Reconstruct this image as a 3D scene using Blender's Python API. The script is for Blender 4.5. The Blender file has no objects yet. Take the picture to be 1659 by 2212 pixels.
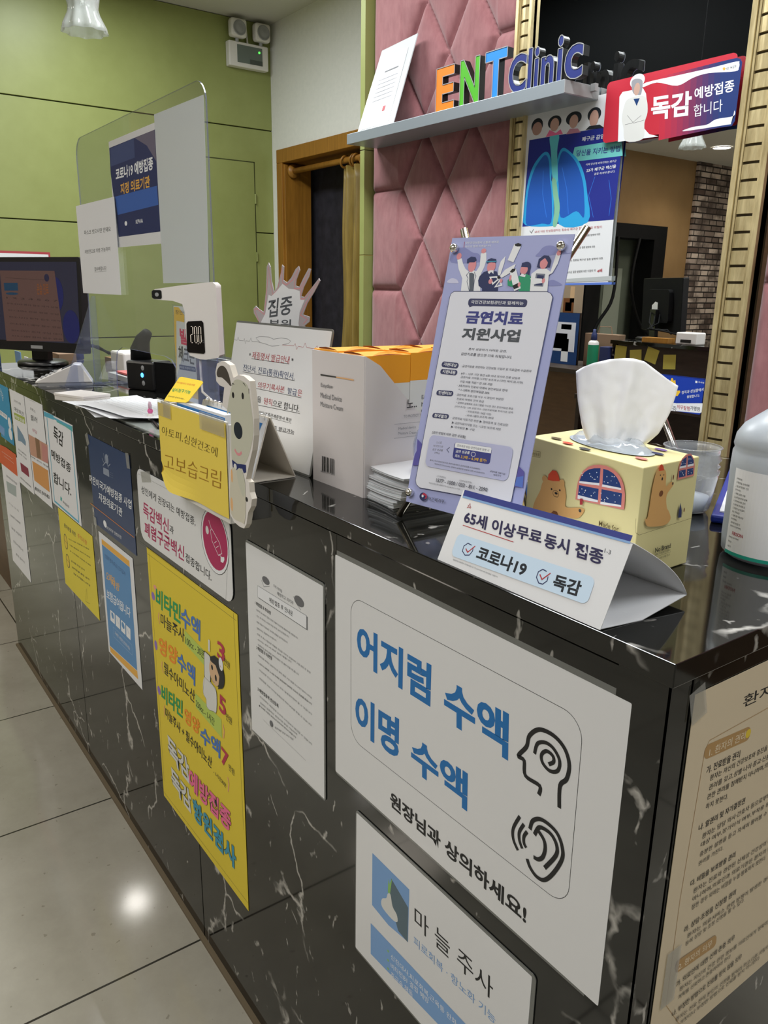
import bpy, math, random
from mathutils import Vector, Matrix, noise
random.seed(7)
SC = bpy.context.scene
COL = SC.collection

# ------------------------------------------------------------------ camera
cam_d = bpy.data.cameras.new('camera')
cam = bpy.data.objects.new('camera', cam_d)
COL.objects.link(cam)
cam_d.sensor_fit = 'HORIZONTAL'
cam_d.sensor_width = 36.0
cam_d.lens = 1713.9 / 1659 * 36.0
cam_d.clip_start = 0.02
cam.matrix_world = Matrix(((0.58606391, -0.22950127, 0.77708317, 0.2988),
                           (0.81012171, 0.14794424, -0.56728768, -0.48),
                           (0.01522826, 0.96199879, 0.27262874, 1.248),
                           (0, 0, 0, 1)))
SC.camera = cam

# ------------------------------------------------------------------ world, exposure
w = bpy.data.worlds.new('world')
SC.world = w
w.use_nodes = True
w.node_tree.nodes['Background'].inputs[0].default_value = (0.9, 0.95, 1.0, 1)
w.node_tree.nodes['Background'].inputs[1].default_value = 0.15
SC.view_settings.view_transform = 'Standard'
SC.view_settings.look = 'None'
SC.view_settings.gamma = 1
SC.view_settings.use_curve_mapping = False
SC.view_settings.exposure = -0.17

# ------------------------------------------------------------------ added area lights below the ceilings, brightening the room
def area(name, x, y, z, sx, sy, power, col=(1, 0.97, 0.93), aim=None):
    l = bpy.data.lights.new(name, 'AREA')
    l.shape = 'RECTANGLE'; l.size = sx; l.size_y = sy; l.energy = power; l.color = col
    o = bpy.data.objects.new(name, l); COL.objects.link(o)
    o.location = (x, y, z)
    if aim:
        o.rotation_euler = (Vector(aim) - Vector((x, y, z))).to_track_quat('-Z', 'Y').to_euler()
    return o
LIGHTS = [
    ('reception_fill_light', -1.2, 0.75, 3.07, 1.6, 0.5, 74, (0.94, 0.98, 1.0)),  # added fill above the counter
    ('waiting_fill_light', -0.5, -1.6, 2.39, 1.4, 1.4, 34, (1.0, 0.985, 0.96)),  # added fill for the counter front
    ('waiting_fill_light', 0.9, -0.1, 2.8, 0.9, 0.9, 40, (0.95, 0.98, 1.0)),  # added fill from the camera side, hung in mid-air
    ('desk_fill_light', -3.4, 0.7, 3.07, 0.9, 0.5, 60, (0.96, 0.99, 1.0)),  # added fill for the space behind the counter
    ('corridor_fill_light', -4.7, 1.1, 3.07, 0.3, 0.3, 22, (0.92, 0.98, 1.0)),  # added fill for the doorway and its curtains
    ('hall_fill_light', -3.2, -2.3, 2.39, 0.5, 0.5, 22, (1.0, 0.9, 0.78)),  # added fill for the waiting area
]
for a in LIGHTS:
    area(*a)

# ------------------------------------------------------------------ materials
MATS = {}
def bsdf(m): return m.node_tree.nodes['Principled BSDF']
def mat(name, col, rough=0.6, metal=0.0, spec=0.5, emit=None, es=1.0, alpha=1.0, trans=0.0, coat=0.0, sheen=0.0):
    if name in MATS: return MATS[name]
    m = bpy.data.materials.new(name); m.use_nodes = True
    b = bsdf(m)
    b.inputs['Base Color'].default_value = (*col, 1)
    b.inputs['Roughness'].default_value = rough
    b.inputs['Metallic'].default_value = metal
    b.inputs['Specular IOR Level'].default_value = spec
    b.inputs['Alpha'].default_value = alpha
    b.inputs['Transmission Weight'].default_value = trans
    b.inputs['Coat Weight'].default_value = coat
    b.inputs['Coat Roughness'].default_value = 0.05
    b.inputs['Sheen Weight'].default_value = sheen
    if emit:
        b.inputs['Emission Color'].default_value = (*emit, 1)
        b.inputs['Emission Strength'].default_value = es
    MATS[name] = m
    return m
def S(h):                                        # sRGB hex -> linear
    return tuple((lambda c: c / 12.92 if c <= 0.04045 else ((c + 0.055) / 1.055) ** 2.4)(int(h[i:i + 2], 16) / 255) for i in (0, 2, 4))
def N(m, t, **k):
    n = m.node_tree.nodes.new(t)
    for a, b in k.items(): setattr(n, a, b)
    return n
def LK(m, a, b): m.node_tree.links.new(a, b)
def mth(m, op, a, b=None, c=None):
    n = N(m, 'ShaderNodeMath', operation=op)
    for i, x in enumerate((a, b, c)):
        if x is None: continue
        if isinstance(x, (int, float)): n.inputs[i].default_value = x
        else: LK(m, x, n.inputs[i])
    return n.outputs[0]
def ramp(m, fac, stops):
    r = N(m, 'ShaderNodeValToRGB')
    el = r.color_ramp.elements
    while len(el) < len(stops): el.new(0.5)
    for e, (p, c) in zip(el, stops):
        e.position = p; e.color = (*c, 1) if len(c) == 3 else c
    LK(m, fac, r.inputs[0])
    return r.outputs[0]
def pos(m): return N(m, 'ShaderNodeNewGeometry').outputs['Position']
def noise_t(m, vec, scale, detail=4, rough=0.5, dist=0.0):
    n = N(m, 'ShaderNodeTexNoise'); n.inputs['Scale'].default_value = scale
    n.inputs['Detail'].default_value = detail; n.inputs['Roughness'].default_value = rough; n.inputs['Distortion'].default_value = dist
    LK(m, vec, n.inputs['Vector'])
    return n.outputs['Fac']
def mixc(m, fac, a, b):
    n = N(m, 'ShaderNodeMix', data_type='RGBA')
    if isinstance(fac, (int, float)): n.inputs[0].default_value = fac
    else: LK(m, fac, n.inputs[0])
    for i, x in ((6, a), (7, b)):
        if isinstance(x, tuple): n.inputs[i].default_value = (*x, 1)
        else: LK(m, x, n.inputs[i])
    return n.outputs[2]
def bump(m, h, strength, dist):
    n = N(m, 'ShaderNodeBump'); n.inputs['Strength'].default_value = strength; n.inputs['Distance'].default_value = dist
    LK(m, h, n.inputs['Height']); LK(m, n.outputs[0], bsdf(m).inputs['Normal'])

def marble():
    m = mat('black_marble', (0.01, 0.01, 0.01), 0.06, spec=0.5)
    p = pos(m)
    def warp(scale, amt):
        wv = N(m, 'ShaderNodeTexNoise'); wv.inputs['Scale'].default_value = scale; wv.inputs['Detail'].default_value = 6
        LK(m, p, wv.inputs['Vector'])
        off = N(m, 'ShaderNodeVectorMath', operation='MULTIPLY_ADD'); LK(m, wv.outputs['Color'], off.inputs[0])
        off.inputs[1].default_value = (amt, amt, amt); LK(m, p, off.inputs[2]); return off.outputs[0]
    # a few long wandering veins
    v1 = N(m, 'ShaderNodeTexVoronoi', feature='DISTANCE_TO_EDGE'); v1.inputs['Scale'].default_value = 2.6
    LK(m, warp(4.0, 0.3), v1.inputs['Vector'])
    l1 = ramp(m, v1.outputs['Distance'], [(0.0, (1, 1, 1)), (0.006, (0.55, 0.55, 0.55)), (0.010, (0, 0, 0))])
    k1 = ramp(m, noise_t(m, p, 6.5, 3), [(0.475, (0, 0, 0)), (0.54, (1, 1, 1))])
    # short broken streaks leaning to one side
    mp = N(m, 'ShaderNodeMapping'); mp.inputs['Rotation'].default_value = (0.35, math.radians(28), 0.3); mp.inputs['Scale'].default_value = (1, 1, 0.28)
    LK(m, warp(7.0, 0.1), mp.inputs[0])
    v2 = N(m, 'ShaderNodeTexVoronoi', feature='DISTANCE_TO_EDGE'); v2.inputs['Scale'].default_value = 19
    LK(m, mp.outputs[0], v2.inputs['Vector'])
    l2 = ramp(m, v2.outputs['Distance'], [(0.0, (1, 1, 1)), (0.022, (0.5, 0.5, 0.5)), (0.035, (0, 0, 0))])
    k2 = ramp(m, noise_t(m, p, 26, 3), [(0.585, (0, 0, 0)), (0.64, (1, 1, 1))])
    # small pale flecks
    mf = N(m, 'ShaderNodeMapping'); mf.inputs['Rotation'].default_value = (0.2, math.radians(35), 0); mf.inputs['Scale'].default_value = (1, 1, 0.4); LK(m, p, mf.inputs[0])
    k3 = ramp(m, noise_t(m, mf.outputs[0], 42, 3, 0.6), [(0.71, (0, 0, 0)), (0.75, (0.6, 0.6, 0.6))])
    a = mth(m, 'MULTIPLY', l1, k1); b = mth(m, 'MULTIPLY', mth(m, 'MULTIPLY', l2, k2), 0.85)
    vein = mth(m, 'MINIMUM', mth(m, 'ADD', mth(m, 'ADD', a, b), k3), 1.0)
    base = ramp(m, noise_t(m, p, 7, 6, 0.65), [(0.35, S('090a0b')), (0.58, S('131310')), (0.75, S('22201c'))])
    LK(m, mixc(m, vein, base, S('b9b6b0')), bsdf(m).inputs['Base Color'])
    return m
def tiles():
    m = mat('floor_tiles', (0.5, 0.5, 0.5), 0.1, spec=0.42)
    p = pos(m); sx = N(m, 'ShaderNodeSeparateXYZ'); LK(m, p, sx.inputs[0])
    def line(o, ph):
        f = mth(m, 'FRACT', mth(m, 'DIVIDE', mth(m, 'ADD', o, ph), 0.5515))
        return mth(m, 'LESS_THAN', mth(m, 'ABSOLUTE', mth(m, 'SUBTRACT', f, 0.5)), 0.0042)
    L = mth(m, 'MAXIMUM', line(sx.outputs[0], 0.94 + 0.5515 * 10.5), line(sx.outputs[1], -0.035 + 0.5515 * 10.5))
    c = ramp(m, noise_t(m, p, 3.5, 6, 0.7), [(0.3, S('9c988b')), (0.7, S('afab9e'))])
    c2 = mixc(m, mth(m, 'GREATER_THAN', noise_t(m, p, 60, 2), 0.72), c, S('8d897c'))
    LK(m, mixc(m, L, c2, S('37352f')), bsdf(m).inputs['Base Color'])
    return m
def noisy(name, c1, c2, scale, rough=0.6, bmp=0, metal=0.0, stretch=None, spec=0.5, sheen=0.0, bd=0.002):
    m = mat(name, (0.5, 0.5, 0.5), rough, metal, spec, sheen=sheen)
    p = pos(m)
    if stretch:
        vm = N(m, 'ShaderNodeVectorMath', operation='MULTIPLY'); LK(m, p, vm.inputs[0]); vm.inputs[1].default_value = stretch; p = vm.outputs[0]
    f = noise_t(m, p, scale, 5, 0.6)
    LK(m, ramp(m, f, [(0.3, S(c1)), (0.7, S(c2))]), bsdf(m).inputs['Base Color'])
    if bmp: bump(m, f, bmp, bd)
    return m
def stone():
    m = mat('stacked_stone', (0.3, 0.25, 0.22), 0.85)
    p = pos(m); sx = N(m, 'ShaderNodeSeparateXYZ'); LK(m, p, sx.inputs[0])
    cx = N(m, 'ShaderNodeCombineXYZ'); LK(m, mth(m, 'ADD', sx.outputs[1], sx.outputs[0]), cx.inputs[0]); LK(m, sx.outputs[2], cx.inputs[1])
    b = N(m, 'ShaderNodeTexBrick'); LK(m, cx.outputs[0], b.inputs['Vector'])
    b.inputs['Scale'].default_value = 1; b.inputs['Brick Width'].default_value = 0.17; b.inputs['Row Height'].default_value = 0.052
    b.inputs['Mortar Size'].default_value = 0.006; b.offset = 0.37; b.squash = 0.7; b.squash_frequency = 3
    b.inputs['Color1'].default_value = (*S('5c4a42'), 1); b.inputs['Color2'].default_value = (*S('dccabc'), 1); b.inputs['Mortar'].default_value = (*S('17110e'), 1)
    f = noise_t(m, p, 7, 4)
    LK(m, mixc(m, ramp(m, f, [(0.45, (0, 0, 0)), (0.62, (0.75, 0.75, 0.75))]), b.outputs['Color'], S('3b302b')), bsdf(m).inputs['Base Color'])
    bump(m, mth(m, 'ADD', mth(m, 'MULTIPLY', b.outputs['Fac'], -1.0), f), 0.8, 0.02)
    return m
def clear(name, tint=(1, 1, 1), refl=0.08, rough=0.02, haze=0.0, hazecol=(0.9, 0.92, 0.95)):
    m = bpy.data.materials.new(name); m.use_nodes = True
    nt = m.node_tree; nt.nodes.clear()
    out = nt.nodes.new('ShaderNodeOutputMaterial')
    tr = nt.nodes.new('ShaderNodeBsdfTransparent'); tr.inputs[0].default_value = (*tint, 1)
    gl = nt.nodes.new('ShaderNodeBsdfGlossy'); gl.inputs['Roughness'].default_value = rough
    df = nt.nodes.new('ShaderNodeBsdfDiffuse'); df.inputs[0].default_value = (*hazecol, 1)
    fz = nt.nodes.new('ShaderNodeLayerWeight'); fz.inputs[0].default_value = 0.5
    pw = nt.nodes.new('ShaderNodeMath'); pw.operation = 'POWER'; nt.links.new(fz.outputs['Facing'], pw.inputs[0]); pw.inputs[1].default_value = 4.0
    lw = nt.nodes.new('ShaderNodeMath'); lw.operation = 'MULTIPLY_ADD'; nt.links.new(pw.outputs[0], lw.inputs[0]); lw.inputs[1].default_value = 0.55; lw.inputs[2].default_value = 0.035
    mx = nt.nodes.new('ShaderNodeMixShader'); mx2 = nt.nodes.new('ShaderNodeMixShader')
    mx2.inputs[0].default_value = haze
    nt.links.new(tr.outputs[0], mx2.inputs[1]); nt.links.new(df.outputs[0], mx2.inputs[2])
    nt.links.new(lw.outputs[0], mx.inputs[0]); nt.links.new(mx2.outputs[0], mx.inputs[1]); nt.links.new(gl.outputs[0], mx.inputs[2])
    nt.links.new(mx.outputs[0], out.inputs[0])
    MATS[name] = m
    return m
M_MARBLE = marble(); M_TILE = tiles(); M_STONE = stone()
M_GREEN = noisy('olive_wall_paint', '8f9658', '969d5f', 6, 0.42, spec=0.4)
M_WHITEW = noisy('white_wallpaper', 'e4e3dd', 'ebe9e3', 30, 0.8, 0.1)
M_CEIL = mat('ceiling_paint', S('c9c6bd'), 0.85)
M_PINK = noisy('pink_velvet', '8b585b', '9c696b', 40, 0.75, 0.08, stretch=(1, 1, 0.4), spec=0.2, sheen=0.35)
M_GOLD = noisy('champagne_gold', 'a8956a', 'e0cf9f', 60, 0.38, 0.3, metal=0.55, stretch=(1, 1, 0.15))
M_GOLDD = mat('frame_groove', S('3c321d'), 0.6)
M_MIRROR = mat('mirror_glass', (0.86, 0.88, 0.87), 0.0, 1.0)
M_BROWNW = noisy('tan_wallpaper', '876a44', '967850', 3, 0.45)
M_WOOD = noisy('golden_wood', '8a5d1f', 'a8742b', 6, 0.4, 0, stretch=(9, 9, 0.6))
M_DWOOD = noisy('dark_brown_wood', '2b211b', '3a2d25', 6, 0.5, 0, stretch=(2, 2, 9))
M_CABW = noisy('brown_laminate', '5b4330', '6b5038', 5, 0.45, 0, stretch=(2, 2, 9))
M_BLACKG = mat('black_gloss', S('020304'), 0.6, spec=0.05)
M_SHELF = mat('silver_grey_shelf', S('a3acb3'), 0.35, 0.5)
M_CURTD = noisy('dark_curtain_cloth', '15131c', '2b2833', 14, 0.9)
M_CURTG = noisy('gold_satin', '7a6428', 'a58a3f', 5, 0.42, 0, stretch=(6, 6, 0.6), sheen=0.3)
M_CHROME = mat('chrome', (0.82, 0.8, 0.76), 0.08, 1.0)
M_BRASS = mat('warm_chrome', (0.84, 0.76, 0.62), 0.16, 1.0)
M_STEEL = mat('brushed_steel', (0.6, 0.6, 0.6), 0.3, 1.0)
M_BLK = mat('black_plastic', S('101012'), 0.35)
M_BLKM = mat('black_matte', S('0b0b0c'), 0.7, spec=0.15)
M_WPL = mat('white_plastic', S('e6e1dc'), 0.35)
M_GPL = mat('grey_plastic', S('9a9a9a'), 0.4)
M_PAPER = mat('white_paper', S('e4e5e8'), 0.75)
M_CARD = mat('grey_card', S('cfc7ba'), 0.8)
M_LAM = mat('laminate_edge', S('6f716e'), 0.2)
M_GLOSSP = mat('glossy_paper', S('e2e3e5'), 0.28)
M_CLEAR = clear('clear_acrylic', (0.97, 0.985, 0.98), haze=0.02)
M_CLEARB = clear('bluish_acrylic', (0.9, 0.92, 0.98), haze=0.07, hazecol=(0.5, 0.55, 0.75))  # blue reflected in the thermometer stand is put into this tint
M_FROST = clear('hazy_plastic_film', (0.9, 0.92, 0.92), haze=0.72, hazecol=(0.72, 0.76, 0.77), rough=0.2)
M_CRYST = clear('crystal_glass', (0.93, 0.95, 0.94), haze=0.3, rough=0.05, hazecol=(0.8, 0.82, 0.8))
M_TAPE = clear('sticky_tape', (0.93, 0.93, 0.91), haze=0.18, rough=0.3, hazecol=(0.7,0.7,0.68))
M_EDGE = clear('acrylic_edge', (0.6, 0.62, 0.8), haze=0.3, hazecol=(0.35, 0.36, 0.6))

PC = dict(k='1d1d1f', k2='3a3a38', k3='4a4b57', b='1f72b8', b2='7ea6d8', b3='1d3f74', b4='5a78c8', b5='86a9d6', b6='cadff2', b7='3c4a70', b8='2e6fd0', s2='5b6f7a', gr='8fc26b', w='eceef2', w2='dcdcd8', w3='e2e4ee',
    g1='6b6c70', g2='7d98b0', g3='9a9aa0', pu='8f6fc0', pk='ef6f9c', pk2='eda28c', pk3='e0949a', pk4='c98a9c', pkw='d9857c', lg='b9cf5c', lg2='a8b85a', gn='1f9a56', gn2='2f9a70', bl='4a77c0', or_='f0921e', or2='d9653c',
    cr='b8324c', cr2='8c2c44', cr3='b23438', te='3f9ab8', te2='5fb4b0', sk='d8b48c', sk2='d89a58', mg='b0265c', gb='8c96a8', gb2='a8b4b4', cy='58aecb', cy2='2a9fd8', cy3='1c56b0', tq='6fc4c0', tq2='5fc0c8', tq3='7fb89a',
    fl1='c89a84', fl2='8a6a50', fl3='c88a84', y='e3c63c', ye='f0c33c', ye2='ecc03c', oy='e8b04c', ib='5b90c4', tn='b48f5c', be='e8dcc4', lv='a9b2dc', lv2='8a8fc4', lv3='cfd0ea', lv4='5f5aa6', lv5='bcbfdf',
    nv='2c3560', nv2='3c4064', nv3='37408a', nv4='1c2a66', nv5='1c3470', gy='5c6470', gy2='7a7f8e', gy3='50555c', gy4='b4b8b8', in_='3f4488', in2='2c2850', dk='20262e', rd='b0444c', rd2='d8285c', red='dd5030', red2='a83038',
    br='5c4a1c', br2='a87a1c', brn='7a4a28', bear='d9a868', bw='1f3c78', fc='c8a090', fc2='b08a7c', fc3='c8a494', vn='1f2a86', vp='b82c44', vp2='702c5c', nb='26305e', nb2='3c4a78', nb3='3a62b0', nb4='6a6478', ms='7c5a52', mb='1c2470', mb2='2c2c50', mt='1f5070', mo='a8602c', mk='3c2c28',
    gr0='bc2a40', gr1='b02a44', gr2='a42b48', gr3='962a4c', gr4='862a50', gr5='742a54', gr6='602a58', gr7='4c2c60', gr8='3a2e66', gr9='28306a', gr10='1c3470', bk='4a443e', dg='c6c6b4', dg2='d0cbb8', pe='e8b47c', nk='1a2430')
PC['or'] = PC.pop('or_'); PC['in'] = PC.pop('in_')
def ink(c):
    if c.startswith('m') and c in ('ms', 'mb', 'mb2', 'mt', 'mo', 'mk'):
        return mat('screen_' + c, (0.01, 0.01, 0.01), 0.25, emit=S(PC[c]), es=0.4)
    return mat('ink_' + c, S(PC[c]), 0.5, spec=0.35)

# ------------------------------------------------------------------ mesh helpers
class MB:
    """collects vertices and faces with materials; build() links them as one mesh object"""
    def __init__(s): s.v = []; s.f = []; s.m = []; s.mats = []
    def mi(s, m):
        if m not in s.mats: s.mats.append(m)
        return s.mats.index(m)
    def add(s, vs, fs, m):
        o = len(s.v); s.v += [tuple(v) for v in vs]; i = s.mi(m)
        for f in fs: s.f.append(tuple(o + k for k in f)); s.m.append(i)
        return s
    def box(s, x0, x1, y0, y1, z0, z1, m, mx=None):
        vs = [(x, y, z) for x in (x0, x1) for y in (y0, y1) for z in (z0, z1)]
        if mx: vs = [mx @ Vector(v) for v in vs]
        return s.add(vs, [(0, 1, 3, 2), (4, 6, 7, 5), (0, 4, 5, 1), (2, 3, 7, 6), (0, 2, 6, 4), (1, 5, 7, 3)], m)
    def bar(s, a, b, w, t, m, up=(0, 0, 1)):
        a = Vector(a); b = Vector(b); d = (b - a).normalized(); u = Vector(up)
        if abs(d.dot(u)) > 0.98: u = Vector((0, 1, 0))
        p = d.cross(u).normalized() * w / 2; q = d.cross(p).normalized() * t / 2
        vs = [c + i * p + j * q for c in (a, b) for i in (-1, 1) for j in (-1, 1)]
        return s.add(vs, [(0, 1, 3, 2), (4, 6, 7, 5), (0, 4, 5, 1), (2, 3, 7, 6), (0, 2, 6, 4), (1, 5, 7, 3)], m)
    def tube(s, pts, r, m, n=12, caps=True):
        pts = [Vector(p) for p in pts]; rs = r if isinstance(r, (list, tuple)) else [r] * len(pts)
        o = len(s.v); i = s.mi(m); prev = None
        for k, p in enumerate(pts):
            d = (pts[min(k + 1, len(pts) - 1)] - pts[max(k - 1, 0)]).normalized()
            if prev is None:
                u = Vector((0, 0, 1)) if abs(d.z) < 0.9 else Vector((1, 0, 0))
                a = d.cross(u).normalized()
            else: a = (prev - d * prev.dot(d)).normalized()
            prev = a; b = d.cross(a)
            for j in range(n):
                t = 2 * math.pi * j / n
                s.v.append(tuple(p + (a * math.cos(t) + b * math.sin(t)) * rs[k]))
        for k in range(len(pts) - 1):
            for j in range(n):
                s.f.append((o + k * n + j, o + k * n + (j + 1) % n, o + (k + 1) * n + (j + 1) % n, o + (k + 1) * n + j)); s.m.append(i)
        if caps:
            s.f.append(tuple(o + j for j in range(n))[::-1]); s.m.append(i)
            s.f.append(tuple(o + (len(pts) - 1) * n + j for j in range(n))); s.m.append(i)
        return s
    def lathe(s, prof, m, c=(0, 0, 0), n=32, sx=1, sy=1, wob=None):
        o = len(s.v); i = s.mi(m)
        for k, (r, z) in enumerate(prof):
            for j in range(n):
                t = 2 * math.pi * j / n; rr = r * (1 + (wob(t, z) if wob else 0))
                s.v.append((c[0] + rr * math.cos(t) * sx, c[1] + rr * math.sin(t) * sy, c[2] + z))
        for k in range(len(prof) - 1):
            for j in range(n):
                s.f.append((o + k * n + j, o + k * n + (j + 1) % n, o + (k + 1) * n + (j + 1) % n, o + (k + 1) * n + j)); s.m.append(i)
        return s
    def prism(s, poly, fr, t0, t1, m, side=None):
        """outline (list of (a,b)) in frame fr=(O,u,v,n), extruded from n*t0 to n*t1"""
        O, u, v, n = fr; k = len(poly)
        vs = [O + u * a + v * b + n * t0 for a, b in poly] + [O + u * a + v * b + n * t1 for a, b in poly]
        s.add(vs, [tuple(range(k))[::-1], tuple(range(k, 2 * k))], m)
        s.add(vs, [(j, (j + 1) % k, (j + 1) % k + k, j + k) for j in range(k)], side or m)
        return s
    def build(s, name, parent=None, smooth=False, bevel=0, sub=0, weld=False, at=None, seg=2):
        me = bpy.data.meshes.new(name)
        o0 = Vector(at) if at is not None else (sum((Vector(v) for v in s.v), Vector()) / max(1, len(s.v)) if at is None else Vector())
        if at is None:
            o0 = Vector((o0.x, o0.y, min(v[2] for v in s.v)))
        me.from_pydata([tuple(Vector(v) - o0) for v in s.v], [], s.f)
        for m in s.mats: me.materials.append(m)
        for p, i in zip(me.polygons, s.m): p.material_index = i; p.use_smooth = smooth
        me.update()
        o = bpy.data.objects.new(name, me); COL.objects.link(o); o.location = o0
        if parent:
            o.parent = parent
            pl = parent.location.copy(); q = parent
            while q.parent: q = q.parent; pl += q.location
            o.location = o0 - pl
        if weld:
            md = o.modifiers.new('weld', 'WELD'); md.merge_threshold = 1e-5
        if bevel:
            md = o.modifiers.new('bevel', 'BEVEL'); md.width = bevel; md.segments = seg; md.limit_method = 'ANGLE'; md.angle_limit = 0.6
        if sub:
            md = o.modifiers.new('sub', 'SUBSURF'); md.levels = sub; md.render_levels = sub
        return o
def thing(name, label, cat, loc, group=None):
    o = bpy.data.objects.new(name, None); COL.objects.link(o)
    o.location = loc; o.empty_display_size = 0.05
    return tag(o, label, cat, group)
def tag(o, label, cat, group=None, kind=None):
    if label: o['label'] = label
    if cat: o['category'] = cat
    if group: o['group'] = group
    if kind: o['kind'] = kind
    return o
def struct(o): o['kind'] = 'structure'; return o
def rrect(x0, x1, y0, y1, r, n=6):
    r = min(r, abs(x1 - x0) / 2 - 1e-5, abs(y1 - y0) / 2 - 1e-5); P = []
    for cx, cy, a0 in ((x1 - r, y1 - r, 0), (x0 + r, y1 - r, 90), (x0 + r, y0 + r, 180), (x1 - r, y0 + r, 270)):
        for k in range(n + 1):
            a = math.radians(a0 + 90 * k / n); P.append((cx + r * math.cos(a), cy + r * math.sin(a)))
    return P

TXC = {}
TXO = bpy.data.objects.new('lettering', bpy.data.curves.new('lettering', 'FONT'))
def text_mesh(body, wt, res=3):
    key = (body, wt)
    if key in TXC: return TXC[key]
    TXO.data.body = body; TXO.data.resolution_u = res; TXO.data.offset = wt * 0.62
    me = TXO.to_mesh()
    vs = [(v.co.x, v.co.y) for v in me.vertices]; fs = [tuple(p.vertices) for p in me.polygons]
    TXO.to_mesh_clear()
    if not vs: vs = [(0, 0), (1, 0), (1, 1)]; fs = []
    x0 = min(v[0] for v in vs); x1 = max(v[0] for v in vs); y0 = min(v[1] for v in vs); y1 = max(v[1] for v in vs)
    TXC[key] = ([((x - x0) / (x1 - x0 or 1), (y - y0) / (y1 - y0 or 1)) for x, y in vs], fs)
    return TXC[key]
def strip(pts, w, closed=False):
    """flat ribbon along a 2d polyline -> quads with mitred joints"""
    P = [Vector(p) for p in pts]; n = len(P); L = []
    for i in range(n):
        a = P[i - 1] if (i > 0 or closed) else None; b = P[(i + 1) % n] if (i < n - 1 or closed) else None
        d1 = (P[i] - a).normalized() if a is not None else None; d2 = (b - P[i]).normalized() if b is not None else None
        d = ((d1 or d2) + (d2 or d1)); d = d.normalized() if d.length > 1e-6 else (d1 or d2)
        nn = Vector((-d.y, d.x)); k = 1.0
        if d1 and d2: k = 1 / max(0.5, abs(nn.dot(Vector((-d1.y, d1.x)))))
        L.append((P[i] + nn * w / 2 * k, P[i] - nn * w / 2 * k))
    vs = [q for pr in L for q in pr]
    fs = [(2 * i, 2 * i + 1, 2 * ((i + 1) % n) + 1, 2 * ((i + 1) % n)) for i in range(n if closed else n - 1)]
    return vs, fs
def smooth_line(pts, closed, k=5):
    if len(pts) < 4: return pts
    P = [Vector(p) for p in pts]; n = len(P); out = []
    for i in range(n if closed else n - 1):
        p0 = P[i - 1] if (i or closed) else P[0]; p1 = P[i]; p2 = P[(i + 1) % n]; p3 = P[(i + 2) % n] if (i + 2 < n or closed) else P[-1]
        for j in range(k):
            t = j / k
            out.append(0.5 * ((2 * p1) + (p2 - p0) * t + (2 * p0 - 5 * p1 + 4 * p2 - p3) * t * t + (3 * p1 - p0 - 3 * p2 + p3) * t ** 3))
    if not closed: out.append(P[-1])
    return [tuple(p) for p in out]
def draw(mb, sg, lift=0.00012, step=0.000022, smooth=True, bend=None):
    """prints the sign's artwork (mm) as thin flat inked shapes onto the sheet in mesh mb (local frame: x right, y up, z out)"""
    z = lift
    for o in sg['ops']:
        k = o[0]
        if k == 'O': continue
        z += step
        def put(vs, fs, c):
            vv = [(x / 1000, y / 1000, z + (bend(x / 1000, y / 1000) if bend else 0)) for x, y in vs]
            mb.add(vv, fs, ink(c))
        if k == 'T':
            _, body, c, wt, LT, LB, RT = o
            vs, fs = text_mesh(body, wt)
            ex = (RT[0] - LT[0], RT[1] - LT[1]); ey = (LT[0] - LB[0], LT[1] - LB[1])
            put([(LB[0] + ex[0] * a + ey[0] * b, LB[1] + ex[1] * a + ey[1] * b) for a, b in vs], fs, c)
        elif k == 'P':
            put(o[2], [tuple(range(len(o[2])))], o[1])
        elif k == 'S':
            pts = smooth_line(o[2], True, 4); put(pts, [tuple(range(len(pts)))], o[1])
        elif k == 'L':
            _, c, wd, cl, pts = o
            if smooth and len(pts) > 3 and wd > 1.9 and not (cl and len(pts) < 6): pts = smooth_line(pts, cl)
            vs, fs = strip(pts, wd, bool(cl)); put(vs, fs, c)
        elif k == 'E':
            _, c, C0, R0, T0 = o
            a = (R0[0] - C0[0], R0[1] - C0[1]); b = (T0[0] - C0[0], T0[1] - C0[1])
            a = (abs(a[0]) if abs(a[0]) > abs(a[1]) * 0.3 else a[0], 0) ; b = (0, abs(b[1]))
            put([(C0[0] + a[0] * math.cos(t) + b[0] * math.sin(t), C0[1] + a[1] * math.cos(t) + b[1] * math.sin(t)) for t in [2 * math.pi * i / 28 for i in range(28)]], [tuple(range(28))], c)
        elif k in ('RR', 'RO'):
            c, r = o[1], o[2]; LT, LB, RT = o[-3:]
            wv = math.hypot(RT[0] - LT[0], RT[1] - LT[1]); hv = math.hypot(LT[0] - LB[0], LT[1] - LB[1])
            ex = ((RT[0] - LT[0]) / wv, (RT[1] - LT[1]) / wv); ey = ((LT[0] - LB[0]) / hv, (LT[1] - LB[1]) / hv)
            P = [(LB[0] + ex[0] * a + ey[0] * b, LB[1] + ex[1] * a + ey[1] * b) for a, b in rrect(0, wv, 0, hv, r, 8)]
            if k == 'RR': put(P, [tuple(range(len(P)))], c)
            else:
                vs, fs = strip(P, o[3], True); put(vs, fs, c)
    return z
def frame_of(sg):
    O = Vector(sg['O']); u = Vector(sg['u']).normalized(); v = Vector(sg['v']); v = (v - u * v.dot(u)).normalized()
    n = u.cross(v)
    return O, u, v, n
def sign_matrix(sg, off=0.0):
    O, u, v, n = frame_of(sg)
    return Matrix(((u.x, v.x, n.x, O.x + n.x * off), (u.y, v.y, n.y, O.y + n.y * off), (u.z, v.z, n.z, O.z + n.z * off), (0, 0, 0, 1)))
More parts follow.
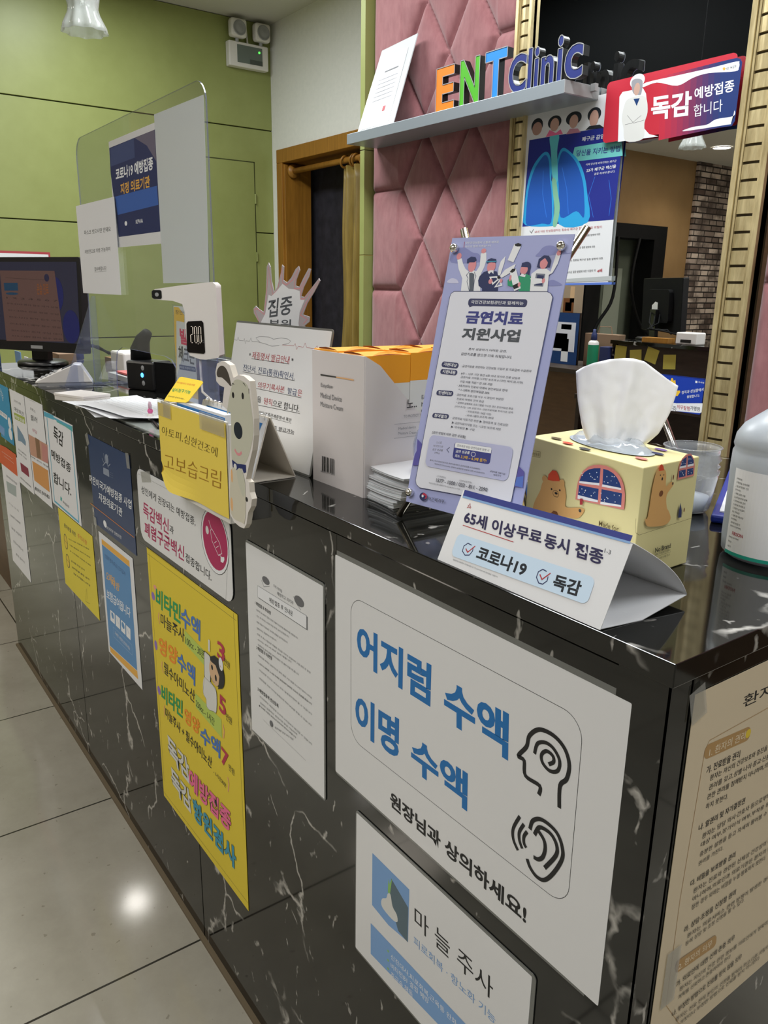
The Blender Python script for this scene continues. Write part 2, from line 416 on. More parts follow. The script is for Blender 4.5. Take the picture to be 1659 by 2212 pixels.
def place(o, sg, off=0.0, parent=None):
    O, u, v, n = frame_of(sg)
    M = Matrix(((u.x, v.x, n.x, O.x + n.x * off), (u.y, v.y, n.y, O.y + n.y * off), (u.z, v.z, n.z, O.z + n.z * off), (0, 0, 0, 1)))
    if parent:
        o.parent = parent; M = Matrix.Translation(-parent.location) @ M
    o.matrix_local = M
    return o
def raw(mb, name):
    me = bpy.data.meshes.new(name); me.from_pydata(mb.v, [], mb.f)
    for m in mb.mats: me.materials.append(m)
    for p, i in zip(me.polygons, mb.m): p.material_index = i
    me.update()
    o = bpy.data.objects.new(name, me); COL.objects.link(o)
    return o
ID = (Vector((0, 0, 0)), Vector((1, 0, 0)), Vector((0, 1, 0)), Vector((0, 0, 1)))
def sheet(key, name, paper, label=None, cat='poster', parent=None, t=0.0004, r=0, off=0.0005, outline=None, side=None, inset=None, lam=None, curl=None):
    """a printed sheet: flat page with its print; lam = laminate border (part)"""
    sg = SIGNS[key]; W, H = sg['W'] / 1000, sg['H'] / 1000
    if outline is None:
        for q in sg['ops']:
            if q[0] == 'O': outline = [(a / 1000, b / 1000) for a, b in q[2]]
    if lam:
        b = lam if isinstance(lam, tuple) else (lam,) * 4
        root = MB(); root.prism(rrect(0, W, 0, H, 0.006), ID, 0, 0.0009, M_LAM); root = raw(root, name); place(root, sg, off)
        tag(root, label, cat)
        pg = MB(); pg.prism(rrect(b[0], W - b[1], b[2], H - b[3], 0.0015), ID, 0.0009, 0.0012, paper)
        draw(pg, sg, 0.0013)
        p = raw(pg, 'printed_page'); p.parent = root
        return root
    mb = MB()
    poly = outline or (rrect(0, W, 0, H, r) if r else [(0, 0), (W, 0), (W, H), (0, H)])
    mb.prism(poly, ID, 0, t, paper, side)
    draw(mb, sg, t + 0.0001)
    o = raw(mb, name)
    place(o, sg, off, parent)
    if label: tag(o, label, cat)
    return o
def tape(parent, x, y, w, h, rot=0, z=0.0016):
    mb = MB(); c, s = math.cos(rot), math.sin(rot)
    mb.prism([(x + (a * c - b * s), y + (a * s + b * c)) for a, b in ((-w / 2, -h / 2), (w / 2, -h / 2), (w / 2, h / 2), (-w / 2, h / 2))], ID, z, z + 0.0001, M_TAPE)
    o = raw(mb, 'tape'); o.parent = parent
    return o
# ------------------------------------------------------------------ artwork of every printed sheet, in millimetres on the sheet
SIGNS={
 'big':dict(O=(-0.4546, 0.0, 0.6465),u=(1.0, 0.0, 0.0),v=(0.0, 0.0, 1.0),W=431.1,H=302.5,ops=[
  ('RO','k',22,0.5,(35.6,255.6),(37.1,68.4),(381.6,261.8)),
  ('T','어지럼','b',0.055,(48.5,226.1),(49.0,177.6),(185.1,229.1)),
  ('T','수액','b',0.055,(205.4,225.3),(208.1,177.7),(297.6,226.7)),
  ('T','이명','b',0.055,(46.1,135.5),(46.6,84.3),(133.2,141.4)),
  ('T','수액','b',0.055,(154.9,134.7),(156.7,91.8),(247.1,135.8)),
  ('T','원장님과 상의하세요!','k',0.05,(119.0,42.4),(119.6,21.7),(336.6,42.0)),
  ('L','k',4.2,0,[(340.4,166.0),(340.5,175.4),(323.1,176.0),(320.1,190.0),(312.9,191.3),(321.8,205.3),(324.4,217.9),(335.4,229.5),(351.7,231.7),(364.7,225.8),(371.1,213.6),(369.7,199.0),(363.3,188.4),(364.5,166.9)]),
  ('L','k',3.6,0,[(331.8,203.4),(334.4,214.9),(343.4,220.6),(352.9,219.5),(360.5,211.7),(359.3,201.2),(350.5,196.3),(341.8,199.7),(340.0,206.8),(345.3,213.2),(352.4,212.4),(354.1,207.3),(348.8,201.8)]),
  ('L','k',3.6,0,[(319.8,130.9),(312.8,113.5),(313.8,101.9),(320.5,94.0)]),
  ('L','k',3.6,0,[(325.6,126.0),(320.7,114.5),(321.5,105.8),(325.6,99.4)]),
  ('L','k',3.6,0,[(330.1,120.8),(326.7,113.3),(327.3,106.6),(330.4,103.6)]),
  ('L','k',4,0,[(333.2,125.3),(335.7,135.8),(344.1,143.0),(355.0,144.0),(365.1,140.8),(371.4,131.5),(372.6,119.8),(364.8,99.9),(355.1,85.2),(345.2,82.2),(336.7,86.5),(332.6,92.9)]),
  ('L','k',4,0,[(339.1,123.2),(343.8,134.0),(352.5,136.6),(360.3,134.8),(365.8,127.8),(365.2,117.8),(354.0,97.4)]),
  ('L','k',4,0,[(341.8,130.8),(350.2,125.4),(352.8,117.3),(350.8,107.1),(345.7,101.1),(340.1,99.9)]),
 ]),
 'garlic':dict(O=(-0.4065, 0.0, 0.407),u=(1.0, 0.0, 0.0),v=(0.0, 0.0, 1.0),W=306.5,H=213.5,ops=[
  ('P','b2',[(37.3,173.8),(111.4,173.2),(111.7,99.3),(72.9,93.4),(38.0,97.3)]),
  ('P','s2',[(76.5,164.0),(110.4,147.1),(111.2,98.3),(92.5,100.4),(74.6,132.6)]),
  ('P','gr',[(71.0,159.2),(73.4,153.9),(78.4,165.4),(74.9,140.9),(70.4,139.7)]),
  ('S','w2',[(70.2,137.5),(75.8,140.5),(80.4,126.8),(89.0,121.1),(90.7,112.2),(82.4,107.9),(66.7,108.3),(57.9,112.1),(59.1,122.2),(67.6,129.5)]),
  ('P','b2',[(35.8,67.9),(294.7,75.1),(297.6,41.1),(36.7,20.8)]),
  ('T','마 늘 주사','k',0.0,(122.0,158.6),(123.1,131.2),(251.7,164.7)),
  ('T','피로회복 · 항노화 기능','b2',0.0,(122.2,117.0),(122.7,105.0),(258.2,123.7)),
  ('T','신진대사,피로회복,근육통 완화','w',0.0,(79.2,56.5),(79.4,48.3),(201.3,64.0)),
  ('T','비타민B1 결핍 예방','w',0.0,(79.6,43.1),(79.9,34.8),(153.1,52.2)),
  ('T','중금속 해독','w',0.0,(80.0,29.6),(80.3,20.2),(123.7,36.5)),
  ('E','gr',(73.5,55.0),(75.2,55.2),(73.4,56.7)),
  ('E','gr',(73.8,41.3),(75.6,41.5),(73.8,43.0)),
  ('E','gr',(74.2,28.8),(76.0,28.9),(74.2,30.4)),
 ]),
 'notice':dict(O=(-0.693, 0.0, 0.588),u=(1.0, 0.0, 0.0),v=(0.0, 0.0, 1.0),W=215.0,H=309.5,ops=[
  ('E','g1',(60.9,265.3),(71.9,265.1),(61.2,271.0)),
  ('E','g1',(152.8,265.6),(165.6,265.7),(152.9,272.7)),
  ('L','g1',0.7,0,[(47.7,262.1),(54.7,254.0),(71.7,260.4)]),
  ('L','g1',0.7,0,[(138.1,267.7),(146.1,259.8),(157.3,254.9)]),
  ('T','우리 아이들','g1',0,(82.9,267.7),(82.7,263.1),(107.6,266.6)),
  ('T','예방하고 지키자','g1',0,(93.3,260.1),(93.0,254.5),(137.9,260.6)),
  ('P','g1',[(38.1,248.8),(174.1,251.4),(173.7,232.5),(37.1,231.3)]),
  ('P','w',[(35.5,249.7),(171.6,252.1),(171.2,233.2),(34.4,232.1)]),
  ('L','k',0.4,1,[(35.5,249.7),(171.6,252.1),(171.2,233.2),(34.4,232.1)]),
  ('T','예방접종 후 안내문','k',0.02,(70.2,244.1),(69.8,236.5),(136.1,245.7)),
  ('T','1 예방접종 후 주의사항','k',0.02,(26.1,223.5),(25.8,217.6),(73.6,223.7)),
  ('T','2 예방접종 후 이상반응','k',0.02,(25.8,153.4),(25.4,147.2),(73.9,154.8)),
  ('T','3 예방접종력 전산등록','k',0.02,(25.7,86.1),(25.3,79.7),(90.2,87.0)),
  ('T','· 접종 후 20~30분간 접종기관에 머물러 이상반응 발생여부를 관찰합니다','g1',0,(27.4,212.3),(27.2,209.3),(148.1,213.2)),
  ('T','· 귀가 후 적어도 3시간 이상 주의 깊게 관찰합니다','g1',0,(26.8,202.9),(26.6,199.9),(124.3,205.9)),
  ('T','· 접종 당일과 다음날은 과격한 운동을 삼가하십시오','g1',0,(27.0,193.6),(26.9,190.6),(120.5,196.1)),
  ('T','· 접종부위는 청결하게 유지합니다','g1',0,(26.8,183.6),(26.6,180.6),(88.3,186.5)),
  ('T','· 접종 후 최소 3일간은 특별한 관심을 가지고 관찰하며 고열 경련 등 증상','g1',0,(27.1,174.8),(26.9,171.8),(180.6,176.6)),
  ('T','· 아기는 반드시 바로 눕혀 재웁니다','g1',0,(27.7,166.1),(27.5,163.1),(130.0,171.1)),
  ('T','· 접종부위 발적 통증 부어오름은 찬 물수건을 대 줍니다','g1',0,(28.0,158.3),(27.9,155.2),(149.9,160.8)),
  ('T','· 예방접종 후에는 일반적으로 발적 통증 구토 발열 두드러기 등이 나타날','g1',0,(29.0,141.6),(28.8,138.5),(183.1,141.3)),
  ('T','수 있으나 대부분 2~3일 이내에 호전되며 심하면 의사의 진료를 받습니다','k',0.01,(28.3,129.2),(28.1,126.1),(183.0,132.1)),
  ('T','· 이상반응 신고는 보건소 또는 질병관리청에 할 수 있습니다','g1',0,(29.6,118.6),(29.5,115.5),(182.7,117.1)),
  ('T','· 예방접종 피해 국가보상제도에 따라 보상을 받을 수 있습니다','g1',0,(29.6,105.3),(29.5,102.2),(181.4,99.7)),
  ('T','· 전산등록은 예방접종 도우미 누리집에서 확인할 수 있습니다','g1',0,(29.1,75.2),(28.9,72.0),(182.6,71.9)),
  ('T','· 등록된 접종력은 증명서로 발급 가능하며','g1',0,(29.7,65.0),(29.5,61.8),(142.3,66.8)),
  ('T','▶ 자세한 사항은 보건소로 문의하여 주시기 바랍니다','k',0.01,(29.3,58.6),(29.1,55.4),(139.3,60.4)),
  ('E','g1',(66.8,44.7),(71.7,44.9),(67.0,49.6)),
  ('T','질병관리청','g1',0,(76.4,46.0),(76.2,42.8),(131.4,53.4)),
  ('L','g1',0.3,0,[(41.0,39.0),(165.3,36.7)]),
 ]),
 'yellow':dict(O=(-1.1195, 0.0, 0.222),u=(1.0, 0.0, 0.0),v=(0.0, 0.0, 1.0),W=389.0,H=544.5,ops=[
  ('L','k2',0.5,0,[(1.1,532.4),(384.8,533.6)]),
  ('L','k2',0.5,0,[(12.2,538.1),(8.1,39.5)]),
  ('L','k2',0.5,0,[(375.6,543.8),(382.1,158.1)]),
  ('L','k2',0.5,0,[(-28.0,9.0),(388.1,16.4)]),
  ('E','pu',(18.5,451.3),(27.4,449.1),(20.0,459.5)),
  ('E','pk2',(33.6,472.8),(43.0,470.8),(34.5,478.2)),
  ('E','pu',(15.1,347.7),(22.8,345.4),(16.9,357.8)),
  ('E','pu',(15.3,249.9),(23.9,248.2),(16.8,258.9)),
  ('P','lg',[(170.1,437.7),(254.8,431.4),(253.7,403.0),(167.7,411.3)]),
  ('P','lg',[(203.2,329.2),(312.6,329.9),(312.2,293.7),(203.0,300.5)]),
  ('L','pk2',2.5,0,[(45.3,427.1),(39.9,414.9),(44.6,403.6)]),
  ('L','pk2',2.5,0,[(44.5,324.9),(40.5,312.6),(47.4,302.0)]),
  ('L','pk2',2.5,0,[(40.0,228.0),(36.6,215.4),(39.2,202.7)]),
  ('L','pk2',2.5,0,[(318.4,323.3),(322.2,312.3),(318.4,297.3)]),
  ('L','pk2',2.5,0,[(327.8,227.9),(331.8,218.0),(327.2,199.5)]),
  ('T','비타민','gn',0.05,(37.5,476.6),(30.4,436.0),(159.1,481.6)),
  ('T','수액','bl',0.05,(159.1,481.6),(153.4,441.1),(244.7,482.8)),
  ('T','마늘주사','k',0.01,(54.2,430.2),(49.6,402.9),(170.3,438.9)),
  ('T','100cc - 30분','k',0.0,(174.5,428.5),(172.3,411.9),(255.9,431.9)),
  ('T','영양','or',0.05,(35.2,375.4),(28.7,337.1),(130.2,385.4)),
  ('T','수액','bl',0.05,(130.0,384.1),(124.4,345.1),(211.3,381.7)),
  ('T','필수아미노산','k',0.01,(55.3,330.6),(50.9,303.5),(203.7,333.2)),
  ('T','250cc - 1시간','k',0,(206.4,319.6),(204.5,303.7),(284.5,317.4)),
  ('T','비타민','gn',0.05,(32.6,272.7),(26.0,232.6),(141.6,284.7)),
  ('T','영양','or',0.05,(148.2,276.1),(143.6,242.6),(218.4,281.6)),
  ('T','수액','bl',0.05,(220.4,275.1),(216.1,238.8),(304.9,284.4)),
  ('T','마늘주사 + 필수아미노산','k',0.01,(46.0,228.1),(42.1,204.1),(265.3,230.6)),
  ('T','- 1시간30분','k',0,(269.6,211.6),(268.7,202.3),(321.3,210.8)),
  ('T','3','cr',0.04,(311.1,473.9),(308.0,442.6),(340.2,473.2)),
  ('T','만원','k',0,(335.1,452.5),(333.9,439.9),(355.7,451.1)),
  ('T','5','cr',0.04,(308.8,377.0),(305.7,344.1),(335.1,375.2)),
  ('T','만원','k',0,(333.1,352.5),(331.9,339.2),(354.7,352.6)),
  ('T','7','cr',0.04,(307.7,277.5),(304.5,244.3),(335.7,274.3)),
  ('T','만원','k',0,(335.3,258.6),(334.2,246.0),(356.2,258.1)),
  ('T','독감','k',0.085,(41.8,170.1),(52.8,115.5),(150.2,166.8)),
  ('T','독감','w2',0.05,(41.8,170.1),(52.8,115.5),(150.2,166.8)),
  ('T','독감','k',0.085,(50.6,101.8),(57.3,49.3),(152.4,99.1)),
  ('T','독감','w2',0.05,(50.6,101.8),(57.3,49.3),(152.4,99.1)),
  ('T','예방접종','k',0.08,(153.6,152.9),(147.4,105.4),(336.9,164.7)),
  ('T','예방접종','pk',0.055,(153.6,152.9),(147.4,105.4),(336.9,164.7)),
  ('T','항원검사','k',0.08,(162.7,94.1),(161.1,46.3),(349.5,100.0)),
  ('T','항원검사','te',0.055,(162.7,94.1),(161.1,46.3),(349.5,100.0)),
  ('RR','w2',2,(275.4,460.8),(273.0,438.7),(282.5,461.7)),
  ('RR','k',5,(255.0,432.7),(250.1,380.3),(281.4,432.9)),
  ('RR','w2',5,(256.4,431.8),(251.9,382.2),(279.8,431.6)),
  ('S','w2',[(251.3,382.0),(287.0,381.1),(298.8,374.8),(299.0,351.5),(293.1,332.7),(281.8,330.4),(265.9,325.3),(254.7,327.2),(254.6,340.5),(242.3,348.1)]),
  ('L','k',0.6,1,[(251.3,382.0),(287.0,381.1),(298.8,374.8),(299.0,351.5),(293.1,332.7),(281.8,330.4),(265.9,325.3),(254.7,327.2),(254.6,340.5),(242.3,348.1)]),
  ('E','k',(310.0,414.1),(334.0,415.4),(312.6,441.1)),
  ('E','sk',(294.7,407.6),(315.1,407.2),(297.0,430.2)),
  ('P','k',[(279.7,431.1),(298.1,440.8),(322.0,439.4),(333.5,419.6),(322.4,392.2),(307.0,383.0),(314.4,409.2),(301.3,424.0),(283.9,423.7)]),
  ('E','w',(322.6,435.2),(330.4,427.3),(323.7,446.8)),
  ('L','cr',1.2,0,[(318.9,431.4),(323.4,428.8)]),
  ('E','k',(286.5,414.4),(290.4,413.8),(286.9,419.2)),
  ('E','k',(299.9,400.6),(303.8,400.0),(300.5,406.6)),
  ('L','k',0.6,0,[(280.6,392.3),(287.8,388.4),(293.9,389.9)]),
 ]),
 'adult':dict(O=(-1.143, 0.0, 0.779),u=(1.0, 0.0, 0.0),v=(0.0, 0.0, 1.0),W=402.0,H=139.0,ops=[
  ('RO','k2',8,0.35,(3.6,127.8),(-24.7,-13.3),(401.8,130.4)),
  ('T','성인에게 권장되는 예방접종,','k',0.01,(21.7,108.4),(18.7,92.7),(272.9,107.0)),
  ('T','독감백신','mg',0.025,(25.4,79.0),(19.6,48.5),(152.4,74.4)),
  ('T','과','k',0.01,(153.9,66.2),(151.6,51.7),(173.6,65.9)),
  ('T','폐렴구균백신','mg',0.025,(26.2,40.5),(20.8,11.8),(216.9,42.8)),
  ('T','접종합니다.','k',0.01,(221.3,33.6),(219.1,17.3),(325.9,29.9)),
  ('E','k2',(343.9,86.0),(395.4,83.9),(349.2,138.7)),
  ('E','w',(343.9,86.0),(393.8,84.0),(349.1,137.8)),
  ('E','mg',(344.9,87.8),(390.7,86.3),(349.7,135.1)),
  ('L','w',1.1,0,[(325.3,116.0),(333.6,103.9),(329.7,100.0),(333.8,84.8),(355.7,66.9),(369.0,73.6),(362.0,88.6),(335.8,104.4)]),
  ('L','w',0.9,0,[(342.3,83.3),(351.4,88.6)]),
  ('L','w',0.9,0,[(349.0,77.5),(358.1,82.8)]),
  ('P','w',[(364.1,66.5),(377.0,70.2),(377.4,65.6),(371.9,59.2),(363.4,58.7)]),
  ('E','w2',(317.5,97.8),(323.4,98.3),(318.3,104.7)),
  ('L','w',1.1,0,[(360.1,68.8),(369.2,67.0)]),
 ]),
 'navy':dict(O=(-1.452, 0.0, 0.731),u=(1.0, 0.0, 0.0),v=(0.0, 0.0, 1.0),W=270.0,H=201.5,ops=[
  ('E','gb',(126.4,168.7),(136.9,168.3),(129.1,179.4)),
  ('L','gb',2.2,0,[(93.0,165.0),(105.4,156.8)]),
  ('L','gb',2.2,0,[(107.3,177.9),(115.1,160.9)]),
  ('L','gb',2.2,0,[(138.4,179.9),(124.6,161.5)]),
  ('L','gb',2.4,0,[(148.0,162.4),(133.6,155.2)]),
  ('L','gb',2.4,0,[(96.2,149.3),(117.1,160.1),(127.4,158.6),(132.4,150.4)]),
  ('P','gb',[(97.5,146.1),(135.2,147.5),(135.0,132.5),(95.2,131.6)]),
  ('L','gb',0.5,0,[(141.4,144.1),(162.4,144.8)]),
  ('L','gb',0.5,0,[(140.2,139.3),(161.2,140.1)]),
  ('L','gb',0.5,0,[(139.0,134.5),(160.1,135.3)]),
  ('T','어린이국가예방접종 사업','w',0.02,(-10.4,110.8),(-16.0,91.1),(266.0,112.3)),
  ('T','지정의료기관','w',0.02,(50.2,83.0),(45.0,63.6),(204.8,81.5)),
  ('L','or',1.3,0,[(-22.3,40.8),(264.6,36.7)]),
  ('E','w',(76.8,17.4),(88.1,17.8),(78.9,25.2)),
  ('T','보건복지부  질병관리청','w',0,(87.8,16.5),(85.8,8.6),(183.9,18.7)),
 ]),
 'flu':dict(O=(-1.8265, 0.0, 0.6935),u=(1.0, 0.0, 0.0),v=(0.0, 0.0, 1.0),W=260.5,H=241.0,ops=[
  ('P','cy',[(2.0,239.4),(97.1,241.3),(96.1,230.4),(2.5,227.1)]),
  ('P','te2',[(120.3,236.5),(259.3,238.4),(258.8,225.7),(194.5,228.8),(122.5,228.9)]),
  ('L','cy',5,1,[(29.2,234.8),(246.8,235.2),(238.6,5.4),(20.7,8.3)]),
  ('T','독감','k',0.03,(88.1,217.2),(73.5,178.4),(173.9,210.2)),
  ('T','예방접종','k',0.03,(39.1,150.5),(29.9,126.5),(215.9,141.5)),
  ('T','합니다.','k',0.03,(41.2,91.8),(29.7,61.0),(203.1,88.6)),
  ('P','te2',[(88.3,36.4),(102.5,33.9),(93.8,23.5),(82.2,25.1)]),
  ('T','녹십자','g1',0.02,(106.4,30.6),(103.7,22.9),(164.4,28.5)),
 ]),
 'photo':dict(O=(-2.03, 0.0, 0.674),u=(1.0, 0.0, 0.0),v=(0.0, 0.0, 1.0),W=194.5,H=291.0,ops=[
  ('T','피부과 전문의','g1',0,(55.3,271.4),(54.2,268.9),(121.0,272.1)),
  ('T','보톡스','g1',0.01,(58.6,251.4),(55.1,243.6),(116.9,248.8)),
  ('T','필러','k',0.01,(55.4,230.4),(48.5,214.8),(127.0,231.5)),
  ('T','상담','mg',0,(58.3,195.4),(54.1,185.9),(110.8,193.1)),
  ('P','fl1',[(3.3,169.1),(209.5,172.9),(198.0,121.0),(2.6,110.9)]),
  ('P','fl2',[(78.2,171.8),(125.2,172.0),(121.1,120.0),(78.7,116.8)]),
  ('P','fl3',[(146.6,168.2),(207.1,166.9),(196.2,122.1),(137.8,118.6)]),
  ('T','미백 관리 재생','k',0,(1.9,109.2),(-0.3,104.2),(192.0,114.1)),
  ('P','sk2',[(15.0,96.1),(187.1,101.6),(180.5,41.7),(15.8,40.4)]),
  ('T','레이저로 관리하세요','k',0.02,(14.5,23.0),(9.4,10.8),(176.8,32.0)),
 ]),
 'grn':dict(O=(-2.215, 0.0, 0.668),u=(1.0, 0.0, 0.0),v=(0.0, 0.0, 1.0),W=179.0,H=288.0,ops=[
  ('T','건강한 생활','g1',0,(46.7,254.3),(43.4,247.7),(134.7,254.2)),
  ('T','대상포진','k',0.01,(38.9,233.0),(33.0,221.2),(156.5,231.2)),
  ('P','lg2',[(26.6,214.0),(163.5,218.5),(161.0,199.0),(31.5,195.6)]),
  ('T','예방접종','w',0.02,(35.3,208.9),(30.2,198.6),(157.0,210.0)),
  ('P','g2',[(51.5,179.4),(117.2,161.0),(143.3,146.5),(137.2,133.0),(86.0,137.1),(43.0,133.4)]),
  ('T','백신으로 예방하세요','g1',0,(31.1,108.7),(28.5,103.4),(131.8,107.0)),
  ('T','50세 이상','g1',0,(29.0,98.6),(26.4,93.3),(133.5,96.3)),
  ('RR','cr2',3,(39.4,67.8),(41.0,41.9),(136.6,68.4)),
  ('T','의료진과 상담하세요','k',0.01,(16.9,20.6),(14.3,15.1),(150.8,18.7)),
 ]),
 'blue':dict(O=(-2.42, 0.0, 0.775),u=(1.0, 0.0, 0.0),v=(0.0, 0.0, 1.0),W=185.0,H=187.0,ops=[
  ('T','건강','w',0,(74.6,162.7),(62.9,141.5),(108.9,140.2)),
  ('RR','w',3,(8.9,87.8),(0.6,73.0),(132.3,84.0)),
  ('RR','b2',2,(-2.5,38.1),(-17.3,11.5),(67.7,34.7)),
  ('E','w',(154.8,64.2),(176.6,60.8),(163.9,81.8)),
  ('E','w',(149.3,30.3),(174.5,27.7),(158.5,48.3)),
  ('T','검진 안내','b3',0,(23.3,84.6),(19.2,77.2),(116.3,82.5)),
 ]),
 'orange':dict(O=(-2.47, 0.0, 0.345),u=(1.0, 0.0, 0.0),v=(0.0, 0.0, 1.0),W=253.5,H=397.0,ops=[
  ('P','or2',[(-100.5,388.2),(100.9,403.8),(244.6,404.9),(232.4,335.7),(-10.9,332.6),(-139.2,322.1)]),
  ('L','w2',0.8,0,[(30.5,377.7),(189.1,381.5)]),
  ('L','w2',0.8,0,[(58.1,368.4),(197.9,369.6)]),
  ('T','진료비 안내 및 영수증 발급','g1',0,(58.1,308.0),(53.9,300.0),(213.3,311.5)),
  ('P','gb2',[(45.4,283.9),(191.3,296.6),(180.6,259.6),(51.3,249.0)]),
  ('T','가 나 다 라','g1',0,(41.0,213.9),(45.9,207.7),(191.0,220.0)),
  ('T','1,500원 3,000원','g1',0,(44.8,174.3),(40.5,165.9),(195.1,182.2)),
  ('T','보험 비급여','g1',0,(46.4,130.2),(42.1,121.6),(188.8,138.0)),
  ('T','진단서 확인서','g1',0,(48.1,85.7),(43.7,77.0),(189.0,91.3)),
  ('T','문의 접수처','g1',0,(68.2,46.1),(63.9,37.4),(193.1,52.6)),
 ]),
 'ynote':dict(O=(-1.778, 0.0, 0.4835),u=(1.0, 0.0, 0.0),v=(0.0, 0.0, 1.0),W=294.0,H=207.5,ops=[
  ('T','환자분을 위한','k2',0.02,(48.4,178.3),(44.3,166.4),(153.0,179.3)),
  ('T','주의사항','or2',0,(169.2,183.5),(165.2,170.6),(245.7,183.5)),
  ('E','k2',(47.5,128.2),(63.6,124.8),(54.5,148.8)),
  ('E','y',(47.5,128.2),(60.6,125.5),(53.7,146.4)),
  ('L','k2',1,0,[(31.8,130.2),(63.0,126.2)]),
  ('E','k2',(49.5,76.6),(65.8,73.5),(55.8,95.3)),
  ('E','y',(49.5,76.6),(62.8,74.2),(55.0,92.8)),
  ('L','k2',1,0,[(36.2,79.1),(65.2,74.9)]),
  ('T','마스크를 착용해 주세요','k2',0,(80.5,146.4),(79.1,142.4),(259.8,168.7)),
  ('T','기침 예절을 지켜 주세요','k2',0,(80.6,131.0),(79.3,126.9),(263.5,149.5)),
  ('T','손 소독제를 사용해 주세요','k2',0,(80.8,115.5),(79.4,111.4),(262.2,128.9)),
  ('T','음식물 반입 금지','k2',0,(82.8,89.5),(81.1,84.3),(202.3,100.6)),
  ('T','반려동물 출입 금지','k2',0.01,(88.2,73.9),(86.5,68.7),(236.3,87.2)),
  ('T','감사합니다','k2',0.01,(94.2,60.0),(92.5,54.7),(241.4,72.5)),
  ('L','k2',0.6,0,[(201.4,49.0),(187.7,12.3),(221.0,17.6)]),
  ('L','k2',0.6,0,[(205.1,51.8),(206.9,25.0)]),
 ]),
 'insure':dict(O=(-1.4305, 0.0, 0.426),u=(1.0, 0.0, 0.0),v=(0.0, 0.0, 1.0),W=222.5,H=292.0,ops=[
  ('P','oy',[(18.7,279.0),(200.7,280.5),(200.7,267.1),(17.9,266.6)]),
  ('P','ib',[(17.8,266.0),(200.6,266.6),(198.1,34.7),(11.2,19.4)]),
  ('P','oy',[(10.8,17.8),(197.8,33.2),(199.9,15.0),(13.3,4.0)]),
  ('T','인플루엔자(독감) 간이검사','b3',0,(34.2,249.4),(31.2,237.6),(170.6,247.3)),
  ('T','오메가','oy',0.02,(33.5,208.1),(28.2,187.0),(94.4,210.5)),
  ('T','처방','oy',0.02,(68.7,202.5),(63.6,181.8),(124.3,206.7)),
  ('T','보험급여됩니다','w',0.02,(26.5,164.2),(20.3,139.6),(184.6,171.3)),
  ('RR','w',1.5,(39.8,118.0),(34.7,90.6),(71.0,119.2)),
  ('RR','w',1.5,(77.6,120.1),(72.5,91.7),(106.9,120.9)),
  ('RR','w',1.5,(113.8,120.7),(109.0,92.7),(141.4,121.2)),
  ('RR','w',1.5,(147.2,120.6),(142.7,93.0),(174.0,121.1)),
  ('E','ib',(54.0,108.9),(62.2,109.6),(55.8,116.6)),
  ('L','ib',1,0,[(83.3,113.8),(94.4,103.9)]),
  ('E','ib',(125.5,111.2),(134.8,111.9),(127.2,118.7)),
  ('L','ib',1,0,[(152.6,114.5),(163.2,104.9)]),
  ('RO','w',1,0.3,(51.3,81.0),(49.3,56.0),(175.9,85.5)),
  ('T','자세한 사항은 문의하세요','w',0,(62.1,75.1),(59.8,65.7),(162.7,74.8)),
 ]),
 'rights':dict(O=(0.0, 0.033, 0.585),u=(0.0, 1.0, 0.0),v=(0.0, 0.0, 1.0),W=280.0,H=368.5,ops=[
  ('T','환자의 권리와 의무','k',0.01,(72.7,345.2),(73.5,333.7),(287.7,336.2)),
  ('RR','tn',6,(24.1,316.3),(24.7,302.7),(92.4,311.2)),
  ('T','1. 환자의 권리','be',0,(31.7,311.3),(31.8,303.3),(85.0,308.8)),
  ('E','y',(89.2,304.8),(93.2,305.1),(88.2,309.0)),
  ('L','tn',0.5,0,[(48.6,18.0),(20.3,58.4),(19.0,170.2),(23.1,270.3),(24.5,311.5),(29.5,319.2),(118.0,320.3)]),
  ('T','가. 진료받을 권리','k',0.015,(31.2,294.7),(31.6,287.3),(80.7,292.0)),
  ('T','환자는 자신의 건강보호와 증진을 위하여','k',0,(38.5,283.8),(38.5,278.1),(145.9,280.0)),
  ('T','권리를 갖고,성별·나이·종교·신분 등을','k',0,(38.8,274.7),(38.8,268.9),(149.0,269.1)),
  ('T','관한 권리를 침해받지 아니하며,의료인은','k',0,(38.2,265.8),(38.3,260.0),(151.6,260.2)),
  ('T','하지 못한다.','k',0,(38.2,256.7),(38.4,251.1),(71.5,253.7)),
  ('T','나. 알권리 및 자기결정권','k',0.015,(32.1,239.2),(32.2,232.7),(101.9,237.5)),
  ('T','환자는 담당 의사·간호사 등으로부터 질병','k',0,(39.5,227.4),(39.5,221.8),(161.8,224.3)),
  ('T','대상 여부,장기이식 여부,부작용 등 예상','k',0,(39.3,218.9),(39.2,213.8),(164.8,213.8)),
  ('T','충분한 설명을 듣고 자세히 물어볼 수 있으며','k',0,(39.6,209.2),(39.7,204.0),(167.5,204.2)),
  ('T','권리를 가진다.','k',0,(39.6,199.6),(39.7,194.7),(76.8,199.3)),
  ('T','다. 비밀을 보호받을 권리','k',0.015,(31.6,184.2),(31.8,177.9),(100.0,182.3)),
  ('T','환자는 진료와 관련된 신체상·건강상의 비밀과','k',0,(37.8,173.1),(38.2,167.5),(177.8,168.1)),
  ('T','아니하며,의료인과 의료기관은 환자의 동의를','k',0,(38.1,164.4),(38.5,158.8),(180.7,157.9)),
  ('T','정한 경우 외에는 비밀을 누설·발표하지 못한다.','k',0,(38.6,155.6),(39.0,150.0),(159.2,151.1)),
  ('T','라. 상담·조정을 신청할 권리','k',0.015,(31.9,136.4),(32.5,129.7),(111.7,136.1)),
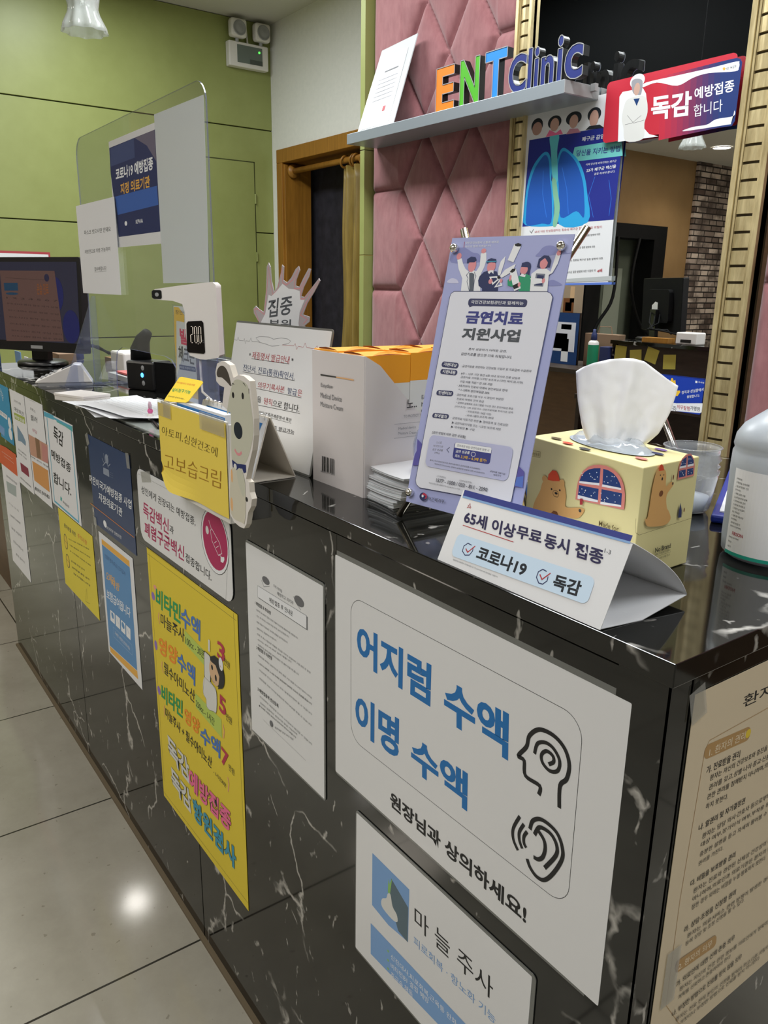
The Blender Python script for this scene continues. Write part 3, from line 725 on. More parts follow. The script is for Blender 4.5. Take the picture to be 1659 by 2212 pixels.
  ('T','환자는 의료서비스 관련 분쟁이 발생한 경우,한국','k',0,(38.4,125.5),(38.7,120.1),(191.3,121.0)),
  ('T','등에 상담 및 조정 신청을 할 수 있다.','k',0,(37.4,117.7),(37.6,112.5),(130.5,117.0)),
  ('RR','tn',5,(25.8,102.7),(27.3,88.7),(89.1,97.6)),
  ('T','2. 환자의 의무','be',0,(31.1,97.8),(31.6,89.9),(82.7,95.3)),
  ('T','가. 의료인에 대한 신뢰·존중 의무','k',0.015,(31.4,77.6),(31.9,70.9),(123.6,78.6)),
  ('T','환자는 자신의 건강 관련 정보를 의료인에게 정확히 알리고','k',0,(38.5,67.5),(38.8,62.1),(208.6,60.1)),
  ('T','계획을 신뢰하고 존중하여야 한다.','k',0,(38.2,58.6),(38.4,53.3),(123.0,56.6)),
  ('T','나. 부정한 방법으로 진료를 받지 않을 의무','k',0.015,(31.8,44.3),(32.4,37.4),(144.0,44.6)),
  ('T','환자는 진료 전에 본인의 신분을 밝혀야 하고,다른 사람의 명의로','k',0,(39.2,32.6),(39.5,27.0),(218.9,24.1)),
  ('T','등 거짓이나 부정한 방법으로 진료를 받지 아니한다.','k',0,(38.8,23.9),(39.0,18.7),(183.4,20.0)),
 ]),
 'easel':dict(O=(-0.3694, 0.0383, 1.0211),u=(0.9862, 0.1653, -0.0047),v=(-0.0316, 0.214, 0.9763),W=148.2,H=284.5,ops=[
  ('S','lv2',[(5.6,272.8),(15.4,274.3),(21.2,273.6),(30.7,269.2),(37.9,268.0),(42.9,264.2),(44.0,259.4),(4.5,259.0)]),
  ('S','lv2',[(110.2,264.1),(112.9,268.6),(116.7,273.1),(124.7,274.4),(134.9,271.3),(141.0,269.7),(143.9,267.2),(147.3,267.4),(147.5,266.7),(129.2,265.4)]),
  ('S','lv2',[(129.3,236.5),(128.9,240.5),(134.5,242.0),(140.8,240.1),(145.4,237.7),(142.8,236.7)]),
  ('S','lv3',[(4.3,237.9),(5.1,240.7),(9.8,242.6),(15.9,241.4),(19.1,238.6),(18.2,237.5)]),
  ('L','cr',0.5,0,[(17.6,280.2),(18.3,274.0)]),
  ('T','국민건강보험이 소통과 배려로','w',0.01,(19.0,280.2),(19.1,277.7),(62.3,280.3)),
  ('T','국민과 함께 하겠습니다','w',0.01,(19.5,276.2),(19.6,274.0),(53.3,276.6)),
  ('P','w',[(12.3,261.7),(17.9,263.3),(20.9,257.8),(25.5,252.4),(31.2,249.1),(40.6,250.2),(43.5,255.6),(42.0,267.9),(48.9,268.9),(50.8,260.9),(49.5,253.5),(46.9,247.0),(50.2,229.9),(24.7,229.4),(23.5,242.5),(16.2,252.4)]),
  ('E','pk3',(13.9,265.3),(17.2,265.3),(13.1,268.8)),
  ('E','pk3',(45.2,270.4),(48.3,270.5),(44.6,272.9)),
  ('P','gy',[(31.2,249.1),(38.1,249.1),(41.3,229.7),(36.0,229.6)]),
  ('P','w',[(31.1,248.0),(33.7,251.3),(38.0,250.8),(38.6,247.0),(35.3,248.3)]),
  ('E','pk3',(33.6,255.6),(38.7,255.6),(32.0,262.1)),
  ('P','nv',[(26.3,257.8),(25.6,262.2),(30.3,264.8),(36.0,264.2),(38.4,261.0),(35.9,258.9),(30.3,258.9)]),
  ('L','nv',0.5,0,[(31.2,249.1),(28.4,245.8),(31.3,242.6),(30.6,239.3),(36.0,229.6)]),
  ('L','nv',0.5,0,[(38.1,249.1),(41.2,244.8),(40.1,240.5),(41.0,229.7)]),
  ('P','nv',[(46.0,244.9),(50.5,249.2),(56.9,250.8),(66.5,249.8),(69.5,245.0),(72.3,230.3),(52.5,229.9),(51.9,232.6),(46.9,235.2),(45.0,240.6)]),
  ('E','pk3',(58.7,254.5),(64.0,254.5),(57.3,260.3)),
  ('P','nv',[(51.9,257.7),(52.4,261.4),(56.7,263.0),(63.0,261.9),(63.8,258.2),(57.7,258.8)]),
  ('L','te',0.9,0,[(50.9,259.3),(64.1,259.8)]),
  ('P','w',[(55.2,249.2),(58.2,250.8),(62.5,250.8),(63.1,247.1),(59.9,249.2),(57.7,247.1)]),
  ('P','w',[(68.9,246.1),(68.2,253.5),(69.4,259.8),(74.1,265.0),(74.2,258.7),(71.9,246.1)]),
  ('P','w',[(71.5,245.1),(76.6,251.4),(84.7,255.5),(88.4,257.1),(86.9,251.4),(81.4,247.2),(74.5,243.5)]),
  ('L','w',1.6,1,[(59.9,243.7),(67.8,244.2),(70.6,242.1),(64.7,237.4)]),
  ('L','w',1.6,1,[(72.5,240.9),(68.4,234.5),(75.9,236.2)]),
  ('E','k',(70.5,243.8),(72.3,243.8),(70.1,245.3)),
  ('E','pk3',(61.2,239.7),(63.7,239.7),(60.6,242.3)),
  ('E','pk3',(74.3,240.4),(75.9,240.4),(73.8,242.4)),
  ('P','w',[(82.3,276.8),(91.0,275.1),(85.2,258.6),(77.7,260.8)]),
  ('P','k',[(82.7,276.2),(86.6,277.4),(90.7,276.1),(90.6,274.0),(86.2,273.9),(83.5,274.7)]),
  ('P','gn2',[(82.2,241.0),(85.8,245.2),(88.0,241.0),(93.3,240.0),(94.7,245.2),(99.2,247.3),(105.5,247.3),(110.7,243.3),(112.5,237.2),(110.1,235.1),(111.2,230.6),(98.1,230.3),(97.0,234.9),(89.4,234.8),(83.4,235.8)]),
  ('E','nv',(101.6,253.5),(106.8,253.5),(100.3,259.1)),
  ('P','nv',[(95.7,246.3),(95.5,255.5),(106.1,255.5),(106.9,246.3),(103.0,247.3)]),
  ('E','pk3',(99.5,251.4),(103.9,251.4),(98.5,256.0)),
  ('P','nv',[(95.8,254.0),(95.6,257.8),(100.3,259.1),(105.8,257.5),(105.9,253.5)]),
  ('P','w',[(95.9,245.2),(97.9,247.8),(102.0,246.3),(102.9,247.8),(102.4,244.3),(99.2,244.7)]),
  ('P','w',[(82.9,249.3),(89.9,252.4),(99.9,233.4),(92.7,230.5)]),
  ('P','k',[(82.9,249.1),(85.4,252.2),(89.6,252.4),(89.1,250.2),(86.3,248.3)]),
  ('P','k',[(89.5,235.9),(95.6,238.5),(97.8,234.4),(92.0,232.3)]),
  ('E','pk3',(97.2,237.0),(98.8,237.0),(96.7,239.3)),
  ('E','pk3',(85.2,243.1),(86.5,243.1),(84.5,246.2)),
  ('P','w',[(111.2,230.6),(109.2,247.4),(115.5,251.9),(125.0,252.5),(130.4,249.5),(132.4,261.4),(133.0,266.9),(138.0,265.3),(136.9,257.4),(133.0,248.5),(129.3,246.5),(131.1,231.0)]),
  ('P','nv',[(114.1,253.5),(114.5,261.5),(119.7,265.0),(125.2,264.5),(128.2,260.4),(128.3,253.5),(123.3,254.5)]),
  ('E','pk3',(121.2,257.5),(125.6,257.5),(119.9,263.0)),
  ('P','nv',[(115.8,258.5),(116.7,262.5),(121.0,264.5),(126.3,262.5),(125.4,258.5),(121.5,262.5)]),
  ('E','pk3',(135.8,267.0),(138.2,267.0),(135.3,269.5)),
  ('P','gy2',[(114.6,247.9),(125.2,247.4),(125.3,235.4),(114.9,235.7)]),
  ('P','nv',[(116.5,246.4),(124.1,245.9),(123.9,236.4),(116.3,236.8)]),
  ('P','w',[(108.9,243.3),(122.4,242.9),(124.5,238.9),(112.7,237.2)]),
  ('E','pk3',(124.6,240.9),(126.4,240.9),(124.1,243.2)),
  ('P','lv4',[(1.8,69.7),(9.9,65.1),(9.7,59.2),(15.6,47.4),(9.2,41.6),(1.7,40.3),(2.1,52.2),(4.0,57.2)]),
  ('P','lv4',[(136.3,63.2),(144.3,58.3),(146.6,42.9),(136.7,42.1)]),
  ('P','b4',[(137.0,51.7),(144.6,54.1),(146.0,42.8),(137.1,43.3)]),
  ('P','w3',[(11.9,222.5),(12.9,226.4),(16.7,228.7),(131.2,230.7),(135.7,229.1),(138.5,225.6),(136.4,27.2),(133.5,24.2),(17.1,18.5),(11.8,21.0),(9.7,25.3)]),
  ('L','nv2',0.6,0,[(9.7,25.3),(11.9,222.5),(12.9,226.4),(16.7,228.7),(131.2,230.7),(135.7,229.1),(138.5,225.6),(136.4,27.2)]),
  ('L','nv2',0.6,0,[(9.7,25.3),(11.8,21.0),(17.1,18.5),(133.5,24.2),(136.4,27.2)]),
  ('RR','nv2',3,(37.8,221.8),(38.2,214.2),(110.8,222.9)),
  ('P','nv2',[(39.0,215.5),(46.1,214.7),(41.0,212.9)]),
  ('T','국민건강보험공단과 함께하는','w',0.015,(41.7,220.2),(41.8,216.7),(106.8,220.7)),
  ('T','금연치료','in',0.07,(38.7,209.5),(38.6,196.1),(110.2,210.6)),
  ('T','지원사업','gy3',0.07,(37.4,191.9),(37.3,179.3),(110.0,193.5)),
  ('L','in',1.4,0,[(61.8,203.4),(64.3,207.2)]),
  ('T','혼자 성공하기 어려운 금연,','k3',0.005,(49.9,171.8),(49.5,169.3),(98.0,172.7)),
  ('T','금연치료를 받으면 더욱 쉬워집니다.','k3',0.005,(41.2,166.5),(40.9,163.5),(105.6,167.6)),
  ('RR','nv2',3,(17.7,155.3),(17.3,149.4),(40.7,155.2)),
  ('T','지원대상','w',0.03,(20.6,154.4),(20.1,150.8),(38.5,154.2)),
  ('RR','nv2',3,(17.8,147.4),(17.3,142.0),(40.7,147.7)),
  ('T','지원내용','w',0.03,(20.6,146.9),(20.3,143.1),(38.4,146.8)),
  ('RR','nv2',3,(17.6,124.7),(17.1,119.2),(40.4,125.8)),
  ('T','인센티브','w',0.03,(20.3,124.1),(20.1,120.5),(38.4,124.7)),
  ('RR','nv2',3,(17.7,100.2),(17.1,95.0),(40.1,101.3)),
  ('T','참여절차','w',0.03,(20.3,99.7),(20.0,96.0),(38.0,100.1)),
  ('T','· 금연치료를 희망하는 건강보험 가입자 및 의료급여 수급권자','k3',0,(44.1,153.9),(43.9,151.4),(131.1,155.9)),
  ('T','· 8주 ~ 12주 기간 동안 6회 이내 의사의 진료·상담과','k3',0,(44.3,146.1),(43.9,143.8),(119.7,147.8)),
  ('T','금연치료 의약품,니코틴 보조제 (니코틴 패치,껌,사탕)','k3',0,(46.3,142.4),(46.0,139.9),(124.0,143.9)),
  ('T','구입 비용 지원 * 연 3회 지원','k3',0.005,(46.4,137.9),(46.2,135.5),(87.9,138.7)),
  ('T','· 3회차부터 진료비·약제비 본인부담금 면제','k3',0,(43.9,133.5),(43.6,131.0),(107.5,134.6)),
  ('T','* 1~2회차 본인부담금 20%','k3',0.01,(46.5,129.3),(46.2,126.8),(86.6,130.0)),
  ('T','· 금연치료 프로그램 이수 시 본인이 부담한','k3',0,(43.7,123.9),(43.4,121.5),(105.0,125.6)),
  ('T','진료비·약제비 전액 환급','k3',0,(46.4,119.7),(46.1,117.4),(81.8,120.6)),
  ('T','* 금연에 실패해도 프로그램을 이수한 경우 본인부담금 환급','k3',0.005,(46.4,115.5),(46.2,113.5),(118.3,117.6)),
  ('T','[이수조건] · 6회 상담 또는 금연치료제별 투약기준 만족','k3',0,(46.0,111.5),(45.7,109.3),(119.3,113.8)),
  ('T','- 부프로피온: 56일 이상','k3',0,(61.5,108.4),(61.3,106.2),(93.4,109.0)),
  ('T','- 바레니클린,보조제: 84일','k3',0,(61.4,104.2),(61.2,101.9),(97.2,105.8)),
  ('T','· 금연치료 의료기관 방문 ▶ 참여등록 및 진료상담','k3',0,(43.7,99.5),(43.4,97.0),(116.1,101.3)),
  ('T','▶ 금연치료의약품 또는 니코틴 보조제 처방','k3',0,(45.9,94.7),(45.6,92.2),(108.7,96.0)),
  ('T','▶ 약국방문 ▶ 구입','k3',0,(45.8,90.2),(45.5,87.8),(76.4,91.1)),
  ('T','[금연 방법에 따른 금연 성공률]','k3',0.01,(21.8,81.3),(21.6,78.1),(66.8,82.6)),
  ('RR','lv5',6,(19.4,76.9),(19.5,42.8),(127.8,79.7)),
  ('T','스스로','g1',0,(29.4,71.2),(29.4,68.9),(37.3,71.7)),
  ('T','의지만으로','g1',0,(26.5,67.0),(26.4,64.7),(40.1,67.9)),
  ('T','금연 성공률','g1',0,(26.4,63.2),(26.3,60.9),(40.6,64.0)),
  ('T','(4%)','g1',0,(30.1,59.9),(30.1,57.6),(36.8,60.2)),
  ('L','nv2',0.6,0,[(49.0,67.6),(45.7,64.6),(49.2,62.0)]),
  ('RR','in',3,(54.3,73.8),(55.1,56.7),(102.5,75.6)),
  ('P','w',[(55.4,72.8),(56.8,73.8),(100.6,75.3),(102.2,74.2),(102.3,69.5),(55.3,68.3)]),
  ('T','정보제공·상담·금연치료제 병행 시','k3',0.005,(58.3,72.4),(58.2,69.9),(99.5,73.2)),
  ('T','금연 성공률','w',0.02,(58.0,66.5),(57.9,63.4),(76.2,67.6)),
  ('RO','w',3,0.5,(78.0,67.3),(78.3,63.1),(83.5,67.4)),
  ('T','최소','w',0.02,(58.0,61.7),(57.8,58.5),(64.5,62.2)),
  ('T','3.3배 ~ 6.3배 증가!','ye',0.02,(66.0,62.2),(65.9,58.7),(98.8,63.0)),
  ('T','금연치료 의료기관','k3',0,(105.5,53.1),(105.4,51.2),(124.0,53.1)),
  ('T','바로가기','k3',0,(110.4,50.1),(110.4,48.2),(119.4,50.7)),
  ('T','출처 | 미국 임상진료지침 금연치료서비스,금연성공률 비교(2008년),','g1',0,(25.7,51.1),(25.6,49.2),(93.1,52.8)),
  ('T','세계보건기구(WHO) 세계의 담배유행 현황에 대한 보고(2019년)','g1',0,(32.5,48.1),(32.3,46.3),(99.6,49.5)),
  ('T','(고객센터)','g1',0,(39.1,36.2),(39.0,34.1),(51.1,36.5)),
  ('T','(금연상담전화)','g1',0,(69.4,37.0),(69.3,35.0),(85.8,37.5)),
  ('T','1577 - 1000 / 033 - 811 - 2090','k3',0.02,(39.1,32.9),(39.1,28.9),(106.6,35.1)),
  ('T','국민건강보험 홈페이지 (www.nhis.or.kr)','g1',0,(29.5,27.1),(29.4,25.2),(72.0,28.3)),
  ('E','nv',(25.3,10.1),(30.4,10.5),(24.3,14.5)),
  ('P','cr',[(25.2,14.4),(29.8,13.3),(30.9,10.0),(28.0,7.7),(29.0,11.4),(25.8,11.9),(22.6,11.3)]),
  ('E','w3',(24.6,10.7),(26.1,10.8),(24.3,12.1)),
  ('T','보건복지부','k3',0.01,(33.1,11.9),(33.0,7.5),(55.2,12.9)),
 ]),
 'tent':dict(O=(-0.2692, 0.001, 0.99),u=(0.9999, -0.0098, 0.0025),v=(-0.0193, 0.4132, 0.9104),W=203.2,H=72.6,ops=[
  ('P','nv3',[(2.0,73.7),(200.7,78.9),(200.7,73.8),(2.4,67.7)]),
  ('P','b5',[(2.4,67.7),(200.7,73.8),(200.9,71.9),(2.9,65.6)]),
  ('L','cr3',0.5,1,[(13.3,60.4),(19.1,59.5),(14.1,57.6),(15.9,62.5),(18.7,57.9)]),
  ('T','65세 이상','in2',0.045,(13.3,55.1),(16.5,42.4),(82.3,57.1)),
  ('T','무료','in2',0.045,(83.6,57.4),(86.5,46.3),(113.7,59.0)),
  ('T','동시 접종','in2',0.045,(116.8,59.2),(120.2,46.7),(180.4,61.0)),
  ('T','1-3','g1',0,(180.7,62.5),(181.3,59.0),(186.8,62.5)),
  ('L','cr3',0.7,0,[(17.0,40.3),(85.9,41.8)]),
  ('RR','b6',6,(15.0,31.5),(16.1,8.6),(182.5,37.3)),
  ('T','코로나19','dk',0.055,(48.3,28.0),(48.7,14.4),(111.4,29.3)),
  ('T','독감','dk',0.055,(143.0,28.8),(144.5,15.6),(172.0,30.8)),
  ('L','nv',0.9,0,[(38.0,25.2),(32.5,25.8),(28.6,21.8),(29.1,16.8),(34.3,14.1),(39.7,15.7),(41.9,20.4),(41.2,23.1)]),
  ('L','cr3',1.1,0,[(32.2,20.3),(36.3,17.6),(42.9,25.8)]),
  ('L','nv',0.9,0,[(133.4,27.9),(128.6,28.4),(125.0,25.1),(125.1,20.0),(129.7,16.1),(134.1,16.5),(137.3,20.5),(136.7,24.3)]),
  ('L','cr3',1.1,0,[(127.5,23.4),(131.6,20.0),(137.9,27.7)]),
  ('T','*질병관리청 인플루엔자 국가예방접종사업 기준 65세 이상에 대해 예방접종을 시행합니다.','g1',0,(20.6,6.6),(20.7,5.1),(83.5,7.8)),
 ]),
 'tfront':dict(O=(-0.2859, 0.1386, 0.99),u=(0.9857, -0.1685, 0.0),v=(0.0, 0.0, 1.0),W=166.8,H=106.8,ops=[
  ('RO','br',1,0.3,(3.4,92.7),(3.5,86.7),(20.5,94.3)),
  ('T','위생용품','br',0,(5.1,91.4),(5.3,87.8),(19.4,93.0)),
  ('S','bear',[(13.9,31.2),(16.9,40.3),(24.6,53.8),(27.5,62.6),(35.6,69.3),(55.1,72.0),(62.9,67.5),(66.9,57.4),(67.8,46.6),(86.0,50.5),(95.0,51.2),(94.4,47.2),(87.3,39.9),(71.4,36.5),(14.3,27.9)]),
  ('E','bear',(30.8,67.4),(35.3,67.6),(30.4,71.0)),
  ('E','bear',(59.0,69.7),(63.1,69.9),(58.6,73.1)),
  ('P','red',[(35.8,67.7),(36.4,73.5),(42.0,79.0),(48.1,79.9),(52.7,76.2),(55.3,70.5),(44.5,68.4)]),
  ('E','k',(43.3,59.5),(44.6,59.4),(43.2,60.6)),
  ('E','k',(56.6,61.3),(57.9,61.3),(56.5,62.4)),
  ('RO','k',4,0.4,(45.6,59.0),(46.6,52.8),(54.7,59.6)),
  ('E','k',(51.1,56.8),(53.5,57.1),(50.9,58.0)),
  ('P','brn',[(44.4,33.3),(49.3,37.9),(54.8,38.1),(57.6,35.2),(53.5,34.1)]),
  ('E','k2',(89.7,48.3),(91.7,48.4),(89.5,50.0)),
  ('P','pkw',[(81.6,57.9),(81.8,67.2),(82.9,75.4),(85.6,82.6),(89.7,88.7),(95.7,93.7),(103.3,97.2),(111.6,99.2),(120.8,100.1),(129.6,99.0),(137.2,96.4),(142.7,92.2),(146.4,86.6),(148.8,79.4),(149.5,71.7),(149.5,64.6)]),
  ('P','bw',[(85.0,76.8),(87.6,83.0),(91.8,88.0),(97.5,91.7),(105.2,94.5),(113.6,96.3),(113.9,81.8)]),
  ('P','bw',[(117.4,96.5),(124.4,96.5),(131.3,95.0),(136.7,92.1),(140.7,88.2),(143.7,83.4),(118.2,80.9)]),
  ('P','bw',[(85.4,73.4),(113.6,76.1),(114.1,64.4),(84.9,62.6)]),
  ('P','bw',[(117.7,76.8),(144.9,79.2),(145.5,67.8),(117.9,63.9)]),
  ('P','w',[(85.3,77.5),(104.4,80.3),(113.9,81.8),(114.2,79.5),(85.6,75.4)]),
  ('P','w',[(118.1,81.6),(143.3,83.8),(143.5,82.0),(117.8,79.3)]),
  ('P','w',[(84.8,63.3),(114.0,65.1),(114.2,62.9),(84.9,59.5)]),
  ('P','w',[(117.9,64.6),(145.4,68.1),(145.7,66.4),(117.8,62.0)]),
  ('E','w',(103.6,84.9),(104.3,85.0),(103.6,85.3)),
  ('E','w',(107.6,84.1),(108.4,84.3),(107.5,84.5)),
  ('E','w',(106.3,84.0),(107.2,84.2),(106.3,84.4)),
  ('E','w',(89.2,84.0),(89.9,84.1),(89.2,84.6)),
  ('E','w',(110.8,87.2),(111.4,87.3),(110.8,87.8)),
  ('E','w',(109.2,91.2),(109.8,91.4),(109.2,91.7)),
  ('E','w',(99.5,88.0),(100.2,88.1),(99.5,88.6)),
  ('E','w',(101.6,85.7),(102.2,85.9),(101.5,86.3)),
  ('E','w',(88.5,85.9),(89.4,86.1),(88.5,86.4)),
  ('E','w',(125.7,85.1),(126.3,85.2),(125.7,85.5)),
  ('E','w',(133.1,92.2),(133.7,92.3),(133.1,92.6)),
  ('E','w',(133.7,92.5),(134.3,92.6),(133.6,92.9)),
  ('E','w',(130.5,92.1),(131.3,92.2),(130.5,92.5)),
  ('E','w',(120.8,84.7),(121.4,84.8),(120.8,85.1)),
  ('E','w',(123.8,90.3),(124.4,90.4),(123.7,90.9)),
  ('E','w',(137.6,87.3),(138.2,87.5),(137.5,87.7)),
  ('E','w',(126.0,84.8),(126.6,85.0),(125.9,85.3)),
  ('E','w',(129.9,87.6),(130.5,87.7),(129.8,88.0)),
  ('E','w',(92.9,65.9),(93.5,66.0),(92.8,66.3)),
  ('E','w',(104.8,67.2),(105.7,67.4),(104.8,67.8)),
  ('E','w',(109.4,71.9),(110.0,72.0),(109.4,72.3)),
  ('E','w',(96.2,70.9),(96.9,71.0),(96.2,71.3)),
  ('E','w',(90.7,70.8),(91.3,71.0),(90.6,71.3)),
  ('E','w',(95.0,68.2),(95.7,68.3),(95.0,68.6)),
  ('E','w',(87.4,66.7),(88.3,66.9),(87.3,67.1)),
  ('E','w',(95.7,70.0),(96.3,70.2),(95.6,70.5)),
  ('E','w',(107.7,70.6),(108.3,70.7),(107.6,71.0)),
  ('E','w',(126.6,70.9),(127.4,71.1),(126.6,71.3)),
  ('E','w',(136.0,75.5),(136.6,75.6),(136.0,75.9)),
  ('E','w',(142.7,76.5),(143.3,76.6),(142.6,77.0)),
  ('E','w',(138.1,69.4),(138.6,69.6),(138.0,70.0)),
  ('E','w',(119.4,67.3),(120.0,67.5),(119.3,67.9)),
  ('E','w',(128.2,70.2),(128.8,70.4),(128.1,70.8)),
  ('E','w',(118.4,73.1),(119.0,73.3),(118.3,73.6)),
  ('E','w',(123.9,66.7),(124.5,66.8),(123.8,67.1)),
  ('E','w',(124.1,68.3),(124.7,68.5),(124.0,68.8)),
  ('P','red2',[(89.3,60.6),(93.2,61.5),(94.0,55.6),(90.0,54.6)]),
  ('T','Made for','br',0.01,(119.2,46.3),(119.5,41.1),(146.3,47.8)),
 ]),
 'tright':dict(O=(-0.1215, 0.1105, 0.99),u=(-0.0281, 0.9996, 0.0),v=(0.0, 0.0, 1.0),W=89.0,H=108.0,ops=[
  ('P','pkw',[(54.2,89.5),(54.6,102.4),(57.6,109.2),(64.2,112.7),(71.6,112.6),(77.9,106.8),(81.0,99.1),(81.5,90.0)]),
  ('P','bw',[(56.2,101.5),(57.9,107.7),(65.1,110.4),(66.1,101.3)]),
  ('P','bw',[(67.0,110.9),(72.0,110.6),(77.7,105.4),(78.5,101.6),(68.5,101.4)]),
  ('P','bw',[(55.4,98.0),(66.0,98.1),(66.9,91.5),(56.3,91.4)]),
  ('P','bw',[(68.5,98.1),(78.7,98.0),(79.6,91.7),(69.3,91.6)]),
  ('P','w',[(55.6,102.0),(65.9,102.2),(66.3,100.2),(55.5,100.1)]),
  ('P','w',[(68.3,102.1),(78.3,102.4),(78.5,100.3),(68.5,100.1)]),
  ('E','w',(64.3,103.6),(64.7,103.6),(64.3,104.0)),
  ('E','w',(59.3,106.7),(59.8,106.6),(59.2,107.1)),
  ('E','w',(61.2,104.6),(61.5,104.6),(61.1,105.0)),
  ('E','w',(57.9,105.0),(58.4,104.9),(57.9,105.3)),
  ('E','w',(63.3,104.1),(63.6,104.0),(63.2,104.4)),
  ('E','w',(57.6,104.0),(58.1,104.0),(57.6,104.4)),
  ('E','w',(69.0,107.1),(69.4,107.1),(69.0,107.5)),
  ('E','w',(73.5,103.7),(74.0,103.6),(73.4,104.0)),
  ('E','w',(71.5,103.8),(71.9,103.7),(71.4,104.1)),
  ('E','w',(72.3,107.2),(72.8,107.1),(72.2,107.5)),
  ('E','w',(70.6,107.9),(70.9,107.9),(70.5,108.3)),
  ('E','w',(68.5,108.3),(69.0,108.3),(68.5,108.6)),
  ('E','w',(63.1,93.0),(63.6,92.9),(63.0,93.4)),
  ('E','w',(57.9,96.8),(58.4,96.8),(57.8,97.2)),
  ('E','w',(65.5,94.6),(65.8,94.5),(65.4,94.9)),
  ('E','w',(60.3,96.0),(60.6,95.9),(60.2,96.4)),
  ('E','w',(62.2,93.7),(62.7,93.6),(62.1,94.1)),
  ('E','w',(60.6,95.3),(61.2,95.3),(60.6,95.7)),
  ('E','w',(70.6,93.8),(71.0,93.7),(70.5,94.2)),
  ('E','w',(70.0,95.4),(70.4,95.4),(69.9,95.8)),
  ('E','w',(76.3,96.4),(76.7,96.3),(76.2,96.8)),
  ('E','w',(75.9,93.4),(76.5,93.3),(75.9,93.7)),
  ('E','w',(75.0,94.1),(75.5,94.0),(75.0,94.3)),
  ('E','w',(70.5,95.7),(71.0,95.6),(70.4,96.0)),
  ('S','bear',[(8.6,59.1),(12.4,61.4),(14.5,87.9),(17.8,101.4),(21.8,104.3),(30.2,102.6),(33.9,97.9),(35.7,86.3),(42.3,89.0),(47.2,88.3),(47.3,85.4),(38.6,77.3),(40.9,65.4),(45.4,60.4),(49.4,52.4),(40.6,48.0),(18.9,50.2),(11.6,52.9)]),
  ('P','red',[(21.5,102.3),(22.0,107.1),(24.6,108.2),(27.7,106.4),(29.9,101.9)]),
  ('E','k',(24.8,98.0),(25.6,97.9),(24.7,98.7)),
  ('E','k',(30.0,97.6),(30.7,97.5),(29.9,98.3)),
  ('E','k',(28.3,94.1),(29.5,94.0),(28.1,95.6)),
  ('E','brn',(29.1,80.2),(32.2,80.0),(28.5,83.1)),
  ('P','nv',[(61.8,51.8),(61.8,59.2),(62.8,66.5),(66.4,58.5),(67.4,51.2)]),
  ('E','brn',(45.8,93.2),(46.8,93.1),(45.3,95.7)),
  ('E','brn',(70.5,58.1),(71.5,58.0),(70.1,60.3)),
  ('E','k2',(46.0,87.4),(47.0,87.2),(45.7,88.7)),
  ('L','br',0.3,0,[(-6.3,62.3),(-4.0,48.5),(1.5,45.4),(87.5,47.6)]),
  ('T','No Brand','k',0.03,(29.5,27.8),(29.9,23.0),(54.7,27.9)),
  ('T','브랜드가 아니다. 소비자다.','k',0,(29.9,21.8),(29.9,19.4),(55.3,22.2)),
  ('T','당신의 스마트한 선택을 합니다.','k',0,(30.4,16.5),(30.3,14.3),(55.4,17.6)),
  ('L','k',0.2,0,[(30.0,18.5),(55.9,19.0)]),
 ]),
 'cert':dict(O=(-0.9229, 0.0688, 0.99),u=(0.9999, 0.0141, 0.0),v=(-0.0029, 0.1935, 0.9811),W=290.4,H=205.7,ops=[
  ('L','g1',0.5,0,[(1.9,174.1),(11.9,174.0),(14.2,179.4),(19.0,174.4),(34.5,174.6),(36.5,178.4),(41.6,170.2),(42.6,175.1),(55.0,174.9),(58.0,180.4),(63.2,175.4),(83.9,175.8)]),
  ('L','g1',0.5,0,[(89.9,175.9),(80.0,178.8),(74.4,182.1),(87.3,184.3),(116.5,185.2),(130.1,182.8),(153.0,186.0),(172.1,185.7),(181.5,183.0),(176.7,179.3),(158.7,176.1)]),
  ('L','g1',0.5,0,[(83.9,175.8),(108.2,174.2),(129.1,172.1),(150.8,174.9)]),
  ('L','rd',0.5,0,[(158.7,176.1),(192.0,176.9),(195.7,180.5),(202.0,172.3),(205.0,177.1),(219.2,176.8),(222.4,182.9),(228.7,176.8),(250.2,176.7),(254.9,181.1),(258.4,177.5)]),
  ('T','*','k',0.02,(60.4,157.3),(60.9,152.6),(65.1,157.2)),
  ('T','제증명서 발급안내','rd',0,(70.4,160.2),(70.7,149.0),(186.2,161.1)),
  ('T','*','k',0.02,(191.2,159.5),(192.0,154.9),(197.3,159.3)),
  ('L','k',0.6,0,[(70.2,148.6),(186.8,150.1)]),
  ('T','진단서. 진료(통원)확인서.','b7',0,(46.3,138.2),(47.8,126.2),(207.3,138.8)),
  ('L','k',0.6,0,[(47.0,125.8),(209.8,127.9)]),
  ('T','사본 등','b7',0,(46.2,115.7),(46.9,105.4),(95.5,116.2)),
  ('T','의무기록사본','rd',0,(102.9,115.5),(103.8,105.8),(184.6,117.2)),
  ('T','발급','b7',0,(194.2,116.6),(195.6,107.3),(219.7,116.4)),
  ('T','은','rd',0,(222.1,117.0),(223.8,107.8),(234.4,117.0)),
  ('L','k',0.6,0,[(47.2,104.2),(235.6,105.9)]),
  ('T','본인신청','rd',0,(24.0,92.4),(25.7,78.2),(105.2,94.2)),
  ('T','을','k',0,(106.6,93.6),(108.2,84.5),(119.4,93.7)),
  ('T','원칙','rd',0,(128.1,94.3),(129.7,84.2),(154.1,94.2)),
  ('T','으로 합니다.','k',0,(157.0,93.9),(157.4,83.5),(234.5,95.2)),
  ('L','k',0.6,0,[(55.1,78.8),(237.4,83.6)]),
  ('T','대리인(가족관계증명서 혹은','k',0,(109.5,72.4),(109.0,66.1),(218.4,73.7)),
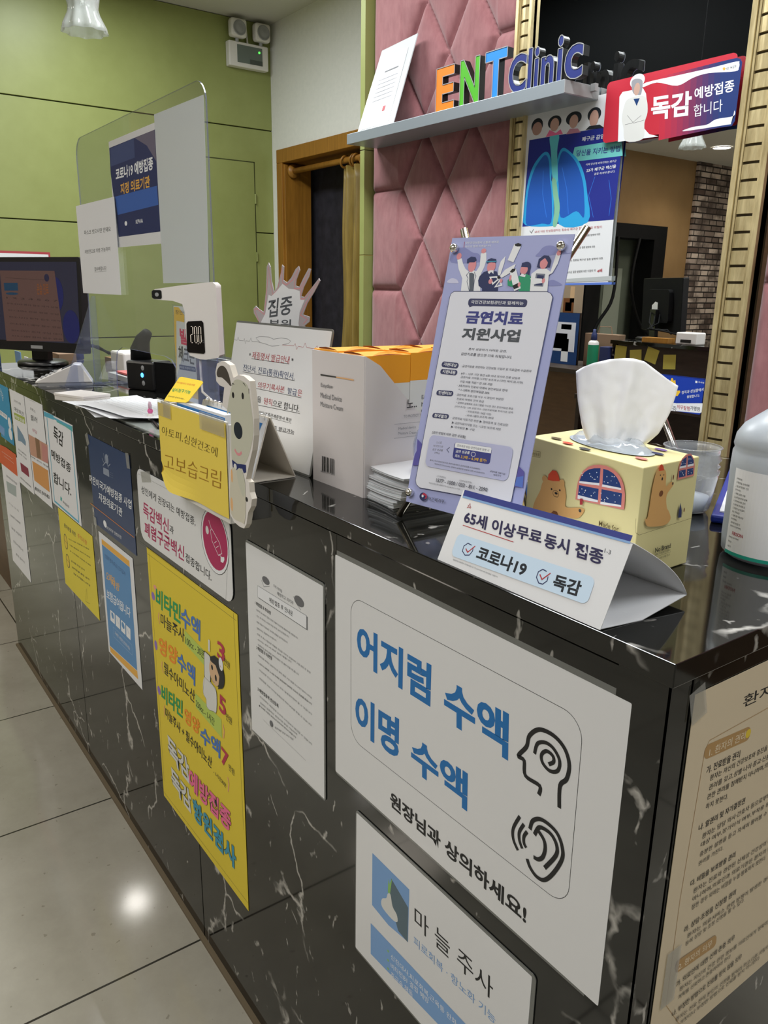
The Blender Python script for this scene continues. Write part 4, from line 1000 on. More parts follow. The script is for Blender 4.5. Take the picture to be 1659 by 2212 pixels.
  ('L','k',0.4,0,[(109.1,65.8),(218.4,66.7)]),
  ('T','위임장 지참후 발급가능','k',0,(108.8,54.9),(108.4,48.3),(230.7,58.6)),
  ('L','k',0.4,0,[(108.4,48.0),(230.5,52.3)]),
 ]),
 'burst':dict(O=(-0.99, 0.16, 0.99),u=(1.0, 0.0, 0.0),v=(0.0, 0.0, 1.0),W=270.0,H=310.0,ops=[
  ('O','outline',[(46.6,196.2),(27.2,211.7),(26.4,219.8),(34.8,224.1),(45.8,219.4),(63.2,214.9),(73.8,250.6),(77.9,287.4),(84.6,293.4),(90.6,287.2),(93.6,264.3),(101.2,248.1),(111.8,254.9),(125.0,277.5),(129.5,289.6),(135.4,286.8),(132.6,266.3),(144.3,262.6),(158.2,270.1),(172.0,282.8),(181.6,287.2),(185.1,280.9),(173.4,266.4),(171.3,258.2),(182.6,256.4),(196.0,270.1),(210.9,283.3),(218.0,282.4),(212.4,271.8),(195.6,255.6),(187.9,242.8),(197.1,241.2),(217.5,254.1),(240.7,269.2),(243.8,265.7),(228.1,250.6),(206.1,232.3),(192.8,215.4),(213.1,212.5),(211.1,205.1),(198.0,199.0),(204.8,169.7),(49.1,161.6)]),
  ('L','pk3',1.6,0,[(46.7,197.2),(29.9,217.9),(39.1,220.2),(65.2,211.0),(75.8,246.7),(84.3,287.3),(91.3,260.5),(96.8,243.2),(113.7,251.1),(129.3,285.0),(130.4,262.6),(142.2,258.9),(162.0,266.4),(180.7,282.7),(167.6,260.9),(167.3,253.5),(184.4,253.7),(213.7,279.8),(190.0,252.0),(184.0,239.1),(197.1,238.4),(240.7,265.7),(202.5,232.2),(185.2,214.3),(205.6,208.6),(194.3,201.6)]),
  ('P','w',[(53.4,198.5),(69.7,213.1),(82.0,242.9),(92.5,241.2),(109.5,249.1),(130.3,260.7),(149.9,253.4),(169.2,252.6),(184.3,250.1),(185.9,237.3),(198.9,237.6),(183.5,218.8),(179.2,201.9),(186.0,170.3),(58.2,164.2)]),
  ('T','집중','gy3',0.03,(81.6,235.1),(75.7,205.4),(163.2,244.3)),
  ('T','부위','gy3',0.03,(82.1,203.7),(80.6,189.7),(156.1,206.6)),
 ]),
 'dog':dict(O=(-0.72, -0.0395, 0.915),u=(1.0, 0.0, 0.0),v=(0.0, 0.0, 1.0),W=135.0,H=245.0,ops=[
  ('O','outline',[(78.9,172.8),(50.5,180.1),(59.2,204.6),(45.2,205.8),(35.2,210.2),(33.8,222.2),(40.2,233.6),(53.4,237.7),(63.5,238.2),(78.0,234.6),(87.7,219.7),(103.6,224.9),(117.6,224.7),(133.2,220.1),(138.2,195.2),(141.4,175.0),(140.1,153.9),(134.2,134.0),(123.6,113.8),(113.9,93.3),(122.0,90.6),(123.5,77.6),(128.8,70.0),(125.8,59.3),(116.8,49.3),(110.7,31.9),(102.9,24.2),(90.4,23.3),(72.8,25.9),(61.9,33.8),(61.4,73.4)]),
  ('S','bk',[(42.1,227.3),(52.8,231.9),(64.1,230.8),(73.4,223.7),(79.7,211.5),(78.2,208.2),(69.8,211.6),(53.9,216.5),(41.1,216.3),(37.6,220.3)]),
  ('S','dg',[(74.7,196.0),(68.5,182.3),(64.9,170.9),(76.2,170.3),(73.7,112.3),(89.6,108.6),(111.7,112.7),(127.1,130.6),(137.8,153.6),(138.8,169.4),(133.7,194.6),(128.1,212.4),(117.0,217.4),(98.4,218.7),(85.9,213.2)]),
  ('E','k',(85.1,197.6),(88.5,197.9),(85.4,201.5)),
  ('E','k',(112.7,199.6),(116.0,200.0),(113.0,203.8)),
  ('L','k',1,0,[(81.9,209.1),(84.7,212.6),(89.4,211.5)]),
  ('L','k',1,0,[(114.2,216.1),(118.7,215.0),(120.8,212.5)]),
  ('L','k',1,0,[(130.3,210.6),(130.3,204.5)]),
  ('E','nk',(96.1,153.6),(108.5,155.4),(97.0,164.5)),
  ('L','pk3',3.6,0,[(84.2,127.0),(90.7,122.6),(98.1,122.8),(104.4,126.7)]),
  ('P','nv4',[(74.4,111.9),(89.7,109.1),(115.3,112.2),(115.3,102.4),(108.4,100.0),(104.0,105.7),(88.9,100.0),(76.6,101.6)]),
  ('E','w2',(83.8,103.9),(88.3,104.7),(84.1,108.1)),
  ('S','dg2',[(71.1,96.0),(88.9,99.5),(97.6,85.5),(109.6,83.6),(111.2,72.8),(111.2,55.9),(106.0,33.0),(98.4,31.1),(64.7,36.9)]),
  ('S','dg',[(88.9,99.5),(96.6,104.3),(103.8,102.4),(111.2,88.3),(110.0,72.5),(103.6,67.7),(96.9,75.3),(90.3,86.3)]),
  ('E','pe',(72.6,89.5),(75.6,90.1),(73.3,98.7)),
  ('E','pe',(69.2,49.6),(72.8,50.5),(70.0,59.1)),
  ('E','k',(114.4,66.5),(117.6,67.2),(114.6,69.6)),
 ]),
 'ysheet':dict(O=(-0.911, -0.034, 0.938),u=(1.0, 0.0, 0.0),v=(0.0, 0.0, 1.0),W=239.0,H=136.0,ops=[
  ('T','아토피,심한건조에','br',-0.025,(13.8,96.5),(8.8,82.1),(214.8,95.4)),
  ('T','고보습크림','br2',-0.02,(14.7,53.7),(10.6,28.1),(221.6,64.1)),
 ]),
 'card':dict(O=(-0.95, -0.03, 1.074),u=(1.0, 0.0, 0.0),v=(0.0, 0.6428, 0.766),W=130.0,H=60.0,ops=[
  ('O','outline',[(50.2,-2.8),(48.5,5.5),(46.2,42.4),(52.1,44.5),(127.8,46.0),(134.5,44.1),(134.6,41.6),(129.7,9.1),(124.8,5.6)]),
  ('T','아기들바디 보습크림','or2',0,(49.8,35.0),(51.1,31.7),(114.7,38.2)),
  ('T','실비청구가능','gn',0.02,(49.7,22.9),(53.8,16.6),(116.0,26.8)),
  ('T','건보내역 문의하세요~','k2',0,(52.9,8.7),(54.0,6.3),(114.1,11.7)),
 ]),
 'fever':dict(O=(-1.2, 0.148, 1.04),u=(1.0, 0.0, 0.0),v=(0.0, 0.0, 1.0),W=170.0,H=175.0,ops=[
  ('P','ye2',[(-93.1,163.3),(-68.3,163.1),(-40.6,148.5),(-42.5,134.7),(-83.8,136.4),(-96.5,33.3),(-99.2,96.6)]),
  ('T','잠깐!','k',0,(-85.5,157.4),(-86.6,149.5),(-41.7,157.0)),
  ('T','발열','rd2',0.06,(-69.4,123.0),(-69.2,91.3),(13.0,120.2)),
  ('T','체크는','k',0.04,(-81.4,87.8),(-82.2,56.4),(0.1,85.4)),
  ('RR','b3',2,(-81.3,49.2),(-79.9,39.4),(2.4,51.0)),
  ('T','체온을 측정해 주세요','w',0,(-77.9,46.8),(-77.5,42.3),(-0.2,48.2)),
 ]),
 'lung':dict(O=(-1.945, 1.762, 1.268),u=(1.0, 0.0, 0.0),v=(0.0, 0.0, 1.0),W=432.0,H=594.0,ops=[
  ('P','vn',[(24.7,496.8),(441.8,493.3),(432.3,205.6),(15.2,203.4)]),
  ('P','tq',[(240.4,448.2),(435.0,448.4),(445.8,398.7),(259.0,402.1),(230.6,410.1)]),
  ('S','cy2',[(30.8,208.1),(18.5,257.5),(26.8,342.5),(48.5,403.5),(83.3,438.6),(108.4,448.6),(128.0,436.2),(143.1,394.1),(143.4,353.3),(156.5,331.6),(167.7,217.1),(169.5,198.7)]),
  ('S','cy3',[(38.7,207.7),(30.5,256.7),(35.6,331.1),(57.2,392.3),(88.0,427.9),(109.4,438.3),(126.3,416.1),(137.5,353.8),(149.4,306.5),(157.1,212.4),(112.3,209.4)]),
  ('S','cy2',[(170.7,335.6),(161.5,392.2),(171.5,436.4),(187.7,452.0),(213.4,441.6),(258.4,407.1),(290.6,359.8),(310.7,299.1),(324.4,203.9),(194.8,202.7)]),
  ('S','cy3',[(180.7,329.6),(170.2,391.4),(179.2,430.6),(192.3,441.5),(218.2,428.7),(252.5,397.9),(281.4,350.8),(297.0,300.2),(305.7,219.9),(268.9,242.2),(199.7,225.8)]),
  ('S','tq2',[(123.6,497.1),(165.5,496.8),(162.3,442.4),(174.3,350.5),(150.8,352.6),(133.0,445.8)]),
  ('S','tq3',[(147.1,352.9),(165.5,351.3),(178.3,309.4),(193.0,257.1),(184.0,200.6),(165.5,201.5),(167.3,258.7)]),
  ('L','b8',3,0,[(103.0,387.8),(106.6,309.8),(133.0,229.5)]),
  ('L','b8',3,0,[(190.5,389.3),(219.2,316.3),(234.7,234.0)]),
  ('L','b8',2,0,[(338.9,345.6),(318.5,288.6),(346.4,217.6)]),
  ('L','b8',2,0,[(398.8,330.5),(415.1,271.8),(411.6,218.9)]),
  ('E','dk',(58.9,539.9),(86.8,536.1),(56.6,563.9)),
  ('E','fc2',(59.8,529.6),(83.3,526.5),(57.8,551.1)),
  ('E','dk',(141.2,539.6),(172.3,535.2),(139.2,560.6)),
  ('E','fc',(142.0,531.5),(162.3,528.8),(139.9,552.6)),
  ('P','pk',[(103.8,497.1),(120.2,517.6),(150.5,503.7),(170.9,513.3),(183.2,497.0)]),
  ('E','dk',(227.4,539.6),(261.8,534.7),(225.3,560.6)),
  ('E','fc',(228.5,529.8),(247.8,527.1),(226.3,550.8)),
  ('P','pk4',[(197.6,493.6),(213.4,509.1),(248.1,505.5),(263.1,491.5)]),
  ('E','dk',(315.5,538.8),(343.7,534.7),(313.1,560.2)),
  ('E','fc',(315.5,527.1),(334.3,526.8),(312.7,552.3)),
  ('P','dk',[(282.7,496.1),(298.2,505.9),(340.6,504.8),(361.2,492.7)]),
  ('E','fc',(407.5,525.4),(423.0,524.1),(404.5,550.9)),
  ('P','b4',[(367.1,496.6),(384.9,505.7),(421.9,507.4),(426.1,497.7)]),
  ('T','폐구균 감염으로 부터','w',0.02,(271.5,476.0),(269.6,461.7),(444.3,472.4)),
  ('T','당신을 지키는 방법','nv3',0.02,(251.8,437.2),(250.5,417.8),(433.8,432.4)),
  ('T','이제 당신께 이야기하는 폐구균','w',0,(297.4,390.8),(296.2,383.7),(423.4,389.5)),
  ('T','23가 폐구균 백신을','w',0.02,(301.3,373.4),(300.4,362.8),(423.8,375.4)),
  ('T','접종 하셔야 합니다.','w',0,(336.2,357.9),(335.0,350.8),(422.1,358.2)),
  ('T','65세 이상 만성질환자는 침습성 폐구균 질환에 걸릴 위험이','rd',0,(79.8,186.9),(80.5,178.8),(385.8,189.9)),
  ('T','대한 폐구균 질환 발병에 대한','k',0,(277.2,163.0),(277.9,156.3),(381.8,166.3)),
  ('T','대한 폐구균 질환 발병에 대한','k',0,(263.6,124.9),(264.3,118.1),(364.4,127.0)),
  ('T','에는 접종일 폐구균 질환 발병에 대한','k',0,(250.1,83.5),(250.8,76.7),(401.8,88.5)),
  ('T','폐구균 질환 발병에 대한 이점이 약','k',0,(246.9,44.1),(247.8,36.2),(374.9,50.0)),
  ('T','4배','rd',0.04,(381.8,48.4),(382.9,38.2),(402.6,51.8)),
  ('L','k',1.5,0,[(54.7,188.0),(63.3,179.5),(73.8,192.5)]),
  ('P','gy4',[(242.4,17.7),(446.4,27.9),(446.9,12.9),(242.2,5.4)]),
  ('P','b4',[(243.9,3.3),(448.8,7.9),(448.3,0.3),(243.1,-3.6)]),
 ]),
 'fluvac':dict(O=(-1.573, 1.7475, 1.7102),u=(1.0, 0.0, 0.0),v=(0.0, 0.0, 1.0),W=449.0,H=179.0,ops=[
  ('P','gr0',[(205.2,160.9),(226.3,161.1),(238.5,-16.5),(217.0,-17.3)]),
  ('P','gr1',[(225.8,161.2),(246.6,161.4),(259.2,-15.6),(238.0,-16.4)]),
  ('P','gr2',[(246.1,161.5),(266.7,161.8),(279.6,-14.7),(258.6,-15.5)]),
  ('P','gr3',[(266.2,161.8),(286.5,162.1),(299.7,-13.9),(279.0,-14.7)]),
  ('P','gr4',[(286.0,162.2),(306.0,162.4),(319.5,-13.0),(299.1,-13.8)]),
  ('P','gr5',[(305.5,162.5),(325.3,162.7),(339.1,-12.2),(319.0,-12.9)]),
  ('P','gr6',[(324.8,162.8),(344.3,163.0),(358.4,-11.3),(338.6,-12.1)]),
  ('P','gr7',[(343.8,163.1),(363.1,163.3),(377.5,-10.5),(357.9,-11.3)]),
  ('P','gr8',[(362.6,163.4),(381.6,163.6),(396.3,-9.7),(377.0,-10.5)]),
  ('P','gr9',[(381.1,163.7),(399.9,163.9),(414.9,-8.9),(395.8,-9.7)]),
  ('P','gr10',[(399.4,164.0),(446.6,164.0),(459.8,159.1),(465.9,149.5),(465.6,2.3),(457.9,-9.9),(414.4,-8.9)]),
  ('S','w',[(140.4,142.1),(190.5,146.5),(263.6,125.5),(314.0,137.5),(363.8,140.8),(446.9,130.5),(457.5,137.5),(457.2,149.2),(448.0,154.8),(371.9,153.3),(270.4,153.4),(150.4,153.4)]),
  ('S','w',[(301.9,-3.1),(332.2,4.3),(377.9,4.3),(406.2,14.7),(459.0,15.2),(460.3,29.0),(454.4,-2.2),(442.9,-4.6)]),
  ('P','w',[(63.2,-2.9),(53.6,129.9),(64.3,141.6),(140.7,139.9),(154.3,122.4),(165.6,77.2),(145.6,53.7),(157.8,25.5),(180.4,4.9),(215.6,-6.2)]),
  ('S','w2',[(93.7,-4.4),(79.9,36.0),(70.4,64.4),(75.3,99.7),(85.3,115.9),(114.2,120.2),(143.4,117.7),(159.4,104.3),(166.7,68.3),(159.0,38.6),(158.8,-5.7)]),
  ('E','w',(117.6,163.3),(144.9,160.8),(115.2,183.3)),
  ('S','g3',[(97.8,149.3),(96.8,167.0),(113.9,170.5),(137.0,160.0),(136.8,125.3),(125.5,122.8),(107.2,130.1)]),
  ('E','fc3',(118.7,140.5),(129.9,139.1),(116.5,158.3)),
  ('P','b3',[(109.1,114.4),(123.5,92.3),(132.5,112.9)]),
  ('L','g1',1,0,[(90.7,70.5),(117.6,44.4),(157.9,47.6)]),
  ('L','g1',1,0,[(144.5,62.7),(111.6,45.2),(84.9,44.4)]),
  ('T','독감','w',0.05,(175.6,110.3),(182.5,42.0),(316.0,104.3)),
  ('T','예방접종','w',0.03,(324.0,109.1),(327.3,77.8),(448.4,110.7)),
  ('T','합니다','w',0.0,(327.8,63.2),(331.2,30.7),(419.4,65.2)),
  ('P','oy',[(407.1,144.0),(411.3,148.0),(417.8,142.9),(412.8,137.9)]),
  ('T','GC 녹십자','k2',0,(419.2,145.7),(419.8,138.6),(449.2,146.8)),
 ]),
 'bcard':dict(O=(-1.29, 1.755, 0.882),u=(1.0, 0.0, 0.0),v=(0.0, 0.0, 1.0),W=183.0,H=108.0,ops=[
  ('P','ye',[(53.1,91.5),(56.5,97.2),(63.5,90.8),(66.2,101.6),(71.4,102.1),(75.4,93.7),(81.0,97.8),(85.3,80.7),(85.6,63.1),(101.3,66.6),(103.9,61.6),(95.6,48.3),(71.5,45.6),(60.9,63.9)]),
  ('P','w',[(-10.3,25.1),(94.6,25.2),(185.9,36.4),(187.0,8.9),(180.6,5.3),(-6.4,-5.6)]),
  ('T','현금영수증','g1',0.01,(12.0,19.4),(13.3,2.4),(96.8,14.8)),
  ('T','의무발행','rd',0.02,(97.1,22.0),(98.2,7.9),(143.3,20.7)),
  ('T','가맹점','k2',0.02,(144.9,23.7),(145.9,10.5),(178.1,23.4)),
  ('T','정직과 성실함에서','w',0.01,(108.6,65.6),(108.8,55.1),(183.1,84.1)),
  ('T','출발합니다.','w',0.01,(128.9,53.9),(129.3,45.3),(172.6,63.1)),
  ('RR','w',1,(151.8,102.1),(152.7,95.3),(158.7,102.1)),
  ('T','국세청','w',0,(161.5,101.7),(162.2,96.3),(181.9,101.0)),
 ]),
 'covid':dict(O=(-1.643, 0.1545, 1.327),u=(1.0, 0.0, 0.0),v=(0.0, 0.0, 1.0),W=291.0,H=226.0,ops=[
  ('P','nb',[(1.7,213.0),(286.3,213.5),(284.2,23.4),(23.4,22.5),(-0.8,159.7)]),
  ('P','nb2',[(8.4,211.1),(164.2,212.8),(162.7,175.7),(2.8,174.1)]),
  ('P','nb3',[(15.5,109.4),(279.5,110.7),(281.7,74.5),(27.4,70.0)]),
  ('P','nb4',[(170.3,212.6),(283.6,213.5),(284.4,155.1),(237.2,190.2)]),
  ('T','코로나19 예방접종','w',0.05,(34.8,166.7),(31.7,141.9),(267.1,167.1)),
  ('T','지정 의료기관','oy',0.04,(59.3,133.3),(57.5,110.4),(242.9,133.8)),
  ('T','KPHA','w',0.02,(143.9,53.0),(143.5,44.8),(187.6,53.7)),
  ('E','w',(79.0,49.1),(87.6,48.7),(80.1,53.9)),
 ]),
 'wpap':dict(O=(-1.922, 0.1495, 1.221),u=(1.0, 0.0, 0.0),v=(0.0, 0.0, 1.0),W=304.0,H=214.5,ops=[
  ('T','마스크 벗으시면 안돼요','k2',0,(55.1,153.2),(53.7,142.5),(264.7,152.9)),
  ('T','처방전으로 처방 가능하며','k2',0,(45.5,106.4),(44.3,96.7),(249.5,109.0)),
  ('T','접수바랍니다','k2',0,(115.9,64.0),(114.1,54.4),(210.6,65.9)),
  ('L','k2',0.5,0,[(113.4,52.0),(207.7,54.3)]),
 ]),
 'mon':dict(O=(-2.651, -0.0113, 1.0365),u=(0.8719, 0.4897, 0.0015),v=(-0.0282, 0.0454, 0.9986),W=479.7,H=283.9,ops=[
  ('P','ms',[(145.8,243.5),(378.4,243.5),(401.6,34.8),(153.7,26.8),(147.6,163.6)]),
  ('E','mb',(377.6,174.1),(409.4,171.4),(381.7,226.6)),
  ('E','mb',(434.6,79.5),(468.2,74.0),(438.1,129.2)),
  ('P','ms',[(150.7,243.5),(378.4,243.5),(401.6,34.8),(158.7,27.0)]),
  ('P','mt',[(159.3,206.4),(220.3,207.0),(220.5,183.4),(160.3,182.6)]),
  ('E','mt',(192.8,173.9),(219.6,174.3),(193.2,178.0)),
  ('E','mb2',(344.6,223.1),(354.8,223.2),(345.5,234.6)),
  ('T','온습 진료','mo',0.03,(301.2,206.2),(300.7,172.9),(350.2,206.7)),
  ('L','mk',0.8,0,[(168.2,221.7),(334.8,216.4)]),
  ('T','1 2 3 4 5 6 7','mk',0,(167.4,163.9),(167.8,158.8),(385.6,157.8)),
  ('T','010-2345 환자 접수 대기 성명','mk',0,(168.1,146.8),(168.6,141.7),(384.0,137.9)),
  ('T','011-3456 진료 완료 수납','mk',0,(171.0,126.3),(171.5,121.2),(387.1,118.0)),
  ('T','012-1212 환자 접수 대기','mk',0,(173.9,105.7),(174.4,100.6),(390.2,98.1)),
  ('T','013-3311 예약 접수 완료','mk',0,(176.9,85.1),(177.3,79.9),(393.3,78.2)),
  ('T','014-5521 환자 수납 대기','mk',0,(179.8,64.4),(180.3,59.2),(394.1,58.1)),
  ('T','015-1289 환자 접수 완료','mk',0,(180.6,47.1),(181.1,41.9),(395.3,43.0)),
 ]),
 'dfront':dict(O=(-0.6258, 0.0725, 0.99),u=(1.0, 0.0, 0.0),v=(0.0, 0.0, 1.0),W=121.8,H=177.0,ops=[
  ('P','k2',[(22.2,146.8),(60.4,147.2),(60.4,145.6),(22.2,144.8)]),
  ('P','pe',[(60.4,147.2),(100.4,147.6),(100.5,145.8),(60.4,145.6)]),
  ('T','Easydew','g1',0,(22.7,135.4),(22.6,128.7),(52.0,135.7)),
  ('T','Medical Device','g1',0,(21.7,122.6),(21.6,115.9),(73.2,123.0)),
  ('T','Moisture Cream','g1',0,(21.6,110.7),(21.5,104.2),(75.8,111.0)),
  ('P','k',[(24.8,37.4),(26.5,37.5),(26.3,16.8),(24.5,16.7)]),
  ('P','k',[(28.0,37.5),(28.9,37.5),(28.7,16.9),(27.8,16.9)]),
  ('P','k',[(30.1,37.6),(32.3,37.7),(32.1,17.1),(29.9,17.0)]),
  ('P','k',[(33.6,37.7),(34.4,37.7),(34.2,17.2),(33.4,17.1)]),
  ('P','k',[(36.1,37.8),(36.9,37.8),(36.8,17.3),(35.9,17.3)]),
  ('P','k',[(38.2,37.8),(40.1,37.9),(40.0,17.5),(38.1,17.4)]),
  ('P','k',[(41.6,38.0),(42.4,38.0),(42.3,17.6),(41.4,17.5)]),
  ('P','k',[(45.4,38.1),(47.0,38.1),(46.9,17.8),(45.2,17.7)]),
  ('P','k',[(48.3,38.2),(49.1,38.2),(49.0,17.9),(48.2,17.9)]),
  ('P','k',[(49.9,38.2),(51.4,38.3),(51.3,18.0),(49.8,17.9)]),
  ('P','k',[(52.6,38.3),(53.5,38.4),(53.4,18.1),(52.5,18.1)]),
  ('P','k',[(54.3,38.4),(55.3,38.4),(55.2,18.2),(54.2,18.2)]),
  ('T','8809329411034','g1',0,(21.7,16.9),(21.7,14.5),(55.7,18.9)),
 ]),
 'dside':dict(O=(-0.5025, 0.0725, 0.99),u=(0.0, 1.0, 0.0),v=(0.0, 0.0, 1.0),W=137.5,H=177.0,ops=[
  ('T','노..','k',0.01,(64.3,120.9),(64.0,109.2),(80.5,122.0)),
  ('T','TO PROTECT THE','g1',0,(59.5,101.5),(59.6,98.3),(92.3,101.1)),
  ('L','k2',0.3,0,[(45.1,90.9),(92.6,90.6)]),
  ('L','k2',0.3,0,[(44.9,72.9),(93.3,72.9)]),
  ('T','Medical device','g1',0,(51.8,86.5),(51.7,83.3),(79.6,86.3)),
  ('T','Moisture Cream','g1',0,(51.7,80.6),(51.6,77.1),(80.6,79.1)),
 ]),
 'certif':dict(O=(-3.4806, 1.66, 1.915),u=(1.0, 0.0, 0.0),v=(0.8334, 0.0, 0.5526),W=880.6,H=696.7,ops=[
 ]),
}
# ================================================================== THE ROOM
def sbox(name, *a, m, bevel=0):
    mb = MB(); mb.box(*a, m); return struct(mb.build(name, bevel=bevel))
sbox('floor', -7.2, 2.6, -5.0, 3.4, -0.05, 0, m=M_TILE)
sbox('ceiling', -7.2, 2.6, -0.2, 3.4, 3.1, 3.15, m=M_CEIL)
sbox('ceiling', -7.2, 2.6, -5.0, -0.2, 2.42, 2.47, m=M_CEIL)
sbox('trim_1', -7.2, 2.6, -0.2, -0.17, 2.36, 3.1, m=M_BLACKG)           # dark glossy bulkhead over the counter
# far green wall: painted boards with open joints
mb = MB(); mb.box(-5.75, -5.604, -0.9, 2.9, 0, 3.1, mat('joint_dark', S('3c4019'), 0.8))  # dark olive backing between the boards
zs = [0, 0.868, 1.642, 2.382, 3.1]
for a, b in zip(zs, zs[1:]): mb.box(-5.62, -5.59, -0.9, 2.7, a + 0.004, b - 0.004, M_GREEN)
struct(mb.build('wall_left', bevel=0.002))
# flush door in the green wall
d = MB(); d.box(-5.592, -5.586, 2.14, 2.537, 0.02, 2.143, M_GREEN); door = struct(d.build('door_2', bevel=0.0015, at=(-5.59, 2.34, 0)))
g = MB()
for a in ((2.132, 2.14, 0.02, 2.151), (2.537, 2.545, 0.02, 2.151), (2.132, 2.545, 2.143, 2.151)): g.box(-5.593, -5.5885, a[0], a[1], a[2], a[3], MATS['joint_dark'])
g.build('door_gap', door)
for z in (1.886, 1.461, 0.6):
    h = MB(); h.tube([(-5.58, 2.541, z - 0.035), (-5.58, 2.541, z + 0.035)], 0.007, M_GREEN, 8); h.build('hinge', door)
# waiting room walls (seen in the mirror)
sbox('wall_left', -4.6, -4.5, -3.04, -2.62, 0, 2.42, m=M_BROWNW)
mb = MB(); mb.box(-4.6, -4.5, -2.62, -0.9, 1.82, 2.42, M_BROWNW); struct(mb.build('wall_left'))
mb = MB(); mb.box(-4.6, -4.5, -1.35, -0.9, 0, 1.82, mat('taupe_wall', S('6e6c62'), 0.7)); mb.box(-5.75, -4.5, -0.9, -0.86, 0, 2.42, MATS['taupe_wall'])
struct(mb.build('wall_left'))
mb = MB(); mb.box(-4.62, -4.44, -2.62, -2.44, 0, 1.82, M_BLKM); mb.box(-4.62, -4.44, -2.44, -1.35, 1.7, 1.82, M_BLKM); mb.box(-4.62, -4.48, -1.8, -1.6, 0, 1.7, M_BLKM)
mb.box(-4.75, -4.7, -2.6, -1.3, 0, 1.8, mat('grey_green_panel', S('5a6156'), 0.35)); mb.box(-4.7, -4.695, -2.35, -2.1, 0.75, 1.45, mat('pale_glass', S('8d9488'), 0.3))
struct(mb.build('door_3'))
sbox('wall_left', -4.7, -4.47, -5.0, -3.04, 0, 2.42, m=M_STONE)
sbox('wall_front', -4.7, 2.6, -5.05, -4.95, 0, 2.42, m=M_WHITEW)
sbox('wall_right', 2.5, 2.6, -5.0, 3.0, 0, 3.1, m=M_WHITEW)
# white wall with the framed doorway
mb = MB(); mb.box(-5.6, -5.503, 2.7, 2.95, 0, 3.1, M_WHITEW); mb.box(-5.503, -2.9, 2.7, 2.95, 2.237, 3.1, M_WHITEW); mb.box(-3.9, -2.9, 2.7, 2.95, 0, 2.237, M_WHITEW)
struct(mb.build('wall_back'))
mb = MB()
mb.box(-5.503, -5.42, 2.685, 2.93, 0, 2.141, M_WOOD); mb.box(-5.503, -3.9, 2.685, 2.93, 2.141, 2.237, M_WOOD); mb.box(-5.42, -5.40, 2.70, 2.93, 0, 2.13, M_WOOD)
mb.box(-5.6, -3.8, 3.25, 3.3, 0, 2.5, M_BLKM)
door1 = struct(mb.build('door_1', bevel=0.003))
# block carrying the pink panels
sbox('wall_back', -2.93, 2.6, 1.80, 2.95, 0, 3.1, m=M_CABW)
mb = MB()
for a, b in ((0, 0.93), (0.934, 1.39), (1.394, 1.845), (1.849, 3.1)): mb.box(-2.965, -2.93, 1.735, 2.95, a, b, M_GREEN)
struct(mb.build('trim_2', bevel=0.001))

# curtain rod, rings, gold curtain, dark door curtain
t = thing('curtain_rod', 'wooden curtain rod with round finial across the brown doorway', 'curtain rod', (-5.38, 2.76, 2.08))
mb = MB(); mb.tube([(-5.36, 2.76, 2.083), (-3.95, 2.76, 2.083)], 0.02, M_WOOD, 16); mb.build('rod', t, smooth=True)
mb = MB(); mb.lathe([(0.0, 0), (0.045, 0), (0.05, 0.015), (0.045, 0.03), (0.0, 0.035)], M_WOOD, n=20)
mb.v = [(-5.39 + z, 2.76 + x, 2.083 + y) for x, y, z in mb.v]; mb.build('finial', t, smooth=True)
for i, x in enumerate((-4.66, -4.55, -4.52, -4.43, -4.36)):
    r = MB(); r.tube([(x + 0.012 * math.sin(a), 2.76 + 0.034 * math.cos(a), 2.075 + 0.036 * math.sin(a)) for a in [2 * math.pi * k / 20 for k in range(21)]], 0.0075, M_WOOD, 8); r.build('ring', t, smooth=True)
def cloth(name, x0, x1, y, z0, z1, amp, folds, m, label, cat, thick=0.003, nx=90, nz=24, seed=1, flat=False):
    vs = []
    for k in range(nz + 1):
        for i in range(nx + 1):
            s_ = i / nx; tz = k / nz; x = x0 + (x1 - x0) * s_; z = z0 + (z1 - z0) * tz
            ph = 2 * math.pi * folds * s_ + 0.6 * noise.noise(Vector((s_ * 3, tz * 2, seed)))
            pinch = 0.75 + 0.25 * math.cos(tz * 3)
            dy = amp * math.sin(ph) * pinch + amp * 0.8 * noise.noise(Vector((s_ * 7, tz * 2.4, seed + 5)))
            vs.append((x + 0.012 * noise.noise(Vector((tz * 4, s_ * 2, seed + 9))), y + dy, z))
    fs = [(k * (nx + 1) + i, k * (nx + 1) + i + 1, (k + 1) * (nx + 1) + i + 1, (k + 1) * (nx + 1) + i) for k in range(nz) for i in range(nx)]
    mb = MB(); mb.add(vs, fs, m); o = mb.build(name, smooth=True)
    md = o.modifiers.new('s', 'SOLIDIFY'); md.thickness = thick
    return tag(o, label, cat)
cloth('gold_curtain', -4.69, -4.05, 2.76, 0.05, 2.045, 0.045, 6, M_CURTG, 'olive gold satin curtain gathered at the right of the doorway', 'curtain')
cloth('dark_curtain', -5.5, -3.9, 2.975, 0.02, 2.35, 0.01, 5, M_CURTD, 'very dark patterned curtain hanging inside the doorway', 'curtain')

